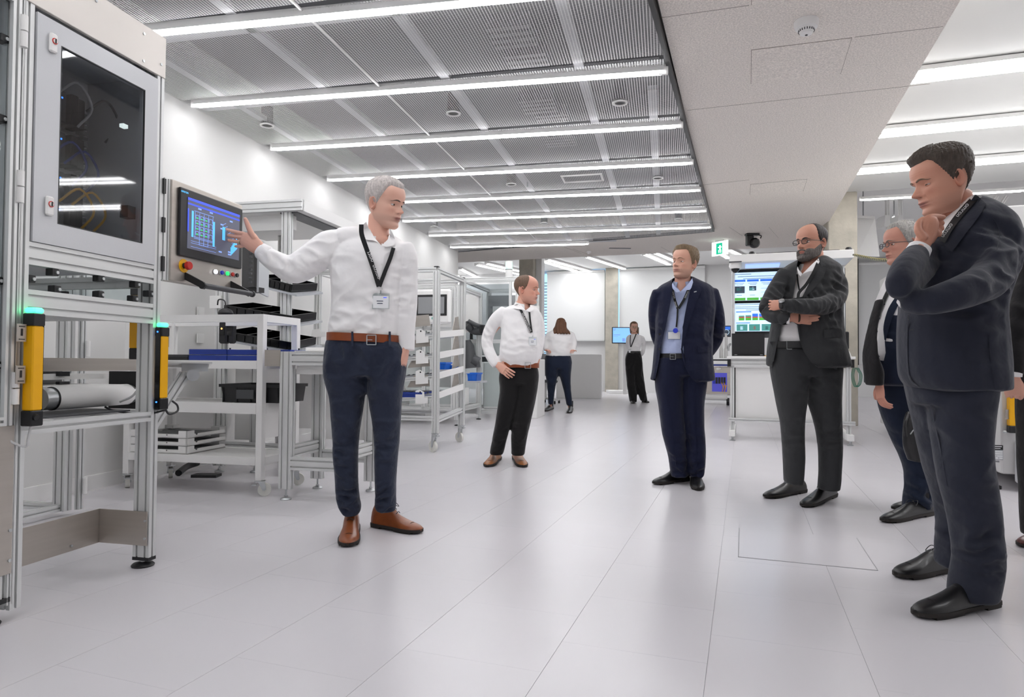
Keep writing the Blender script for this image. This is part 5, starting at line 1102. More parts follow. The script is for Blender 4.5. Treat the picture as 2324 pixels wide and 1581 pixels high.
def displace(me, f):
    n = len(me.vertices); co = np.empty(n*3); no = np.empty(n*3); me.vertices.foreach_get('co', co); me.vertices.foreach_get('normal', no)
    co = co.reshape(-1, 3); no = no.reshape(-1, 3); d = f(co, no); me.vertices.foreach_set('co', (co+no*d[:, None]).ravel()); me.update()
def folds(me, Y, L, base=.0016, sc=16):
    fs = [(D(x, y, Y), math.radians(a), lam, R, amp) for x, y, a, lam, R, amp in L]
    def f(co, no):
        vd = co-CAM; vd /= np.linalg.norm(vd, axis=1)[:, None]; facing = np.clip(-(vd*no).sum(1)*1.6-.15, 0.08, 1); d = base*vnoise(co, sc)*(.4+.6*facing)
        for c, a, lam, R, amp in fs:
            dx = co[:, 0]-c[0]; dz = co[:, 2]-c[2]; ph = (dx*math.cos(a)+dz*math.sin(a))*2*math.pi/lam+2.6*vnoise(co, 9)
            w = np.exp(-(dx*dx+dz*dz)/(R*R)); s = np.sin(ph)+.35*np.sin(ph*1.7+1); d = d+amp*w*s*.25*facing*(.6+.4*vnoise(co, 5))
            A_ = dx*math.cos(a)+dz*math.sin(a); B_ = -dx*math.sin(a)+dz*math.cos(a); q = np.stack([A_/lam*2.6, B_/lam*.7, co[:, 1]*9], 1); d = d+amp*1.7*w*facing*(.5-np.abs(vnoise(q, 1.)))
        return d
    displace(me, f)
def garment(name, m, parent, Y, parts, vox=.008, fold=(), base=.0016, smooth=4, keep=None, label=None, cut=None, sc=16, bvhs=None):
    mb = MB()
    for k, rows in parts: loft(mb, stations(Y, rows, k), k)
    if 'shirt' not in m: fold = [(x, y, a, l, R*1.1, amp*1.9) for x, y, a, l, R, amp in fold]
    me = remesh(mb, vox, smooth); folds(me, Y, fold, base, sc)
    bv = BVHTree.FromPolygons([v.co[:] for v in me.vertices], [p.vertices[:] for p in me.polygons])
    if cut: cutmesh(me, cut)
    o = link_mesh(name, me, M[m], parent, label=label); return o, bv
def proj(co):
    d = co-CAM; w = d@FW; return CX+FPX*(d@CR)/w, CY-FPX*(d@CU)/w
def inpoly(x, y, P):
    r = np.zeros(len(x), bool); n = len(P)
    for i in range(n):
        x0, y0 = P[i]; x1, y1 = P[(i+1) % n]
        if y0 == y1: continue
        c = ((y0 > y) != (y1 > y)) & (x < (x1-x0)*(y-y0)/(y1-y0)+x0); r ^= c
    return r
def cutmesh(me, polys):
    bm = bmesh.new(); bm.from_mesh(me); bm.faces.ensure_lookup_table()
    for P in polys:
        # clean edges: bisect along each polygon side first
        for i in range(len(P)):
            a, b = ray(*P[i]), ray(*P[(i+1) % len(P)]); n = np.cross(a, b); n /= np.linalg.norm(n)
            lo = np.minimum(P[i], P[(i+1) % len(P)])-14; hi = np.maximum(P[i], P[(i+1) % len(P)])+14
            g = []
            for f in bm.faces:
                c = np.array(f.calc_center_median()); x, y = proj(c)
                if lo[0] < x < hi[0] and lo[1] < y < hi[1] and f.normal@Vector(c-CAM) < 0: g.append(f)
            gg = set(g); 
            for f in g: gg.update(f.edges); gg.update(f.verts)
            if g: bmesh.ops.bisect_plane(bm, geom=list(gg), plane_co=tuple(CAM), plane_no=tuple(n), dist=1e-5)
        cs = np.array([f.calc_center_median()[:] for f in bm.faces]); ns = np.array([f.normal[:] for f in bm.faces]); x, y = proj2(cs)
        m = inpoly(x, y, P) & (((cs-CAM)*ns).sum(1) < 0); bmesh.ops.delete(bm, geom=[f for f, k in zip(list(bm.faces), m) if k], context='FACES')
    bm.to_mesh(me); bm.free()
def proj2(cs):
    d = cs-CAM; w = d@FW; return CX+FPX*(d@CR)/w, CY-FPX*(d@CU)/w
def hit(bvs, x, y, d0):
    d = ray(x, y); d = d/np.linalg.norm(d); best = None
    for b in bvs:
        r = b.ray_cast(Vector(CAM), Vector(d), 40)
        if r[0] is not None and (best is None or r[3] < best): best = r[3]
    return best if best is not None else d0
def drape(name, m, parent, bvs, L, R, off=.004, th=.003, nu=3, nv=4, smooth=True, label=None, lim=None):
    """strip between pixel polylines L and R laid on the surface"""
    if not isinstance(bvs, list): bvs = [bvs]
    L = np.array(L, float); R = np.array(R, float)
    if len(L) > 2: L, R = crom(L, nv), crom(R, nv)
    else: L = np.array([L[0]+(L[1]-L[0])*k/(nv*2) for k in range(nv*2+1)]); R = np.array([R[0]+(R[1]-R[0])*k/(nv*2) for k in range(nv*2+1)])
    n = len(L); T = np.zeros((n, nu+1)); d0 = None; Dr = {}
    for i in range(n):
        for j in range(nu+1):
            p = L[i]+(R[i]-L[i])*j/nu; d = ray(*p); d = d/np.linalg.norm(d); Dr[i, j] = d; h = hit(bvs, p[0], p[1], d0)
            if lim and h is not None and h > lim: h = d0
            T[i, j] = np.nan if h is None else h
            if h is not None: d0 = h
    T[np.isnan(T)] = np.nanmean(T)
    for _ in range(2):
        T2 = T.copy(); T2[1:-1] = (T[:-2]+2*T[1:-1]+T[2:])/4; T2[:, 1:-1] = (T2[:, :-2]+2*T2[:, 1:-1]+T2[:, 2:])/4; T = np.minimum(T, T2)*.5+T2*.5
    vs = [CAM+Dr[i, j]*(T[i, j]-off-(th)) for i in range(n) for j in range(nu+1)]+[CAM+Dr[i, j]*(T[i, j]-off+.002) for i in range(n) for j in range(nu+1)]
    q = nu+1; K = n*q; fs = []
    for i in range(n-1):
        for j in range(nu): a = i*q+j; fs += [(a, a+1, a+q+1, a+q), (K+a, K+a+q, K+a+q+1, K+a+1)]
    for i in range(n-1): a = i*q; fs += [(a, a+q, K+a+q, K+a), (a+nu, K+a+nu, K+a+nu+q, a+nu+q)]
    for j in range(nu): a = j; b = (n-1)*q+j; fs += [(a, K+a, K+a+1, a+1), (b, b+1, K+b+1, K+b)]
    o = MB().add(vs, fs).build(name, m, parent, smooth, label=label); return o
def ribbon(name, m, parent, bvs, pts, w, off=.004, th=.0015, **k):
    pts = crom(np.array(pts, float), 4) if len(pts) > 2 else np.array(pts, float); t = np.gradient(pts, axis=0); t /= np.linalg.norm(t, axis=1)[:, None]; nn = np.stack([-t[:, 1], t[:, 0]], 1)*w/2
    return drape(name, m, parent, bvs, pts-nn, pts+nn, off, th, 2, 1, **k)
def laytext(txt, parent, bvs, a, b, size, off=.008, mt='letter'):
    """lettering from pixel a to pixel b, laid just above the surface"""
    ha, hb = hit(bvs, *a, None), hit(bvs, *b, None)
    if ha is None or hb is None: return
    A = CAM+ray(*a)/np.linalg.norm(ray(*a))*(ha-off); B = CAM+ray(*b)/np.linalg.norm(ray(*b))*(hb-off); c = (A+B)/2; mid = ((a[0]+b[0])/2, (a[1]+b[1])/2); hm = hit(bvs, *mid, None)
    r = (B-A)/np.linalg.norm(B-A); n = -(ray(*mid)/np.linalg.norm(ray(*mid))); u = np.cross(n, r); c = CAM-n*(min(hm or 99, (ha+hb)/2)-off)
    s = np.linalg.norm(B-A)/2.75
    return text(txt, mt, s if size is None else size, c, r, u, parent, 'lettering', .0003)
# ---------------------------------------------------------------- head
HR = np.array([(.05, .02, -.10, -.04), (.0, .10, -.27, .02), (.025, .155, -.345, .06), (.08, .195, -.368, .09), (.14, .225, -.352, .12), (.20, .25, -.362, .16), (.27, .270, -.372, .22), (.35, .286, -.366, .28), (.44, .297, -.358, .35), (.52, .303, -.365, .40), (.60, .314, -.393, .425), (.70, .32, -.396, .43), (.80, .305, -.365, .40), (.88, .262, -.295, .34), (.94, .195, -.20, .255), (.98, .11, -.10, .15), (1.0, .001, .02, .03)])
def G(x, s): return np.exp(-(x/s)**2)
def hsurf(th, rw, P):
    z, w, yf, yb = rw; yc = .04; s, c = np.sin(th), np.cos(th); p = .86
    x = w*np.sign(s)*np.abs(s)**p; fr = c > 0
    y = np.where(fr, yc-(yc-yf)*np.abs(c)**p, yc+(yb-yc)*np.abs(c)**p)
    f = np.clip(c*2.2, 0, 1); ax = np.abs(x)
    ns = P.get('nose', 1.0)
    prof = np.interp(z, [.30, .318, .335, .352, .372, .40, .45, .50, .55, .60], [0, .015, .07, .112, .125, .10, .062, .032, .014, 0])*ns
    sig = np.interp(z, [.32, .36, .40, .46, .55], [.062, .062, .05, .038, .045])
    d = prof*np.exp(-(x/sig)**2*1.0)
    d = d+.028*G(ax-.062, .026)*G(z-.352, .022)*ns
    d = d-.040*G(ax-.125, .070)*G(z-.49, .040)-.012*G(ax-.05, .03)*G(z-.50, .04)
    d = d+.020*G(ax-.10, .09)*G(z-.575, .026)+.016*G(ax-.19, .06)*G(z-.40, .05)
    m = P.get('open', 0.)
    d = d+.026*G(x, .105)*G(z-(.243+m*.2), .018)+.028*G(x, .09)*G(z-(.198-m*.5), .020)-.028*G(x, .10)*G(z-.220, .0075+m*.5)-.014*G(x, .12)*G(z-.155, .02)
    d = d+.022*G(x, .08)*G(z-.075, .045)+.012*G(x, .12)*G(z-.235, .07)
    d = d-.012*G(ax-.115-(.30-z)*.3, .014)*np.clip(G(z-.27, .07), 0, 1)*P.get('crease', .6)
    d = d+.004*np.sin(z*190)*G(z-.68, .05)*P.get('brow', 0)
    x = x+np.sign(x)*P.get('jowl', 0)*G(z-.13, .09)*np.clip(ax/.15, 0, 1)
    return x, y-d*f, z+np.zeros_like(x)
def rowsamp(n=120):
    r = crom(HR, 12); seg = np.r_[0, np.cumsum(np.linalg.norm(np.diff(r[:, [0, 1, 2]], axis=0), axis=1))]; dens = np.linspace(0, seg[-1], n)
    return np.stack([np.interp(dens, seg, r[:, k]) for k in range(4)], 1)
ROWS = rowsamp(); NT = 132
_t = np.linspace(-math.pi, math.pi, NT, endpoint=False); THS = _t-.45*np.sin(_t)
def face_y(x, z, P):
    r = ROWS[np.argmin(np.abs(ROWS[:, 0]-z)+(ROWS[:, 1] < .12)*.2)]; th = np.linspace(-1.6, 1.6, 700); X, Y, Zz = hsurf(th, r, P); return float(Y[np.argmin(np.abs(X-x))])
def hexc(h): return np.array(lin(h)[:3])
def head(P):
    """returns verts, faces, colours in head units"""
    V, C = [], []; base = hexc(P.get('skin', 'd9a58f')); red = hexc(P.get('red', 'c9806c')); lip = hexc(P.get('lip', 'b5746a')); stub = P.get('stubble', 0); sc = hexc(P.get('stubcol', '8f7a72'))
    for r in ROWS:
        x, y, z = hsurf(THS, r, P); V.append(np.stack([x, y, z], 1)); fr = np.clip(np.cos(THS)*2, 0, 1); ax = np.abs(x)
        k = (.45*G(ax-.17, .08)*G(z-.37, .07)+.55*G(x, .06)*G(z-.36, .045)+.25*G(z-.66, .1))*fr
        c = base[None]*(1-k[:, None])+red[None]*k[:, None]
        q = (np.clip(G(x, .085)*1.6, 0, 1)*np.clip(1.5*(G(z-.240, .013)+G(z-.200, .016)), 0, 1))*fr; c = c*(1-q[:, None])+lip[None]*q[:, None]
        q = np.clip(G(x, .075)*1.5, 0, 1)*G(z-.2205, .006)*fr*.85; c = c*(1-q[:, None])+hexc('4a1f1c')[None]*q[:, None]
        q = G(ax-.125, .075)*G(z-.485, .035)*.25*fr; c = c*(1-q[:, None])+hexc('a06a58')[None]*q[:, None]
        q = G(ax-.048, .016)*G(z-.327, .010)*fr*.8; c = c*(1-q[:, None])+hexc('5a2a22')[None]*q[:, None]
        if stub:
            q = stub*np.clip(1.3*G(z-.14, .13), 0, 1)*(np.abs(THS) < 1.7)*np.clip(1.2-2.5*G(z-.34, .06), 0, 1); c = c*(1-q[:, None])+sc[None]*q[:, None]
        C.append(c)
    n = len(ROWS); V = np.vstack(V); C = np.vstack(C); F = [(j*NT+i, j*NT+(i+1) % NT, (j+1)*NT+(i+1) % NT, (j+1)*NT+i) for j in range(n-1) for i in range(NT)]
    V, C, F = [V], [C], [F]; off = [n*NT]
    def addp(v, f, c): V.append(np.array(v)); C.append(np.tile(c, (len(v), 1))); F.append([tuple(i+off[0] for i in q) for q in f]); off[0] += len(v)
    # ears
    for sgn in (-1, 1):
        vs, nr, na = [], 9, 26
        for i in range(nr+1):
            rr = i/nr
            for k in range(na):
                a = 2*math.pi*k/na; e = (math.cos(a)*.070*(1.0-.18*max(0, -math.sin(a))), math.sin(a)*.138)
                h = .012+.040*G(rr-.82, .13)*(1 if math.cos(a) > -.75 else .5)-.02*G(rr-.35, .25)+.02*G(rr-.55, .1)*(math.cos(a) > 0) - (.035 if rr >= 1 else 0)
                yy = e[0]*rr; zz = e[1]*rr; vs.append((sgn*(.293+h+.32*(yy+.06)), .055+yy*.95, .455+zz-.12*yy))
        fs = [(i*na+k, (i+1)*na+k, (i+1)*na+(k+1) % na, i*na+(k+1) % na) for i in range(nr) for k in range(na)]
        bk = len(vs); 
        for k in range(na):
            x_, y_, z_ = vs[nr*na+k]; vs.append((sgn*.26, y_*.6+.03, .455+(z_-.455)*.75))
        fs += [(nr*na+k, bk+k, bk+(k+1) % na, nr*na+(k+1) % na) for k in range(na)]
        cc = base*.55+red*.45; addp(vs, fs, cc)
    # eyelids
    er = .057
    for sgn in (-1, 1):
        ex, ez = sgn*.125, .487; ey = face_y(ex, .487, P)+er*.62
        for lo, hi, rr_ in ((P.get('lid', 10), 78, 1.13), (-75, -P.get('lid2', 18), 1.10)):
            vs = []; A, B = 7, 15
            for i in range(A):
                el = math.radians(lo+(hi-lo)*i/(A-1))
                for k in range(B):
                    az = math.radians(-85+170*k/(B-1)); el2 = el*math.cos(az)**.35 if abs(az) < 1.5 else el*.3
                    vs.append((ex+er*rr_*math.sin(az)*math.cos(el2)*1.12, ey-er*rr_*math.cos(az)*math.cos(el2), ez+er*rr_*math.sin(el2)))
            addp(vs, [(i*B+k, i*B+k+1, (i+1)*B+k+1, (i+1)*B+k) for i in range(A-1) for k in range(B-1)], base*.78+red*.12)
    return np.vstack(V), [f for q in F for f in q], np.vstack(C)
def hmat(c, yaw, pitch, roll, H):
    R = Matrix.Rotation(math.radians(yaw), 4, 'Z') @ Matrix.Rotation(math.radians(pitch), 4, 'X') @ Matrix.Rotation(math.radians(roll), 4, 'Y')
    return Matrix.Translation(Vector(tuple(c))) @ R @ Matrix.Scale(H, 4) @ Matrix.Translation((0, -.02, -.5))
def tf(m, v): a = np.array(m); return np.asarray(v)@a[:3, :3].T+a[:3, 3]
def shell(P, zline, thick, bump=.006, seed=0, fr=40):
    """hair or beard: offset shell of the head surface where mask > 0"""
    vs, ms = [], []; td = np.degrees(np.abs(THS)); rs = np.random.RandomState(seed); ph = rs.rand(NT)
    for r in ROWS:
        x, y, z = hsurf(THS, r, dict(P, nose=.0) if thick.get('beard') else P); zl, zh = zline(td, z)
        m = np.clip((z-zl)/.055, 0, 1)*np.clip((zh-z)/.03, 0, 1)
        if r[0] < .3 and not thick.get('beard'): m = m*(r[1] > .1)
        tk = np.interp(z, thick['z'], thick['t'])*np.interp(td, thick.get('a', [0, 180]), thick.get('ta', [1, 1]))
        nx, ny, nz = x/.32**2, (y-.02)/.41**2, (z-.55)*(1.0 if r[0] > .3 else .3)/.45**2; L = np.sqrt(nx**2+ny**2+nz**2)+1e-9
        rough = bump*(np.sin(THS*fr+z*17+6*np.sin(z*9+ph[0]*6))*.5+rs.randn(NT)*.45)
        t = -.009+(tk+.009+rough)*m**.75; vs.append(np.stack([x+nx/L*t, y+ny/L*t, z+nz/L*t], 1)); ms.append(m)
    V = np.vstack(vs); m = np.concatenate(ms); n = len(ROWS); F = []
    for j in range(n-1):
        for i in range(NT):
            q = (j*NT+i, j*NT+(i+1) % NT, (j+1)*NT+(i+1) % NT, (j+1)*NT+i)
            if max(m[k] for k in q) > .01: F.append(q)
    return V, F
def hairline(front=.84, temple=.70, recess=.02, nape=.20, burn=.40, extra=None):
    A = [0, 25, 42, 55, 66, 76, 86, 97, 106, 122, 140, 180]; Zl = [front, front+recess*.4, front+recess, front-.02, temple, .57, burn, .50, .58, .42, nape+.04, nape]
    return lambda td, z: (np.interp(td, A, Zl), np.full_like(td, 9.))
def hairmat(name, c, c2=None):
    m = mat(name, c, .55, bump=.6, bscale=90, stretch=(1, 1, .25), var=.28, vscale=110, spec=.35); return m
def mkhead(body, C, yaw, pitch, roll, H, P, hair=None, thick=None, hm=None, brow=True, beard=None, glasses=None, hairbump=.007):
    m = hmat(C, yaw, pitch, roll, H); v, f, c = head(P); out = (tf(m, v), f, c)
    er = .057
    for sgn in (-1, 1):
        ex = sgn*.125; ey = face_y(ex, .487, P)+er*.62; b = MB(); b.mt = np.array(m)
        gx, gz = P.get('gaze', (0, 0)); gd = np.array([gx, -1, gz], float); gd /= np.linalg.norm(gd); e0 = np.array([ex, ey, .487])
        b.lathe(e0, e0+gd, [(er*math.sin(a), er*math.cos(a)) for a in np.linspace(-1.5, 1.5, 13)], 18); e = b.build('eye', 'eye', body, True)
        b = MB(); b.mt = np.array(m); b.lathe(e0+gd*(er*.90), e0+gd, [(0, .026), (.005, .0215), (.0075, .001)], 16); b.build('iris', P.get('iris', 'iris'), e, True)
        if brow:
            b = MB(); b.mt = np.array(m); pts = []
            for k in range(7):
                x = sgn*(.048+.17*k/6); z = .565+P.get('browarch', .02)*math.sin(math.pi*min(1, k/5))-.018*max(0, k-4)/2; pts.append((x, face_y(x, z, P)-.006, z))
            pp = crom(np.array(pts), 3); vs = []; n = len(pp); hh = np.interp(np.linspace(0, 1, n), [0, .2, .7, 1], [.009, .015, .011, .003])*P.get('browth', 1)
            for q, h in zip(pp, hh): vs += [q+[0, .01, -h], q+[0, -.004, -h*.5], q+[0, -.005, h*.6], q+[0, .008, h]]
            b.add(vs, [(0, 1, 2, 3), (4*n-1, 4*n-2, 4*n-3, 4*n-4)]+[(4*i+k, 4*i+4+k, 4*i+4+(k+1) % 4, 4*i+(k+1) % 4) for i in range(n-1) for k in range(4)]); b.build('eyebrow', P.get('browmat', hm), body, True)
    if hair:
        V, F = shell(P, hair, thick, hairbump); b = MB(); b.mt = np.array(m); b.add(V, F); b.build('hair', hm, body, True)
    if beard:
        V, F = shell(P, beard[0], dict(beard[1], beard=1), .008, 3, 60); b = MB(); b.mt = np.array(m); b.add(V, F); b.build('beard', beard[2], body, True)
    if glasses:
        gw, gh, gm = glasses; yy = face_y(.0, .50, P)-.045; b = MB(); b.mt = np.array(m); lens = []
        for sgn in (-1, 1):
            pts = []
            for k in range(25):
                a = 2*math.pi*k/24; cx_, cz_ = math.cos(a), math.sin(a); p = .7
                pts.append((sgn*(.135+gw*math.copysign(abs(cx_)**p, cx_)), yy+.02*abs(.135+gw*cx_)*2, .485+gh*math.copysign(abs(cz_)**p, cz_)))
            b.tube(pts, .0085, 8, 1); b.tube([(sgn*(.135+gw), yy+.012, .50), (sgn*.30, yy+.10, .505), (sgn*.335, .0, .50), (sgn*.33, .10, .47)], .008, 8); lens.append(pts)
        b.tube([(-.135+gw, yy+.01, .51), (0, yy-.005, .525), (.135-gw, yy+.01, .51)], .007, 8); go = b.build('glasses', gm, body, True)
        for pts in lens: b = MB(); b.mt = np.array(m); b.add([(q[0], q[1], q[2]) for q in pts[:-1]], [tuple(range(24))]); b.build('lens', 'lens', go)
    return out
M['lens'] = glass('spectacle_lens', 'f4f6f8', 1.25)
# ---------------------------------------------------------------- hands
def nrm(v): v = np.array(v, float); return v/(np.linalg.norm(v)+1e-12)
def hand(W, d, n, side=1, size=1., curl=(25, 30, 20), thumb=(.6, .8, .1), tcurl=15, spread=.06, vox=.0028, fingers=None):
    d = nrm(d); n = np.array(n, float); n = nrm(n-d*(n@d)); l = np.cross(n, d)*side; mb = MB(); s = size; W = np.array(W, float)
    def tub(pts, rs):
        st = np.array([[*p, r, r*.92] for p, r in zip(pts, rs)]); loft(mb, crom(st, 3), 'limb', 12, .7, 1.0)
    def rot(v, ax, a): return np.array(Matrix.Rotation(a, 3, Vector(ax)) @ Vector(v))
    # palm: flattened rings
    rings = [(-.045, .025, .019, 0), (-.01, .026, .018, 0), (.02, .033, .0175, .002), (.05, .040, .016, .001), (.08, .042, .0135, 0), (.096, .038, .011, 0)]
    vs = []; N = 20
    for t, w, h, sh in rings:
        c = W+d*t*s+l*sh*s
        for k in range(N):
            a = 2*math.pi*k/N; x, y = math.cos(a), math.sin(a); x = math.copysign(abs(x)**.8, x); vs.append(c+l*w*s*x+n*h*s*y)
    m = len(rings); fs = [tuple(range(N)), tuple(range(m*N-1, (m-1)*N-1, -1))]
    for j in range(m-1): fs += [(j*N+i, j*N+N+i, j*N+N+(i+1) % N, j*N+(i+1) % N) for i in range(N)]
    mb.add(vs, fs)
    tub([W+d*.015*s+l*.018*s+n*.008*s, W+d*.045*s+l*.03*s+n*.010*s, W+d*.07*s+l*.028*s+n*.004*s], [.014*s, .016*s, .011*s])
    tips = []
    for k, (lo, L, r) in enumerate(((.0295, (.042, .026, .021), .0088), (.0098, (.046, .030, .022), .0090), (-.0098, (.043, .028, .022), .0086), (-.0285, (.034, .021, .019), .0077))):
        cu = curl[k] if isinstance(curl[0], (tuple, list)) else curl; p = W+d*.088*s+l*lo*s; dr = nrm(d+l*spread*(1.5-k)*(1 if 1 else 0)); ax = np.cross(dr, n); pts = [p-dr*.015*s, p]; rs = [r*s, r*1.05*s]
        for a, q, rr in zip(cu, L, (1., .93, .8)): dr = rot(dr, ax, math.radians(a)); p = p+dr*q*s; pts.append(p); rs.append(r*rr*s)
        tub(pts, rs); tips.append(p)
    dr = nrm(d*thumb[0]+l*thumb[1]+n*thumb[2]); p = W+d*.022*s+l*.022*s; pts = [p]; rs = [.012*s]; ax = nrm(np.cross(dr, d+n*.5))
    for q, rr in ((.042, .0125), (.034, .0108), (.026, .0088)): p = p+dr*q*s; pts.append(p); rs.append(rr*s); dr = rot(dr, ax, math.radians(tcurl))
    tub(pts, rs); tips.append(p)
    me = remesh(mb, vox*s, 2); return me, tips
def handpx(Y, palm, fingers, thumb, vox=.0026):
    """explicit pixel joints: (x, y, r px, dy)"""
    mb = MB()
    for rows in palm: st = stations(Y, rows, 'limb'); loft(mb, st, 'limb', 16, .6, .9)
    for rows in fingers+[thumb]: st = stations(Y, rows, 'limb'); loft(mb, st, 'limb', 12, .7, 1.0)
    return remesh(mb, vox, 2)
def colour_hand(me, skin, red):
    n = len(me.vertices); a = me.color_attributes.new('Col', 'FLOAT_COLOR', 'POINT'); b = hexc(skin)*.75+hexc(red)*.25; buf = np.ones((n, 4)); buf[:, :3] = b; a.data.foreach_set('color', buf.ravel())
def body_mesh(parent, pieces, skin, red='c9806c', name='body', label=None):
    """joins head arrays and hand/limb meshes into one skin-coloured mesh"""
    vs, fs, cs, o = [], [], [], 0; b = hexc(skin)*.78+hexc(red)*.22
    for p in pieces:
        if isinstance(p, tuple): v, f, c = p
        else:
            v = np.array([q.co[:] for q in p.vertices]); f = [tuple(q.vertices) for q in p.polygons]; c = np.tile(b, (len(v), 1))
        vs.append(v); fs += [tuple(i+o for i in q) for q in f]; cs.append(c); o += len(v)
    me = bpy.data.meshes.new(name); me.from_pydata(np.vstack(vs).tolist(), [], fs); C = np.ones((o, 4)); C[:, :3] = np.vstack(cs)
    a = me.color_attributes.new('Col', 'FLOAT_COLOR', 'POINT'); a.data.foreach_set('color', C.ravel())
    for q in me.polygons: q.use_smooth = True
    return link_mesh(name, me, M['skin'], parent, label=label)
def skeleton(Y, rows_list, vox=.014):
    mb = MB()
    for k, rows in rows_list: loft(mb, stations(Y, rows, k), k, 16)
    return remesh(mb, vox, 2)
# ---------------------------------------------------------------- shoes
def shoe(parent, heel, toe, m='shoeblack', boot=False, w=1., H=1., name='shoe', lace='black'):
    heel = np.array(heel); toe = np.array(toe); heel[2] = toe[2] = 0; L = np.linalg.norm(toe-heel); x = (toe-heel)/L; y = np.array([-x[1], x[0], 0]); k = L/.30
    top = .135 if boot else .10
    ST = [(0, .020, .05), (.008, .030, top*.8), (.03, .036, top), (.07, .039, top*1.02), (.11, .039, top*.95), (.145, .040, .088), (.18, .044, .070), (.215, .047, .057), (.25, .045, .049), (.275, .037, .042), (.292, .024, .034), (.30, .008, .026)]
    if not boot: ST[2:5] = [(.03, .035, .088), (.07, .037, .086), (.11, .038, .085)]
    vs = []; n = 20
    P = crom(np.array(ST), 2)
    for t, hw, h in P:
        c = heel+x*t*k
        for i in range(n):
            a = 2*math.pi*i/n; q, z = math.cos(a), math.sin(a); q = math.copysign(abs(q)**.75, q)*hw*w; zz = .022+(h-.022)*max(z, 0)**.85 if z > 0 else .022-.006*abs(z); q *= (1-.28*max(z, 0)**2) if z > 0 else 1; vs.append(c+y*q+[0, 0, zz*H if z > 0 else zz])
    N = len(P); fs = [tuple(range(n)), tuple(range(N*n-1, (N-1)*n-1, -1))]
    for j in range(N-1): fs += [(j*n+i, j*n+n+i, j*n+n+(i+1) % n, j*n+(i+1) % n) for i in range(n)]
    s = MB().add(vs, fs).build(name, m, parent, True)
    # sole and heel
    out = [(heel+x*t*k+y*(hw+.004)*w) for t, hw, h in P]+[(heel+x*t*k-y*(hw+.004)*w) for t, hw, h in P[::-1]]
    MB().poly([p+[0, 0, .009] for p in out], (0, 0, .014)).build('sole', 'sole', s)
    hh = [(heel+x*t*k+y*(hw+.002)*w) for t, hw, h in P if t < .085]; hh += [(heel+x*t*k-y*(hw+.002)*w) for t, hw, h in P[::-1] if t < .085]
    MB().poly([p for p in hh], (0, 0, .010)).build('heel', 'sole', s); ff = [(heel+x*t*k+y*(hw)*w) for t, hw, h in P if .15 < t < .27]; ff += [(heel+x*t*k-y*(hw)*w) for t, hw, h in P[::-1] if .15 < t < .27]; MB().poly(ff, (0, 0, .010)).build('sole_front', 'sole', s)
    lb = MB()
    for j, t in enumerate((.115, .135, .155)):
        z = np.interp(t, [.11, .18], [.092 if not boot else .128, .074])*H; c = heel+x*t*k
        lb.tube([c-y*.016+[0, 0, z-.008], c+[0, 0, z+.002]+x*.004, c+y*.016+[0, 0, z-.008]], .002, 6)
    c = heel+x*.105*k+[0, 0, (.095 if not boot else .133)*H]
    for sg in (-1, 1): lb.tube([c, c+y*sg*.025+[0, 0, .004]+x*.01, c+y*sg*.03+x*.035-[0, 0, .018], c+x*.01], .0018, 6)
    lb.build('laces', lace, s, True)
    if not boot: MB().cyl(heel+x*.052*k+[0, 0, .06], heel+x*.05*k+[0, 0, .17], .040, 18).build('sock', 'black', parent, True)
    st = MB(); q = [heel+x*.245*k+y*a*.038*w+[0, 0, .052*H*(1-(a*a)*.45)] for a in np.linspace(-1, 1, 9)]; st.tube(q, .0012, 5, 1); st.build('toe_seam', 'sole', s)
    return s
def collar(parent, C, r, yaw, m='shirt', h=.045, drop=.03, open_=14, tilt=12, point=.045, rx=1.0, name='collar'):
    """folded shirt collar round the neck. C: neck centre at collar top"""
    vs = []; n = 30; A = np.linspace(math.radians(open_), math.radians(360-open_), n); a0 = math.radians(yaw)
    for a in A:
        f = math.cos(a); e = G(min(a-A[0], A[-1]-a), .45); up = -f*r*math.tan(math.radians(tilt))*1.0
        d = np.array([math.sin(a+a0)*rx, -math.cos(a+a0), 0]); t = C+d*r+[0, 0, up]; b = C+d*(r+.020+.014*e)+[0, 0, up-h-point*e*.55]
        b2 = b-d*.004; t2 = t-d*.004-[0, 0, .004]; vs += [t2, t+[0, 0, .002], b, b2]
    fs = [(0, 1, 2, 3), (4*n-1, 4*n-2, 4*n-3, 4*n-4)]+[(4*i+k, 4*i+4+k, 4*i+4+(k+1) % 4, 4*i+(k+1) % 4) for i in range(n-1) for k in range(4)]
    c = MB().add(vs, fs).build(name, m, parent, True)
    vs = []
    for a in np.linspace(math.radians(open_+5), math.radians(355-open_), n):      # stand
        f = math.cos(a); up = -f*r*math.tan(math.radians(tilt)); d = np.array([math.sin(a+a0)*rx, -math.cos(a+a0), 0]); t = C+d*(r-.003)+[0, 0, up-.002]; vs += [t-d*.003, t, t+d*.01-[0, 0, h+.025], t+d*.004-[0, 0, h+.025]]
    MB().add(vs, fs).build('collar_stand', m, c, True); return c
def ringbelt(name, m, parent, Y, y, xl, xr, ry, h, dy=0, grow=.004, slope=0):
    c = D((xl+xr)/2, y, Y+dy); rx = (xr-xl)/2*(Y+dy)/FPX+grow; ry = ry+grow; vs = []; n = 40
    for k in range(n):
        a = 2*math.pi*k/n; x, yy = math.cos(a), math.sin(a); x = math.copysign(abs(x)**.9, x); yy = math.copysign(abs(yy)**.9, yy); p = c+[rx*x, ry*yy, slope*rx*x]
        o = np.array([x, yy, 0])*.004; vs += [p+[0, 0, h/2], p+o+[0, 0, h/2], p+o-[0, 0, h/2], p-[0, 0, h/2]]
    return MB().add(vs, [(4*i+k, (4*i+4+k) % (4*n), (4*((i+1) % n))+(k+1) % 4, 4*i+(k+1) % 4) for i in range(n) for k in range(4)]).build(name, m, parent, True)
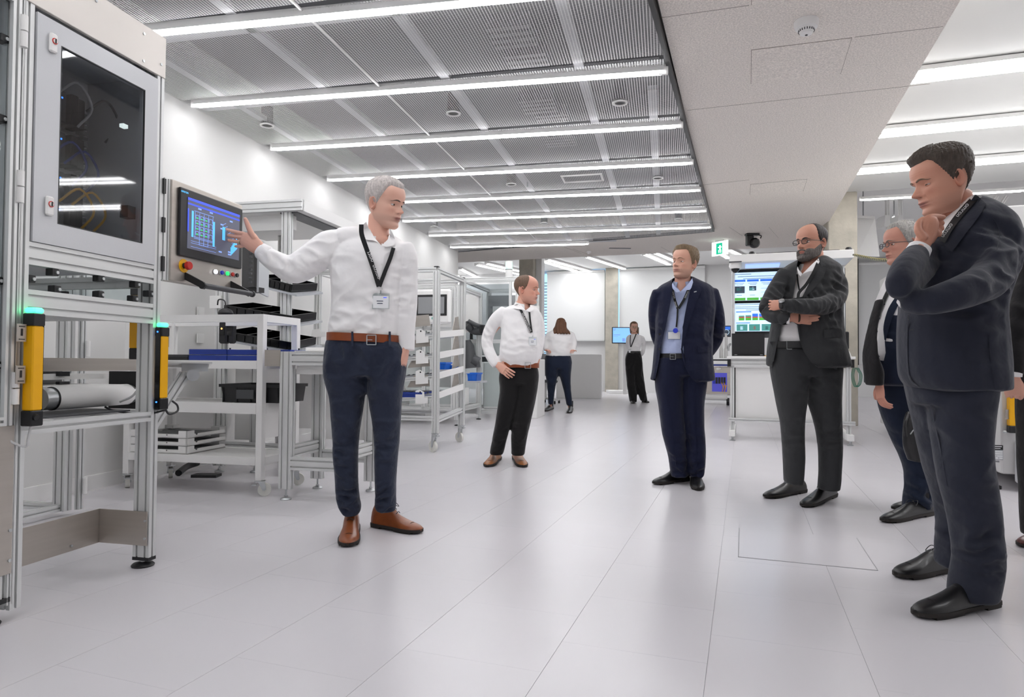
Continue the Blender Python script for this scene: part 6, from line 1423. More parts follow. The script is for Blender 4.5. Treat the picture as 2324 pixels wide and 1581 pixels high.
def buckle(parent, bvs, x, y, w, h, m='zinc', off=.012):
    """rectangular frame laid on the belt, pixel centre and size"""
    t = hit(bvs, x, y, None)
    if t is None: return
    d = nrm(ray(x, y)); c = CAM+d*(t-off); s = t/FPX; X = np.array([1., 0, 0]); Zv = np.array([0, 0, 1.]); b = MB(); W_, H_ = w*s/2, h*s/2; e = .004
    for p, q in (((-W_, -H_), (W_, -H_)), ((W_, -H_), (W_, H_)), ((W_, H_), (-W_, H_)), ((-W_, H_), (-W_, -H_))): b.bar(c+X*p[0]+Zv*p[1], c+X*q[0]+Zv*q[1], e, e)
    b.bar(c-X*W_, c+X*W_*.2, .003, .003); return b.build('buckle', m, parent)
def badge(parent, bvs, x, y, w, h, lines=True, tilt=0):
    t = hit(bvs, x, y, None); d = nrm(ray(x, y)); c = CAM+d*(t-.020); s = t/FPX; a = math.radians(tilt); X = np.array([math.cos(a), 0, -math.sin(a)]); U = np.array([math.sin(a), 0, math.cos(a)]); W_, H_ = w*s/2, h*s/2
    q = lambda p, r: c+X*p*W_+U*r*H_
    b = MB().poly([q(-1, -1), q(1, -1), q(1, 1), q(-1, 1)], (0, .0015, 0)).build('badge', 'paper', parent)
    MB().poly([q(-1.12, -1.15)+[0, .002, 0], q(1.12, -1.15)+[0, .002, 0], q(1.12, 1.45)+[0, .002, 0], q(-1.12, 1.45)+[0, .002, 0]], (0, .001, 0)).build('sleeve', 'clear', b)
    if lines:
        for r, l, m in ((.72, .35, 'scb'), (.15, .7, 'ink'), (-.25, .6, 'ink')): x0 = .55 if r > .5 else -.1; MB().poly([q(x0-l*.6, r-.06), q(x0+l*.6, r-.06), q(x0+l*.6, r+.06), q(x0-l*.6, r+.06)], (0, -.0008, 0)).build('printed_line', M['ink'] if m == 'ink' else scb, b)
    MB().tube([c+U*H_*1.3, c+U*H_*1.9], .003, 6, 1).build('clip', 'zinc', b); return b
# ================================================================ PEOPLE
SK = dict(skin='e3b29d', red='d48e7a', lip='bd7a6e')
def person(Y, px, py, label, group='people in the hall'):
    p = Z(px, py); return thing('person', label, 'person', (p[0], p[1], 0), 0, group)
# ---------------------------------------------------------------- A : gesturing man
Y = 3.38
A = person(Y, 845, 1215, 'grey-haired man in white shirt and brown belt pointing at the touchscreen')
LL = [(772, 742, 833, 0, .10), (800, 737, 838, .0, .115), (850, 735, 838, 0, .11), (900, 748, 828, 0, .095), (950, 752, 820, 0, .085), (1000, 756, 814, 0, .075), (1035, 756, 812, -.01, .07), (1083, 761, 812, 0, .068), (1125, 763, 815, .01, .064), (1150, 769, 819, .01, .062), (1166, 779, 814, .01, .058)]
RL = [(774, 820, 906, 0, .10), (800, 828, 925, .0, .115), (850, 832, 920, 0, .11), (900, 836, 912, 0, .095), (950, 844, 909, 0, .085), (1000, 849, 906, 0, .075), (1035, 850, 903, -.01, .07), (1083, 851, 899, 0, .068), (1125, 852, 899, .01, .064), (1145, 851, 899, .01, .062), (1158, 855, 897, .01, .058)]
hips = [(773, 745, 904, 0, .115), (800, 740, 922, 0, .13), (850, 752, 915, 0, .11)]
F = [(790, 940, 80, .07, .14, .004), (880, 940, 100, .07, .14, .004), (810, 810, 20, .06, .12, .005), (880, 820, 160, .06, .10, .005), (780, 1030, 70, .035, .09, .006), (876, 1020, 75, .035, .07, .006), (790, 1130, 65, .03, .08, .008), (875, 1135, 100, .03, .08, .008), (835, 870, 60, .05, .10, .006), (765, 850, 80, .06, .09, .003)]
tr, trb = garment('trousers', 'navychino', A, Y, [('slice', LL), ('slice', RL), ('slice', hips)], .0075, F, .0018)
ribbon('trouser_fly', 'navychino', A, trb, [(846, 785), (845, 820), (838, 850)], 2.2, .001)
ribbon('pocket_seam', 'navychino', A, trb, [(756, 785), (752, 805), (744, 822)], 2, .001); ribbon('pocket_seam', 'navychino', A, trb, [(903, 785), (914, 800), (925, 812)], 2, .001)
torso = [(536, 815, 896, .04, .07), (541, 795, 906, .03, .085), (550, 770, 920, .02, .10), (565, 754, 930, .01, .115), (600, 748, 922, 0, .125), (650, 752, 912, 0, .125), (700, 752, 908, 0, .118), (735, 747, 908, 0, .118), (755, 746, 906, 0, .116), (778, 750, 902, 0, .110)]
armL = [(775, 548, 30, 0), (748, 561, 38, -.01), (712, 586, 36, -.03), (680, 606, 34, -.05), (662, 612, 31, -.06), (640, 602, 27, -.07), (615, 587, 23, -.09), (597, 574, 19, -.10), (590, 569, 17.5, -.10)]
armR = [(915, 560, 24, 0), (924, 590, 24, 0), (924, 640, 24, .01), (924, 690, 23, .01), (922, 735, 21, 0), (923, 770, 18, -.01), (923, 790, 17, -.02)]
F = [(672, 612, 20, .030, .09, .006), (640, 598, 25, .032, .07, .005), (735, 575, 70, .045, .12, .006), (800, 700, 100, .06, .14, .006), (870, 690, 60, .055, .12, .006), (845, 735, 90, .035, .08, .006), (765, 735, 70, .035, .08, .006), (915, 690, 80, .03, .08, .006), (920, 630, 75, .04, .10, .004), (790, 620, 50, .07, .15, .005), (900, 600, 110, .05, .12, .005)]
sh, shb = garment('shirt', 'shirt', A, Y, [('slice', torso), ('limb', armL), ('limb', armR), ('limb', [(846, 540, 19, .02, .06), (815, 538, 24, .01, .075), (775, 544, 27, 0, .08)])], .0075, F, .0008, cut=[[(843, 525), (850, 540), (866, 557), (880, 543), (886, 520)]])
c = D(855, 548, Y+.01)
collar(A, D(857, 531, Y+.02), .066, 20, 'shirt', .045, open_=16, tilt=22, point=.05)
drape('placket', 'shirt', A, shb, [(866, 552), (862, 600), (858, 660), (856, 745)], [(874, 554), (870, 600), (866, 660), (864, 745)], .001, .0015, 2)
for y in (600, 655, 705): 
    h = hit([shb], 867, y, None); d = nrm(ray(867, y)); q = CAM+d*(h-.004); MB().cyl(q, q-d*.002, .005, 12).build('button', 'white', A)
drape('collar', 'shirt', A, [shb], [(831, 503), (838, 520), (849, 540), (864, 556)], [(822, 511), (824, 528), (833, 544), (852, 541)], .014, .003, 3)
drape('collar', 'shirt', A, [shb], [(884, 518), (885, 535), (878, 547), (866, 557)], [(890, 526), (896, 542), (893, 556), (878, 560)], .014, .003, 3)
mb = MB(); loft(mb, stations(Y, [(607, 578, 20, -.095), (590, 568, 18.8, -.102)], 'limb', 2), 'limb', cap=.06); mb.build('cuff', 'shirt', A, True)
mb = MB(); loft(mb, stations(Y, [(923, 762, 18.6, -.012), (923, 794, 17.6, -.02)], 'limb', 2), 'limb', cap=.06); mb.build('cuff', 'shirt', A, True)
bl = ringbelt('belt', 'belt', A, Y, 767, 747, 905, .118, .040, 0, .006, -.04)
buckle(A, [shb, trb], 843, 771, 20, 21, 'zinc', .022)
for x in (797, 882): drape('belt_loop', 'navychino', A, [shb, trb], [(x, 752), (x, 786)], [(x+5, 752), (x+5, 786)], .017, .002, 1)
# head
hmA = hairmat('short_grey_hair', 'c2bab6')
HA = mkhead(A, D(873, 461, Y-.0), 64, 12, -3, .250, dict(SK, skin='e6b7a2', stubble=.14, gaze=(.15, .0), open=.012, lip='b06c62', lid=16, browmat=hairmat('brow_brown', '5c4a42'), browth=1.1, browarch=.015, iris='iris'), hairline(.83, .70, .02, .22, .42), dict(z=[.2, .5, .75, .9, 1], t=[.012, .022, .04, .055, .055]), hmA)
neck = [('limb', [(862, 490, 25, .02, .058), (859, 520, 24, .02, .058), (858, 545, 27, .02, .065), (858, 575, 40, .02, .08)])]
arm_ = [('slice', [(545, 800, 905, .02, .07), (600, 765, 900, .02, .09), (700, 768, 895, .02, .09), (760, 765, 890, .02, .09), (820, 760, 905, .02, .09)]), ('limb', [(800, 560, 18, 0), (712, 586, 22, -.03), (664, 608, 19, -.06), (615, 583, 15, -.09), (590, 569, 13, -.1)]), ('limb', [(900, 570, 16, 0), (924, 690, 14, .01), (921, 775, 11, -.02)]),
        ('slice', [(800, 755, 835, 0, .06), (900, 765, 815, 0, .06), (1030, 768, 802, 0, .045), (1150, 782, 806, .01, .03)]), ('slice', [(800, 840, 905, 0, .06), (900, 850, 895, 0, .06), (1030, 858, 893, 0, .045), (1140, 862, 888, .01, .03)])]
hp = handpx(Y-.1, [[(603, 577, 13.5, 0, .024), (592, 568, 15, 0, .021), (578, 556, 18, 0, .018), (562, 545, 18, 0, .016), (550, 541, 15, 0, .012)], [(583, 550, 9, 0, .014), (573, 535, 9, 0, .014)]],
            [[(553, 530, 4.6, 0), (536, 526.5, 4.4, -.005), (523, 523, 4, -.012), (513, 520.5, 3.2, -.018)], [(552, 539, 4.8, 0), (533, 536.5, 4.5, 0), (519, 534, 4.1, -.004), (508, 533, 3.2, -.008)], [(554, 548, 4.6, .002), (537, 548, 4.3, .002), (524, 546, 3.9, 0), (514.5, 544, 3.1, -.003)], [(560, 555, 4.2, .004), (548, 558.5, 4, .006), (540, 559, 3.6, .006), (534, 558.5, 2.9, .006)]],
            [(577, 540, 7, -.005), (567, 522, 6.2, -.01), (561, 507, 5.4, -.014), (556.5, 496, 4.2, -.016)])
hr, _ = hand(D(921, 786, Y-.03), (-.12, -.1, -1), (-1, .2, 0), -1, .95, ((15, 20, 10),)*4, (.75, .75, .35), 8)
body_mesh(A, [HA, skeleton(Y, neck+arm_), hp, hr], SK['skin'])
MB().lathe(D(544.2, 549.5, Y-.1)-[.003, 0, 0], D(544.2, 549.5, Y-.1)+[.003, 0, 0], [(0, .0098), (.0, .0112), (.005, .0112), (.005, .0098)], 18).build('finger_ring', 'gold', A, True)
shoe(A, Z(800, 1196), Z(789, 1243), 'tan', True, 1.05, name='shoe'); shoe(A, Z(848, 1192), Z(956, 1211), 'tan', True, 1.05)
ribbon('lanyard', 'lany', A, shb, [(820, 509), (821, 532), (832, 565), (847, 608), (860, 650)], 10.5, .010, .0015, lim=3.4); ribbon('lanyard', 'lany', A, shb, [(893, 562), (886, 585), (873, 618), (861, 650)], 9, .010, .0015)
for a, b in (((830, 552), (821, 528)), ((845, 606), (835, 577)) if 0 else ((845.5, 594), (830.5, 562)), ((859.5, 633), (847, 601))): laytext('omron', A, [shb], a, b, None, .0150)
badge(A, [shb], 864, 685, 34, 27); 
# ---------------------------------------------------------------- B : man with hand on hip
Y = 5.74
B = person(Y, 1150, 1050, 'balding man in white shirt and black trousers, one hand on his hip, looking aside')
LL = [(834, 1136, 1185, 0, .10), (856, 1132, 1184, 0, .12), (889, 1134, 1180, 0, .115), (938, 1127, 1167, 0, .10), (985, 1119, 1153, .02, .09), (1015, 1113, 1146, .03, .09), (1030, 1111, 1142, .03, .09)]
RL = [(834, 1175, 1221, 0, .10), (856, 1175, 1223, 0, .12), (889, 1172, 1219, 0, .115), (938, 1166, 1209, 0, .10), (985, 1160, 1198, .0, .09), (1015, 1160, 1193, .0, .09), (1031, 1160, 1191, .0, .09)]
tr, trb = garment('trousers', 'blacktr', B, Y, [('slice', LL), ('slice', RL), ('slice', [(834, 1136, 1221, 0, .14), (870, 1135, 1220, 0, .13)])], .011, [(1190, 985, 80, .05, .12, .006), (1130, 1000, 100, .05, .12, .006)], .002)
torso = [(692, 1164, 1211, .03, .08), (696, 1152, 1217, .02, .10), (704, 1141, 1223, 0, .12), (720, 1138, 1226, 0, .135), (755, 1137, 1225, -.02, .15), (790, 1134, 1226, -.03, .16), (812, 1134, 1224, -.03, .155), (822, 1136, 1221, -.02, .147), (832, 1138, 1219, -.01, .14)]
armL = [(1146, 706, 14, 0), (1128, 722, 15, .0), (1114, 745, 14.5, .02), (1106, 768, 13.5, .03), (1107, 788, 13, .02), (1116, 810, 12.5, -.03), (1127, 828, 11, -.07)]
armR = [(1218, 712, 10, 0), (1225, 735, 11, .02), (1227, 765, 10, .02), (1223, 795, 9, 0), (1220, 812, 9, -.02)]
sh, shb = garment('shirt', 'shirt', B, Y, [('slice', torso), ('limb', armL), ('limb', armR)], .010, cut=[[(1176, 682), (1183, 693), (1193, 704), (1202, 697), (1206, 684)]], fold=[(1105, 770, 30, .04, .12, .009), (1160, 790, 70, .06, .15, .008), (1205, 770, 100, .06, .15, .007), (1180, 745, 60, .07, .15, .006), (1220, 770, 80, .04, .1, .005)], base=.001)
collar(B, D(1188, 687, Y+.02), .070, 30, 'shirt', .045, open_=24, tilt=18)
drape('collar', 'shirt', B, [shb], [(1172, 689), (1180, 693), (1192, 704)], [(1165, 693), (1167, 699), (1180, 702)], .016, .004, 3)
drape('collar', 'shirt', B, [shb], [(1205, 693), (1202, 698), (1194, 704)], [(1211, 696), (1210, 703), (1202, 708)], .016, .004, 3)
ringbelt('belt', 'belt', B, Y, 828, 1136, 1221, .145, .042, 0, .006, -.02); buckle(B, [trb, shb], 1198, 829, 13, 13, 'zinc', .02)
HB = mkhead(B, D(1194, 657, Y), 72, 3, 0, .252, dict(SK, skin='dea48f', red='cd806d', stubble=.15, jowl=.02, browmat=hairmat('brow_fair', '8f6c50')), hairline(.97, .80, .03, .22, .44), dict(z=[.2, .6, .85, 1], t=[.014, .024, .024, .012]), hairmat('cropped_brown_hair', '6e5646'), hairbump=.004)
arm_ = [('slice', [(700, 1155, 1210, .02, .07), (760, 1150, 1212, .02, .10), (830, 1145, 1212, 0, .1)]), ('limb', [(1150, 712, 10, 0), (1107, 770, 9, .03), (1126, 827, 8, -.07)]), ('limb', [(1218, 716, 8, 0), (1226, 765, 7.5, .02), (1221, 810, 7, -.02)]), ('slice', [(850, 1140, 1178, 0, .06), (940, 1135, 1160, 0, .06), (1010, 1122, 1140, .02, .04)]), ('slice', [(850, 1180, 1215, 0, .06), (940, 1172, 1202, 0, .06), (1010, 1170, 1188, .0, .04)]), ('limb', [(1190, 672, 14, .02, .06), (1187, 690, 15, .02, .06), (1186, 712, 22, .02, .08)])]
h1, _ = hand(D(1130, 828, Y-.085), (.55, -.45, -.42), (.3, .8, -.1), -1, .98, ((10, 15, 10), (10, 15, 10), (12, 18, 10), (15, 20, 10)), (.2, .9, .3), 10); h2, _ = hand(D(1222, 812, Y-.02), (-.2, -.1, -1), (-1, .2, 0), -1, .9, (20, 25, 20), (.7, .7, .2), 10)
body_mesh(B, [HB, skeleton(Y, arm_), h1, h2], SK['skin'])
M['tan2'] = mat('tan_leather', '9a6238', .4, var=.15, vscale=25)
shoe(B, Z(1131, 1040), Z(1106, 1060), 'tan2', True, 1.05, .9); shoe(B, Z(1170, 1038), Z(1188, 1061), 'tan2', True, 1.05, .9)
ribbon('lanyard', 'lany', B, shb, [(1177, 693), (1190, 720), (1206, 754)], 5.5, .012, .002); ribbon('lanyard', 'lany', B, shb, [(1201, 702), (1203, 725), (1207, 754)], 4, .012, .002)
laytext('omron', B, [shb], (1194, 732), (1185, 710), None, .017); laytext('omron', B, [shb], (1204, 752), (1195, 732), None, .017)
badge(B, [shb], 1209, 775, 16, 15); drape('placket', 'shirt', B, shb, [(1203, 705), (1212, 760), (1207, 820)], [(1207, 705), (1216, 760), (1211, 820)], .001, .002, 1)
# ---------------------------------------------------------------- C : woman from behind
Y = 12.57
C_p = person(Y, 1268, 932, 'woman seen from behind, long brown hair, white blouse, navy trousers')
tr, trb = garment('trousers', 'nightsuit', C_p, Y, [('slice', [(806, 1238, 1268, 0, .12), (822, 1235, 1268, 0, .17), (845, 1237, 1267, 0, .15), (870, 1241, 1262, 0, .11), (895, 1243, 1258, 0, .09), (917, 1244, 1256, 0, .08)]), ('slice', [(806, 1265, 1295, 0, .12), (822, 1265, 1298, 0, .17), (845, 1268, 1296, 0, .15), (870, 1275, 1295, 0, .11), (895, 1281, 1297, 0, .09), (920, 1286, 1299, 0, .08)]), ('slice', [(806, 1239, 1294, 0, .16), (835, 1237, 1296, 0, .17)])], .02, [(1250, 880, 80, .08, .2, .01)], .004)
sh, shb = garment('blouse', 'shirt', C_p, Y, [('slice', [(748, 1256, 1290, 0, .10), (755, 1244, 1300, 0, .13), (770, 1240, 1303, 0, .15), (790, 1240, 1300, 0, .16), (808, 1239, 1295, 0, .16)]), ('limb', [(1247, 757, 7, 0), (1240, 775, 7.5, 0), (1240, 793, 6.5, -.05)]), ('limb', [(1297, 757, 7, 0), (1303, 778, 7, 0), (1301, 794, 6, -.05)])], .018, [(1270, 785, 80, .10, .3, .015)], .006)
HC_ = mkhead(C_p, D(1273, 737, Y), 175, 20, 0, .24, dict(SK), hairline(.84, .6, .02, .2, .4), dict(z=[.2, 1], t=[.05, .06]), hairmat('long_brown_hair', '6b4a35'), brow=False)
mb = MB(); loft(mb, stations(Y+.0, [(724, 1266, 1279, 0, .07), (730, 1261, 1284, 0, .13), (742, 1258, 1287, -.02, .14), (752, 1254, 1292, -.04, .13), (757, 1253, 1298, -.07, .09)], 'slice'), 'slice'); me = remesh(mb, .014, 2); displace(me, lambda co, no: .008*np.sin(co[:, 0]*110+3*np.sin(co[:, 2]*9))); link_mesh('long_hair', me, M['hairC'] if 'hairC' in M else hairmat('long_brown_hair_b', '6b4a35'), C_p)
body_mesh(C_p, [HC_, skeleton(Y, [('slice', [(745, 1268, 1278, 0, .05), (756, 1256, 1290, 0, .08), (800, 1248, 1290, 0, .12), (830, 1244, 1290, 0, .12)]), ('slice', [(840, 1244, 1260, 0, .08), (925, 1247, 1253, 0, .04)]), ('slice', [(840, 1274, 1290, 0, .08), (927, 1289, 1295, 0, .04)])], .03), hand(D(1240, 795, Y-.08), (.3, -.6, 0), (0, 0, -1), 1, .9)[0], hand(D(1301, 795, Y-.08), (-.2, -.6, 0), (0, 0, -1), -1, .9)[0]], SK['skin'])
shoe(C_p, Z(1254, 927), Z(1236, 934), 'shoeblack', False); shoe(C_p, Z(1297, 928), Z(1291, 938), 'shoeblack', False)
# ---------------------------------------------------------------- D : far woman
Y = 15.21
Dp = person(Y, 1440, 913, 'distant woman in white shirt and wide black trousers, hands behind her back')
tr, trb = garment('trousers', 'blacktr', Dp, Y, [('slice', [(798, 1424, 1441, 0, .10), (815, 1419, 1442, 0, .14), (850, 1421, 1443, 0, .14), (880, 1424, 1445, 0, .14), (911, 1429, 1445, 0, .13)]), ('slice', [(798, 1436, 1453, 0, .10), (815, 1436, 1457, 0, .14), (850, 1438, 1460, 0, .14), (885, 1446, 1465, 0, .14), (909, 1454, 1469, 0, .13)]), ('slice', [(798, 1425, 1452, 0, .12), (820, 1420, 1457, 0, .15)])], .02, [(1440, 850, 0, .14, .6, .012)], .004)
sh, shb = garment('shirt', 'shirt', Dp, Y, [('slice', [(758, 1433, 1446, 0, .07), (762, 1424, 1458, 0, .10), (775, 1423, 1457, 0, .12), (790, 1425, 1453, 0, .11), (798, 1425, 1453, 0, .11)]), ('limb', [(1457, 765, 5, 0), (1461, 780, 5, .08), (1459, 798, 4.5, .15), (1455, 806, 4, .22)]), ('limb', [(1425, 765, 4, 0), (1424, 780, 4, .1), (1428, 796, 4, .2)])], .016, [(1440, 785, 80, .09, .2, .01)], .005)
ringbelt('belt', 'black', Dp, Y, 799, 1425, 1453, .12, .05); collar(Dp, D(1438, 757, Y), .058, 0, 'shirt', .04)
HD = mkhead(Dp, D(1438.5, 742, Y), 2, 4, 0, .245, dict(SK, skin='e0b29c'), hairline(.82, .66, .02, .2, .42), dict(z=[.2, .6, 1], t=[.03, .04, .045]), hairmat('light_brown_hair', '7a5c46'), glasses=(.075, .05, 'gold'))
mb = MB(); loft(mb, stations(Y+.06, [(734, 1430, 1447, 0, .08), (745, 1429, 1448.5, 0, .08), (757, 1430, 1450, 0, .05)], 'slice'), 'slice'); link_mesh('long_hair', remesh(mb, .014, 2), hairmat('light_brown_hair_b', '7a5c46'), Dp)
body_mesh(Dp, [HD, skeleton(Y, [('slice', [(752, 1434, 1443, 0, .05), (764, 1430, 1450, 0, .07), (800, 1428, 1450, 0, .09)]), ('slice', [(830, 1428, 1438, 0, .06), (905, 1434, 1440, 0, .04)]), ('slice', [(830, 1442, 1452, 0, .06), (905, 1458, 1464, 0, .04)])], .03), hand(D(1450, 806, Y+.25), (-1, 0, -.4), (0, 1, 0), 1, .85)[0], hand(D(1432, 800, Y+.25), (1, 0, -.4), (0, 1, 0), -1, .85)[0]], 'e0b29c')
shoe(Dp, Z(1437, 908), Z(1436, 916), 'shoeblack'); shoe(Dp, Z(1459, 912), Z(1471, 914), 'shoeblack')
ribbon('lanyard', 'lany', Dp, shb, [(1431, 760), (1430, 775), (1431, 787)], 1.7, .02, .003); ribbon('lanyard', 'lany', Dp, shb, [(1444, 757), (1438, 772), (1432, 787)], 2.2, .02, .003); badge(Dp, [shb], 1431, 797, 8, 6, False)
# ---------------------------------------------------------------- E : navy suit
Y = 4.89
E_p = person(Y, 1545, 1098, 'man in navy suit and light blue shirt, hands clasped behind his back')
LL = [(812, 1490, 1552, 0, .12), (840, 1487, 1552, 0, .12), (880, 1488, 1549, 0, .11), (920, 1495, 1549, 0, .10), (966, 1501, 1553, 0, .09), (1000, 1507, 1555, 0, .085), (1040, 1518, 1557, .02, .08), (1070, 1522, 1560, .03, .08), (1080, 1521, 1560, .03, .08)]
RL = [(812, 1542, 1610, 0, .12), (840, 1545, 1606, 0, .12), (880, 1547, 1602, 0, .11), (920, 1549, 1597, 0, .10), (966, 1556, 1597, 0, .09), (1004, 1560, 1600, 0, .085), (1040, 1562, 1600, 0, .08), (1072, 1564, 1597, .0, .08), (1082, 1567, 1592, .0, .078)]
F = [(1535, 1060, 60, .035, .09, .009), (1582, 1058, 100, .035, .09, .009), (1530, 985, 70, .06, .1, .004), (1580, 985, 70, .06, .1, .004)]
tr, trb = garment('trousers', 'navysuit', E_p, Y, [('slice', LL), ('slice', RL), ('slice', [(812, 1491, 1610, 0, .13), (850, 1492, 1604, 0, .13)])], .010, F, .002)
ribbon('crease', 'navysuit', E_p, trb, [(1508, 880), (1524, 960), (1534, 1060)], 2, .001); ribbon('crease', 'navysuit', E_p, trb, [(1576, 880), (1578, 960), (1582, 1060)], 2, .001)
sh, shb = garment('shirt', 'shirtblue', E_p, Y, [('slice', [(651, 1527, 1572, .03, .07), (662, 1505, 1600, .03, .10), (682, 1496, 1608, .02, .115), (740, 1494, 1606, .0, .13), (800, 1492, 1606, 0, .125), (815, 1494, 1604, 0, .118)])], .010, cut=[[(1532, 645), (1537, 652), (1544, 661), (1553, 652), (1562, 640), (1545, 630)]], fold=[(1528, 750, 80, .05, .13, .006), (1530, 700, 100, .06, .1, .005)], base=.002)
drape('placket', 'shirtblue', E_p, shb, [(1543, 665), (1534, 730), (1528, 800)], [(1549, 665), (1540, 730), (1534, 800)], .001, .0015, 1)
body = [(630, 1530, 1574, .04, .085), (638, 1518, 1590, .03, .11), (648, 1499, 1612, .02, .13), (662, 1490, 1620, .01, .145), (700, 1489, 1622, 0, .155), (750, 1488, 1618, 0, .155), (800, 1484, 1616, 0, .16), (840, 1480, 1619, 0, .165), (862, 1476, 1622, 0, .165)]
aL = [(1496, 664, 16, 0), (1487, 690, 14.5, .03), (1486, 730, 14, .10), (1491, 765, 13, .18), (1506, 795, 12, .26)]; aR = [(1612, 662, 18, 0), (1621, 695, 19, .03), (1627, 735, 18, .08), (1624, 765, 17, .14), (1608, 795, 15, .22), (1590, 812, 13, .26)]
ja, jab = garment('jacket', 'navysuit', E_p, Y, [('slice', body), ('limb', aL), ('limb', aR)], .0095, [(1628, 750, 60, .045, .12, .008), (1487, 740, 80, .05, .12, .006), (1600, 780, 70, .08, .2, .004), (1500, 790, 80, .07, .15, .004)], .002,
                  cut=[[(1526, 632), (1516, 700), (1507, 745), (1501, 775), (1494, 815), (1484, 862), (1470, 900), (1590, 900), (1580, 865), (1560, 840), (1552, 800), (1549, 742), (1562, 690), (1574, 630), (1565, 600), (1530, 600)]])
drape('lapel', 'navysuit', E_p, [jab], [(1526, 641), (1516, 665), (1510, 700), (1503, 745), (1499, 775)], [(1528, 645), (1525, 668), (1519, 700), (1511, 740), (1502, 777)], .006, .004, 3)
drape('lapel', 'navysuit', E_p, [jab], [(1570, 630), (1567, 655), (1559, 690), (1551, 735), (1546, 790)], [(1574, 628), (1592, 655), (1578, 690), (1562, 740), (1549, 792)], .006, .004, 4)
drape('collar', 'navysuit', E_p, [jab], [(1570, 628), (1568, 645)], [(1578, 632), (1590, 655)], .008, .004, 3)
ribbon('front_edge', 'navysuit', E_p, [jab], [(1547, 790), (1553, 820), (1566, 850), (1582, 866), (1600, 870)], 4, .002, .004); ribbon('front_edge', 'navysuit', E_p, [jab], [(1500, 775), (1494, 815), (1485, 860)], 4, .002, .004)
drape('pocket_flap', 'navysuit', E_p, [jab], [(1583, 786), (1618, 784)], [(1584, 800), (1618, 797)], .004, .003, 2)
for y in (758, 792): h = hit([jab], 1497, y, None); d = nrm(ray(1497, y)); q = CAM+d*(h-.006); MB().cyl(q, q-d*.003, .008, 12).build('button', 'black', E_p)
drape('pin', 'plate', E_p, [jab], [(1575, 661), (1581, 660)], [(1575, 663.5), (1581, 662)], .014, .002, 1)
ringbelt('belt', 'black', E_p, Y, 808, 1494, 1606, .12, .036, 0, .006); buckle(E_p, [shb, trb], 1527, 809, 12, 12, 'zinc', .016)
drape('collar', 'shirtblue', E_p, [shb, jab], [(1527, 640), (1531, 649), (1543, 661)], [(1525, 646), (1527, 655), (1535, 663)], .012, .003, 3)
drape('collar', 'shirtblue', E_p, [shb, jab], [(1571, 631), (1561, 645), (1546, 661)], [(1573, 640), (1567, 656), (1556, 658)], .016, .003, 3)
collar(E_p, D(1549, 637, Y+.015), .066, -22, 'shirtblue', .042, open_=26, tilt=16)
HE = mkhead(E_p, D(1554, 597, Y), -50, -5, 3, .243, dict(SK, skin='dcab94', stubble=.25, gaze=(-.2, .05), browmat=hairmat('brow_light', '8a6c52'), crease=.8, lid=6), hairline(.845, .70, .015, .22, .40), dict(z=[.2, .6, .82, .92, 1], t=[.02, .035, .06, .085, .06], a=[0, 40, 90, 180], ta=[1.25, 1.1, 1, 1]), hairmat('sandy_brown_hair', '7c6850'), hairbump=.010)
arm_ = [('slice', [(665, 1515, 1598, .03, .08), (740, 1512, 1596, .03, .10), (805, 1510, 1594, .02, .1)]), ('limb', [(1550, 618, 18, .02, .055), (1549, 645, 19, .02, .058), (1549, 668, 28, .02, .07)]), ('slice', [(820, 1502, 1545, 0, .06), (960, 1515, 1540, 0, .05), (1045, 1530, 1548, .03, .04)]), ('slice', [(820, 1556, 1598, 0, .06), (960, 1566, 1590, 0, .05), (1045, 1572, 1588, .0, .04)]), ('limb', [(1505, 672, 9, 0), (1490, 740, 8, .12), (1512, 800, 7, .27)]), ('limb', [(1605, 672, 9, 0), (1625, 740, 8, .08), (1592, 812, 7, .26)])]
body_mesh(E_p, [HE, skeleton(Y, arm_), hand(D(1585, 815, Y+.27), (-1, 0, -.2), (0, -1, 0), 1, .95)[0], hand(D(1515, 802, Y+.28), (1, 0, -.4), (0, -1, 0), -1, .95)[0]], SK['skin'])
shoe(E_p, Z(1560, 1089), Z(1484, 1100), 'shoeblack'); shoe(E_p, Z(1576, 1082), Z(1585, 1114), 'shoeblack')
both = [shb]
ribbon('lanyard', 'lany', E_p, both, [(1526, 652), (1530, 675), (1538, 700)], 5.5, .012); ribbon('lanyard', 'lany', E_p, both, [(1563, 655), (1553, 678), (1540, 700)], 5.5, .012); ribbon('lanyard', 'lany', E_p, both, [(1538, 700), (1537, 722), (1535, 742)], 4, .012)
laytext('omron', E_p, both, (1527, 660), (1531, 677), None, .017); laytext('omron', E_p, both, (1554, 676), (1562, 660), None, .017); laytext('omron', E_p, both, (1532, 684), (1536, 697), None, .017)
badge(E_p, [shb], 1530, 761, 26, 15, False); h = hit([shb], 1533, 750, None); d = nrm(ray(1533, 750)); q = CAM+d*(h-.02); MB().cyl(q, q-d*.006, .018, 20).build('badge_reel', 'bbtn', E_p, True)
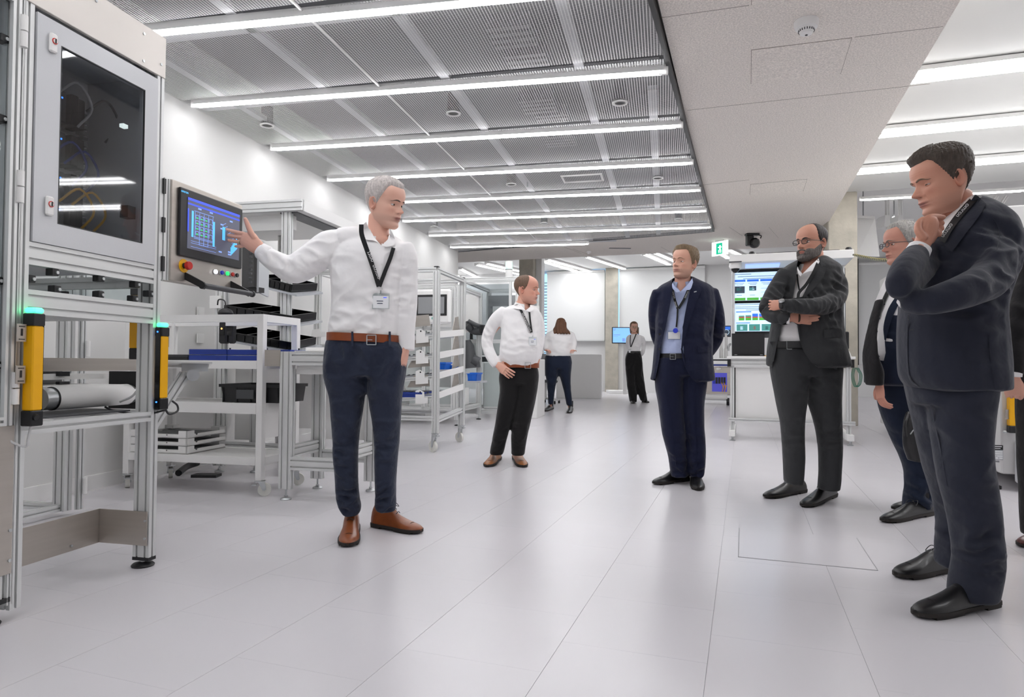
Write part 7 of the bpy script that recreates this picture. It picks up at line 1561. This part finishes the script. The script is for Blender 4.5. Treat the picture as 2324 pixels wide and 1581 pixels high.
# ---------------------------------------------------------------- F : bearded man, arms crossed
Y = 4.27
Fp = person(Y, 1830, 1140, 'bearded man with round glasses and charcoal suit, arms crossed')
LL = [(788, 1750, 1830, 0, .14), (830, 1751, 1835, 0, .135), (880, 1758, 1832, 0, .12), (945, 1771, 1824, 0, .10), (989, 1777, 1822, 0, .09), (1034, 1779, 1824, .0, .085), (1075, 1781, 1821, .01, .085), (1095, 1782, 1819, .01, .085)]
RL = [(788, 1820, 1906, 0, .14), (830, 1825, 1907, 0, .135), (880, 1828, 1906, 0, .12), (930, 1842, 1906, 0, .105), (980, 1855, 1908, 0, .09), (1034, 1861, 1908, 0, .085), (1080, 1861, 1905, .0, .085), (1110, 1859, 1902, .0, .085)]
tr, trb = garment('trousers', 'greysuit', Fp, Y, [('slice', LL), ('slice', RL), ('slice', [(788, 1750, 1905, 0, .15), (850, 1755, 1905, 0, .14)])], .010, [(1800, 985, 90, .05, .1, .005), (1885, 985, 90, .05, .1, .006), (1845, 870, 60, .06, .12, .006)], .002)
sh, shb = garment('shirt', 'shirt', Fp, Y, [('slice', [(611, 1818, 1870, .04, .08), (622, 1795, 1895, .04, .10), (660, 1775, 1890, .02, .13), (710, 1766, 1860, -.01, .13), (760, 1760, 1856, -.01, .15), (780, 1762, 1858, -.01, .145)])], .010, cut=[[(1813, 600), (1816, 612), (1821, 621), (1832, 610), (1848, 596), (1840, 590)]], fold=[(1790, 755, 80, .05, .1, .004)], base=.002)
drape('placket', 'shirt', Fp, shb, [(1812, 620), (1802, 670), (1795, 770)], [(1817, 620), (1807, 670), (1801, 770)], .001, .0015, 1)
body = [(583, 1825, 1875, .06, .08), (592, 1805, 1888, .05, .11), (604, 1784, 1904, .04, .14), (620, 1772, 1908, .03, .155), (660, 1767, 1910, .02, .165), (710, 1758, 1908, .0, .18), (760, 1750, 1911, 0, .185), (800, 1744, 1920, 0, .19), (830, 1743, 1928, 0, .19)]
aL = [(1782, 620, 17, .0), (1766, 648, 19, -.03), (1750, 680, 20, -.07), (1742, 702, 19, -.12), (1755, 716, 17, -.19), (1775, 722, 15, -.25), (1788, 724, 13.5, -.27)]
aR = [(1894, 624, 19, 0), (1902, 647, 20, -.02), (1900, 672, 21, -.08), (1880, 690, 22, -.17), (1845, 695, 19, -.26), (1810, 694, 17, -.31), (1785, 692, 14, -.32), (1775, 692, 13, -.32)]
ja, jab = garment('jacket', 'greysuit', Fp, Y, [('slice', body), ('limb', aL), ('limb', aR)], .0095, [(1900, 650, 50, .05, .12, .008), (1860, 690, 10, .035, .12, .007), (1830, 693, 10, .03, .1, .006), (1750, 690, 50, .045, .12, .008), (1890, 740, 70, .07, .15, .006), (1770, 640, 75, .06, .1, .004)], .002,
                  cut=[[(1808, 604), (1805, 640), (1799, 677), (1821, 673), (1835, 645), (1858, 590), (1850, 560), (1815, 570)], [(1779, 734), (1771, 738), (1762, 772), (1754, 820), (1748, 860), (1880, 862), (1860, 838), (1836, 812), (1820, 780), (1811, 738), (1800, 730)]])
drape('lapel', 'greysuit', Fp, [jab], [(1806, 606), (1796, 630), (1792, 655), (1796, 676)], [(1809, 606), (1807, 632), (1803, 655), (1799, 677)], .006, .004, 3)
drape('lapel', 'greysuit', Fp, [jab], [(1862, 588), (1850, 615), (1836, 645), (1822, 673)], [(1874, 598), (1873, 618), (1853, 648), (1826, 676)], .006, .004, 4)
drape('collar', 'greysuit', Fp, [jab], [(1858, 585), (1866, 582)], [(1864, 606), (1875, 602)], .009, .004, 3)
ribbon('front_edge', 'greysuit', Fp, [jab], [(1811, 735), (1819, 778), (1836, 812), (1860, 833), (1900, 836)], 4, .002, .004); ribbon('front_edge', 'greysuit', Fp, [jab], [(1772, 736), (1763, 772), (1754, 820)], 4, .002, .004)
drape('pocket_flap', 'greysuit', Fp, [jab], [(1869, 748), (1908, 746)], [(1871, 767), (1911, 764)], .004, .003, 2); ribbon('chest_pocket', 'greysuit', Fp, [jab], [(1836, 668), (1846, 650)], 3, .003)
ringbelt('belt', 'black', Fp, Y, 783, 1752, 1902, .155, .042, -.01, .008); buckle(Fp, [shb, trb], 1797, 783, 20, 16, 'zinc', .062)
drape('collar', 'shirt', Fp, [shb, jab], [(1810, 604), (1813, 612), (1820, 621)], [(1809, 612), (1812, 621), (1817, 627)], .012, .003, 3)
drape('collar', 'shirt', Fp, [shb, jab], [(1858, 586), (1840, 602), (1823, 620)], [(1860, 594), (1848, 612), (1834, 616)], .016, .003, 3)
collar(Fp, D(1843, 595, Y+.03), .072, -42, 'shirt', .045, open_=26, tilt=14)
beardm = hairmat('grey_flecked_beard', '6a6460')
bz = (lambda td, z: (np.interp(td, [0, 30, 70, 85, 95, 100, 180], [-.1, -.1, .05, .12, .3, 9, 9]), np.interp(td, [0, 10, 22, 35, 60, 80, 92, 180], [.185, .185, .30, .315, .30, .42, .47, .3])), dict(z=[0, .1, .2, .3, .45], t=[.045, .055, .04, .025, .015]), beardm)
HF = mkhead(Fp, D(1842, 551, Y+.01), -62, 1, 0, .245, dict(SK, skin='d69f88', red='c27d69', jowl=.02, gaze=(-.1, 0), browmat=hairmat('brow_dark', '2d2624'), browth=1.2), hairline(1.02, .86, .10, .20, .46), dict(z=[.2, .6, .85, 1], t=[.016, .022, .022, .016]), hairmat('short_dark_hair', '2f2a29'), hairbump=.004, beard=bz, glasses=(.088, .062, 'black'))
mst = MB(); mst.mt = np.array(hmat(D(1842, 551, Y+.01), -62, 1, 0, .245)); pm = dict(); mst.tube([(x, face_y(x, .275, {})-.018, .285-.9*x*x*3) for x in (-.10, -.06, 0, .06, .10)], .02, 8); mst.build('moustache', beardm, Fp, True)
arm_ = [('slice', [(620, 1800, 1880, .05, .10), (700, 1785, 1870, .03, .12), (780, 1780, 1870, .02, .12)]), ('limb', [(1845, 570, 22, .03, .065), (1843, 600, 23, .03, .065), (1842, 622, 33, .03, .08)]), ('slice', [(790, 1765, 1815, 0, .08), (960, 1785, 1812, 0, .06), (1070, 1790, 1810, .01, .04)]), ('slice', [(790, 1845, 1895, 0, .08), (960, 1866, 1895, 0, .06), (1080, 1872, 1892, .0, .04)]), ('limb', [(1785, 625, 12, .0), (1745, 700, 11, -.12), (1786, 723, 9, -.27)]), ('limb', [(1895, 625, 12, 0), (1898, 672, 13, -.08), (1845, 695, 11, -.26), (1778, 692, 9, -.32)])]
h1, _ = hand(D(1800, 720, Y-.265), (1, .12, .10), (.1, 1, .1), 1, 1.0, ((6, 10, 8),)*4, (.95, .28, .1), 4, .0); h2, _ = hand(D(1774, 693, Y-.30), (-.45, 1, .1), (.9, .4, 0), 1, .8, ((15, 30, 20),)*4, (.95, .05, .3), 10)
body_mesh(Fp, [HF, skeleton(Y, arm_), h1, h2], 'd69f88')
mb = MB(); loft(mb, stations(Y, [(1785, 723.5, 11.5, -.27), (1791, 723.5, 11, -.275)], 'limb', 1), 'limb', cap=.1); mb.build('cuff', 'shirt', Fp, True)
mb = MB(); loft(mb, stations(Y, [(1771, 691.5, 9.5, -.325), (1776, 691.5, 9.5, -.325)], 'limb', 1), 'limb', cap=.1); wt = mb.build('watch_strap', 'black', Fp, True); q = D(1774, 684, Y-.345); MB().cyl(q, q+[-.004, -.004, .010], .017, 18).build('watch_case', 'zinc', wt, True)
mb = MB(); loft(mb, stations(Y, [(1811, 721.5, 9.3, -.268), (1813, 721.5, 9.3, -.268)], 'limb', 1), 'limb', cap=.05); mb.build('bracelet', mat('brown_cord', '3a2a1c', .7), Fp, True)
shoe(Fp, Z(1825, 1115), Z(1737, 1131), 'shoeblack'); shoe(Fp, Z(1892, 1124), Z(1824, 1152), 'shoeblack')
ribbon('lanyard', 'lany', Fp, [shb, jab], [(1861, 583), (1848, 615), (1830, 645), (1814, 663), (1811, 676)], 7, .020); ribbon('lanyard', 'lany', Fp, [shb], [(1809, 622), (1811, 640), (1814, 658)], 3.5, .012)
# ---------------------------------------------------------------- G : man with glasses, behind
Y = 3.95
Gp = person(Y, 2085, 1170, 'grey-haired man with thin glasses half hidden behind the thoughtful man')
L1 = [(800, 1985, 2080, 0, .14), (860, 1995, 2090, 0, .14), (926, 2000, 2095, 0, .12), (990, 2024, 2102, 0, .10), (1055, 2054, 2110, 0, .09), (1100, 2058, 2114, 0, .09), (1135, 2054, 2112, 0, .085), (1152, 2052, 2108, 0, .08)]
L2 = [(800, 2040, 2130, .15, .14), (926, 2060, 2130, .15, .12), (1055, 2085, 2140, .15, .09), (1140, 2085, 2135, .15, .085)]
tr, trb = garment('trousers', 'nightsuit', Gp, Y, [('slice', L1), ('slice', L2), ('slice', [(800, 1990, 2125, .05, .17), (870, 1998, 2125, .05, .16)])], .010, [(2085, 1120, 60, .05, .1, .009), (2060, 1000, 70, .07, .12, .006)], .002)
sh, shb = garment('shirt', 'shirt', Gp, Y, [('slice', [(612, 2030, 2080, .03, .08), (640, 2012, 2110, .03, .13), (700, 1990, 2115, 0, .17), (760, 1979, 2115, 0, .18), (800, 1979, 2115, 0, .18), (824, 1992, 2110, 0, .16)])], .010, (), .002)
ja, jab = garment('jacket', 'nightsuit', Gp, Y, [('slice', [(618, 2042, 2095, .04, .10), (640, 2020, 2120, .03, .14), (700, 1990, 2128, 0, .18), (760, 1978, 2130, 0, .19), (820, 1972, 2132, 0, .19), (870, 1970, 2132, 0, .19)]), ('limb', [(2085, 640, 26, .02), (2075, 700, 25, .0), (2068, 780, 24, -.02), (2060, 850, 20, -.05)])], .010, [(2040, 760, 70, .07, .15, .006)], .002,
                  cut=[[(2040, 612), (2018, 645), (2000, 690), (1984, 735), (1978, 780), (1979, 812), (2004, 826), (2010, 800), (2005, 740), (2016, 700), (2036, 668), (2052, 640)]])
drape('lapel', 'nightsuit', Gp, [jab], [(2036, 668), (2016, 700), (2005, 740), (2007, 770)], [(2052, 670), (2032, 705), (2018, 742), (2010, 775)], .006, .004, 3)
mb = MB(); loft(mb, stations(Y-.05, [(680, 1990, 2004, -.12, .04), (740, 1976, 1986, -.14, .05), (800, 1969, 1980, -.14, .08), (840, 1967, 1998, -.1, .08), (873, 1970, 1999, -.1, .07)], 'slice'), 'slice'); link_mesh('jacket_front', remesh(mb, .01, 2), M['black'] if 0 else M['blacksuit'], Gp)
for y, x in ((690, 2017 if 0 else 2006), (722, 1995), (752, 1990), (780, 1988), (808, 1994)): 
    h = hit([shb], x, y, None)
    if h: d = nrm(ray(x, y)); q = CAM+d*(h-.004); MB().cyl(q, q-d*.002, .006, 12).build('button', 'ink', Gp)
ribbon('lanyard', 'lany', Gp, [shb, jab], [(2022, 648), (2010, 672), (1998, 700), (1988, 728)], 9, .012); ribbon('lanyard', 'lany', Gp, [shb, jab], [(1988, 728), (1983, 745), (1978, 760)], 4, .012)
collar(Gp, D(2066, 618, Y+.04), .070, -65, 'shirt', .04, open_=14)
HG = mkhead(Gp, D(2050, 553, Y), -92, 4, 0, .25, dict(SK, skin='d59c88', red='c87c6c', jowl=.02, nose=1.1, browmat=hairmat('brow_grey', '8a7c70')), hairline(.86, .74, .03, .22, .42), dict(z=[.2, .6, .85, 1], t=[.02, .035, .05, .06]), hairmat('silver_hair', 'aeaba6'), glasses=(.075, .055, 'darkgrey'), hairbump=.01)
body_mesh(Gp, [HG, skeleton(Y, [('slice', [(635, 2035, 2090, .03, .09), (720, 2020, 2090, .03, .12), (820, 2020, 2090, .03, .12)]), ('limb', [(2062, 585, 24, .03, .06), (2066, 615, 25, .03, .065), (2066, 640, 34, .03, .08)]), ('slice', [(830, 2005, 2060, 0, .07), (1000, 2045, 2085, 0, .06), (1110, 2070, 2095, .0, .04)]), ('slice', [(830, 2070, 2110, .15, .07), (1000, 2080, 2115, .15, .06), (1150, 2100, 2120, .15, .04)])]), hand(D(1996, 868, Y-.14), (0, -.1, -1), (1, 0, 0), 1, .95, (25, 30, 20))[0]], 'd59c88')
shoe(Gp, Z(2112, 1166), Z(2004, 1186), 'shoeblack'); shoe(Gp, Z(2150, 1150), Z(2027, 1158), 'shoeblack')
bag = thing('bag', 'black briefcase bag hanging beside the half hidden man', 'bag', D(2075, 990, 3.75))
mb = MB(); loft(mb, stations(3.72, [(935, 2062, 2112, 0, .05), (960, 2056, 2116, 0, .06), (1010, 2055, 2114, 0, .06), (1045, 2066, 2112, 0, .055)], 'slice'), 'slice', pw=.6); link_mesh('body', remesh(mb, .008, 2), M['black'], bag); MB().tube([D(2062, 935, 3.66), D(2054, 962, 3.62), D(2056, 990, 3.62)], .008).build('strap', 'black', bag, True); MB().tube([D(2066, 985, 3.64), D(2075, 975, 3.63), D(2078, 992, 3.63)], .003).build('carabiner', 'zinc', bag, True); MB().tube([D(2072, 936, 3.7), D(2075, 922, 3.7), D(2095, 920, 3.7), D(2100, 936, 3.7)], .007).build('handle', 'black', bag, True)
# ---------------------------------------------------------------- H : thoughtful man, right foreground
Y = 2.52
Hp = person(Y, 2160, 1370, 'tall dark-haired man in slate suit, hand under chin, thinking')
far = [(860, 2066, 2170, .10, .13), (888, 2071, 2172, .10, .13), (964, 2086, 2178, .11, .115), (1059, 2105, 2188, .13, .10), (1135, 2127, 2200, .14, .085), (1190, 2133, 2205, .15, .08), (1225, 2131, 2205, .15, .08), (1265, 2130, 2190, .15, .078), (1282, 2132, 2182, .15, .076)]
near = [(860, 2120, 2246, -.03, .14), (907, 2122, 2240, -.03, .14), (964, 2126, 2236, -.04, .125), (1021, 2132, 2235, -.05, .115), (1097, 2143, 2250, -.07, .10), (1150, 2156, 2258, -.08, .095), (1211, 2168, 2264, -.09, .09), (1262, 2172, 2269, -.09, .088), (1300, 2166, 2266, -.09, .086), (1340, 2160, 2259, -.09, .084), (1356, 2162, 2257, -.09, .08)]
tr, trb = garment('trousers', 'slatesuit', Hp, Y, [('slice', far), ('slice', near), ('slice', [(850, 2064, 2250, .03, .16), (915, 2078, 2238, .03, .15)])], .009, [(2215, 1240, 60, .04, .09, .010), (2160, 1215, 110, .04, .07, .009), (2190, 1080, 75, .07, .12, .006), (2150, 950, 60, .09, .14, .005)], .002)
ribbon('crease', 'slatesuit', Hp, trb, [(2108, 900), (2132, 1010), (2148, 1100)], 2.5, .001)
body = [(452, 2178, 2226, .03, .06), (465, 2160, 2240, .03, .10), (485, 2145, 2262, .02, .14), (512, 2132, 2280, .02, .17), (560, 2105, 2291, .0, .19), (610, 2085, 2284, 0, .20), (660, 2068, 2263, 0, .195), (720, 2059, 2256, 0, .19), (790, 2056, 2265, 0, .19), (850, 2060, 2266, 0, .195), (880, 2078, 2265, 0, .19)]
an = [(2245, 545, 42, -.12), (2256, 590, 44, -.16), (2245, 632, 43, -.22), (2205, 655, 40, -.30), (2155, 672, 36, -.34), (2105, 684, 31, -.33), (2075, 686, 27, -.29), (2062, 684, 25, -.27)]
af = [(2125, 560, 34, .05), (2085, 610, 34, -.10), (2050, 648, 30, -.28), (2041, 645, 29, -.32), (2056, 612, 31, -.27), (2079, 580, 28, -.16)]
ja, jab = garment('jacket', 'slatesuit', Hp, Y, [('slice', body), ('limb', an), ('limb', af)], .0085, [(2200, 640, 70, .06, .14, .009), (2120, 670, 95, .05, .10, .007), (2150, 560, 55, .07, .14, .008), (2240, 620, 50, .05, .12, .009), (2200, 760, 70, .12, .2, .005), (2055, 610, 60, .05, .1, .006)], .002)
drape('pocket_flap', 'slatesuit', Hp, [jab], [(2108, 737), (2160, 737), (2216, 745)], [(2112, 766), (2160, 766), (2219, 766)], .004, .003, 2, lim=2.6)
ribbon('side_vent', 'slatesuit', Hp, [jab], [(2245, 760), (2250, 820), (2260, 884)], 3, .002); ribbon('front_edge', 'slatesuit', Hp, [jab], [(2064, 700), (2058, 760), (2062, 850), (2085, 880)], 4, .002, .004)
drape('collar', 'slatesuit', Hp, [jab], [(2214, 440), (2190, 474), (2164, 510), (2140, 552)], [(2238, 462), (2222, 490), (2196, 524), (2160, 572)], .006, .005, 4)
ribbon('seam', 'slatesuit', Hp, [jab], [(2236, 470), (2268, 520), (2262, 570)], 1.6, .0015); ribbon('buttonhole', 'black', Hp, [jab], [(2065, 749), (2073, 747)], 2, .003)
sh, shb = garment('shirt', 'shirt', Hp, Y, [('slice', [(492, 2140, 2200, .04, .05), (560, 2115, 2190, .04, .06)])], .011, (), .002)
# shirt collar seen from the side
drape('shirt_collar', 'shirt', Hp, [jab], [(2212, 441), (2185, 455), (2158, 478), (2136, 506), (2134, 528)], [(2216, 448), (2196, 474), (2172, 500), (2146, 530), (2138, 534)], .012, .006, 3)
hd = dict(SK, skin='d49b83', red='bf7a66', lip='ac6b60', jowl=.015, crease=1.0, nose=1.12, brow=1.0, lid=4, lid2=10, gaze=(.15, -.25), browmat=hairmat('brow_greybrown', '75604f'), browth=1.1, stubble=.15)
HH = mkhead(Hp, D(2140, 410, Y-.0), -93, 14, 0, .250, hd, hairline(.82, .70, .02, .20, .42), dict(z=[.2, .5, .72, .84, .95, 1], t=[.012, .028, .05, .085, .085, .07], a=[0, 30, 90, 180], ta=[1.35, 1.1, 1, 1]), hairmat('dark_brown_hair', '4d443d'), hairbump=.008)
arm_ = [('slice', [(520, 2150, 2255, .02, .10), (600, 2110, 2250, .02, .13), (720, 2085, 2235, .02, .13), (850, 2090, 2240, .02, .13)]), ('limb', [(2166, 440, 36, .02, .060), (2166, 475, 34, .02, .058), (2168, 510, 36, .02, .07)]), ('slice', [(900, 2095, 2150, .1, .07), (1100, 2140, 2180, .13, .055), (1240, 2145, 2175, .15, .04)]), ('slice', [(900, 2150, 2220, -.03, .08), (1100, 2180, 2235, -.07, .06), (1310, 2200, 2240, -.09, .045)]),
        ('limb', [(2240, 560, 26, -.12), (2240, 635, 26, -.22), (2105, 685, 20, -.33), (2062, 682, 16, -.26)]), ('limb', [(2115, 570, 20, .04), (2050, 640, 19, -.28), (2088, 562, 16, -.14)])]
hp = handpx(Y-.13, [[(2078, 580, 15, 0, .023), (2090, 558, 17, 0, .022), (2103, 532, 21, .0, .020), (2110, 508, 20, .0, .020), (2112, 497, 16, 0, .017)], [(2108, 545, 12, .02, .016), (2124, 525, 10, .02, .014)]],
            [[(2098, 500, 7.5, .0), (2112, 492, 7.2, .0), (2128, 491.5, 6.6, .01), (2142, 493, 5.4, .015)], [(2104, 503, 7.5, .015), (2118, 497, 7.2, .02), (2132, 501, 6.4, .025), (2139, 507, 5.4, .02)], [(2108, 510, 7.4, .02), (2122, 507, 7, .025), (2134, 513, 6.2, .025), (2138, 520, 5.2, .02)], [(2112, 520, 6.8, .02), (2124, 520, 6.4, .025), (2132, 526, 5.6, .02), (2132, 534, 4.8, .015)]],
            [(2096, 540, 10, -.015), (2084, 522, 8.8, -.01), (2086, 506, 7.8, 0), (2096, 497, 6.6, .01)])
h2, _ = hand(D(2062, 680, Y-.25), (-.15, .7, .75), (.9, .3, .2), 1, .85, ((20, 30, 20),)*4, (.6, .7, .2), 10)
body_mesh(Hp, [HH, skeleton(Y, arm_), hp, h2], 'd49b83', 'bf7a66')
mb = MB(); loft(mb, stations(Y-.14, [(2073, 590, 27, .0), (2088, 562, 24, 0.01)], 'limb', 2), 'limb', cap=.1); cf = mb.build('cuff', 'shirt', Hp, True); q = D(2068, 578, Y-.19); MB().cyl(q, q+[0, -.004, 0], .006, 12).build('cuff_button', 'white', cf)
mb = MB(); loft(mb, stations(Y-.26, [(2062, 681, 23, .0), (2052, 672, 20, .01)], 'limb', 2), 'limb', cap=.1); mb.build('cuff', 'shirt', Hp, True)
for k in range(3): q = D(2041+k*1.2, 603+k*8, Y-.30); MB().cyl(q, q+[-.002, -.004, 0], .007, 12).build('sleeve_button', 'black', Hp, True)
shoe(Hp, Z(2178, 1290), Z(2034, 1312), 'shoeblack', H=1.1); shoe(Hp, Z(2258, 1370), Z(2078, 1402), 'shoeblack', H=1.1)
lan = [(2216, 446), (2194, 468), (2172, 494), (2152, 522), (2138, 548)]
ribbon('lanyard', 'lany', Hp, [jab, shb], lan, 15, .022, .0015)
for a, b in (((2161, 508), (2139, 538)), ((2198, 463), (2172, 492)), ((2228, 446), (2208, 452))): laytext('omron', Hp, [jab], b, a, None, .027) if 0 else laytext('omron', Hp, [jab], a, b, None, .028)
# ---------------------------------------------------------------- I : man cut by the right edge
Y = 3.15
Ip = person(Y, 2360, 1235, 'person in black suit cut off by the right picture edge, fist hanging')
tr, trb = garment('trousers', 'blacktr', Ip, Y, [('slice', [(850, 2322, 2400, 0, .12), (960, 2320, 2392, 0, .10), (1100, 2325, 2385, 0, .09), (1215, 2330, 2385, 0, .085)]), ('slice', [(850, 2390, 2480, .05, .12), (1215, 2400, 2455, .05, .085)])], .012, (), .002)
ja, jab = garment('jacket', 'blacksuit', Ip, Y, [('slice', [(535, 2385, 2450, 0, .10), (560, 2350, 2485, 0, .14), (640, 2335, 2500, 0, .16), (880, 2328, 2505, 0, .17)]), ('limb', [(2352, 575, 26, 0), (2338, 630, 30, 0), (2320, 700, 30, -.02), (2306, 770, 26, -.04), (2300, 845, 21, -.06)])], .011, [(2320, 700, 80, .07, .15, .006)], .002)
mb = MB(); loft(mb, stations(Y-.06, [(2300, 838, 17, 0), (2299, 854, 16.5, 0)], 'limb', 2), 'limb', cap=.1); mb.build('cuff', 'shirt', Ip, True)
HI = mkhead(Ip, D(2416, 470, Y), -70, 5, 0, .245, dict(SK), hairline(), dict(z=[.2, .6, 1], t=[.02, .035, .05]), hairmat('plain_brown_hair', '4a3a30'))
hx, _ = hand(D(2299, 855, Y-.06), (-.05, -.15, -1), (.55, .8, 0), -1, .92, ((70, 80, 60), (75, 85, 60), (75, 85, 60), (75, 85, 60)), (.75, .35, .45), 25)
body_mesh(Ip, [HI, skeleton(Y, [('slice', [(545, 2395, 2440, 0, .07), (600, 2365, 2470, 0, .10), (860, 2360, 2460, 0, .11)]), ('limb', [(2416, 500, 25, 0, .06), (2416, 560, 28, 0, .07)]), ('slice', [(860, 2340, 2385, 0, .08), (1185, 2350, 2370, 0, .03)]), ('slice', [(860, 2410, 2460, .05, .08), (1185, 2420, 2440, .05, .03)]), ('limb', [(2352, 585, 15, 0), (2320, 700, 14, -.02), (2299, 852, 11, -.06)])]), hx], SK['skin'])
M['oxblood'] = mat('oxblood_leather', '5a2a26', .35, coat=.3); shoe(Ip, Z(2400, 1225), Z(2319, 1243), 'oxblood'); shoe(Ip, Z(2470, 1215), Z(2400, 1230), 'oxblood')
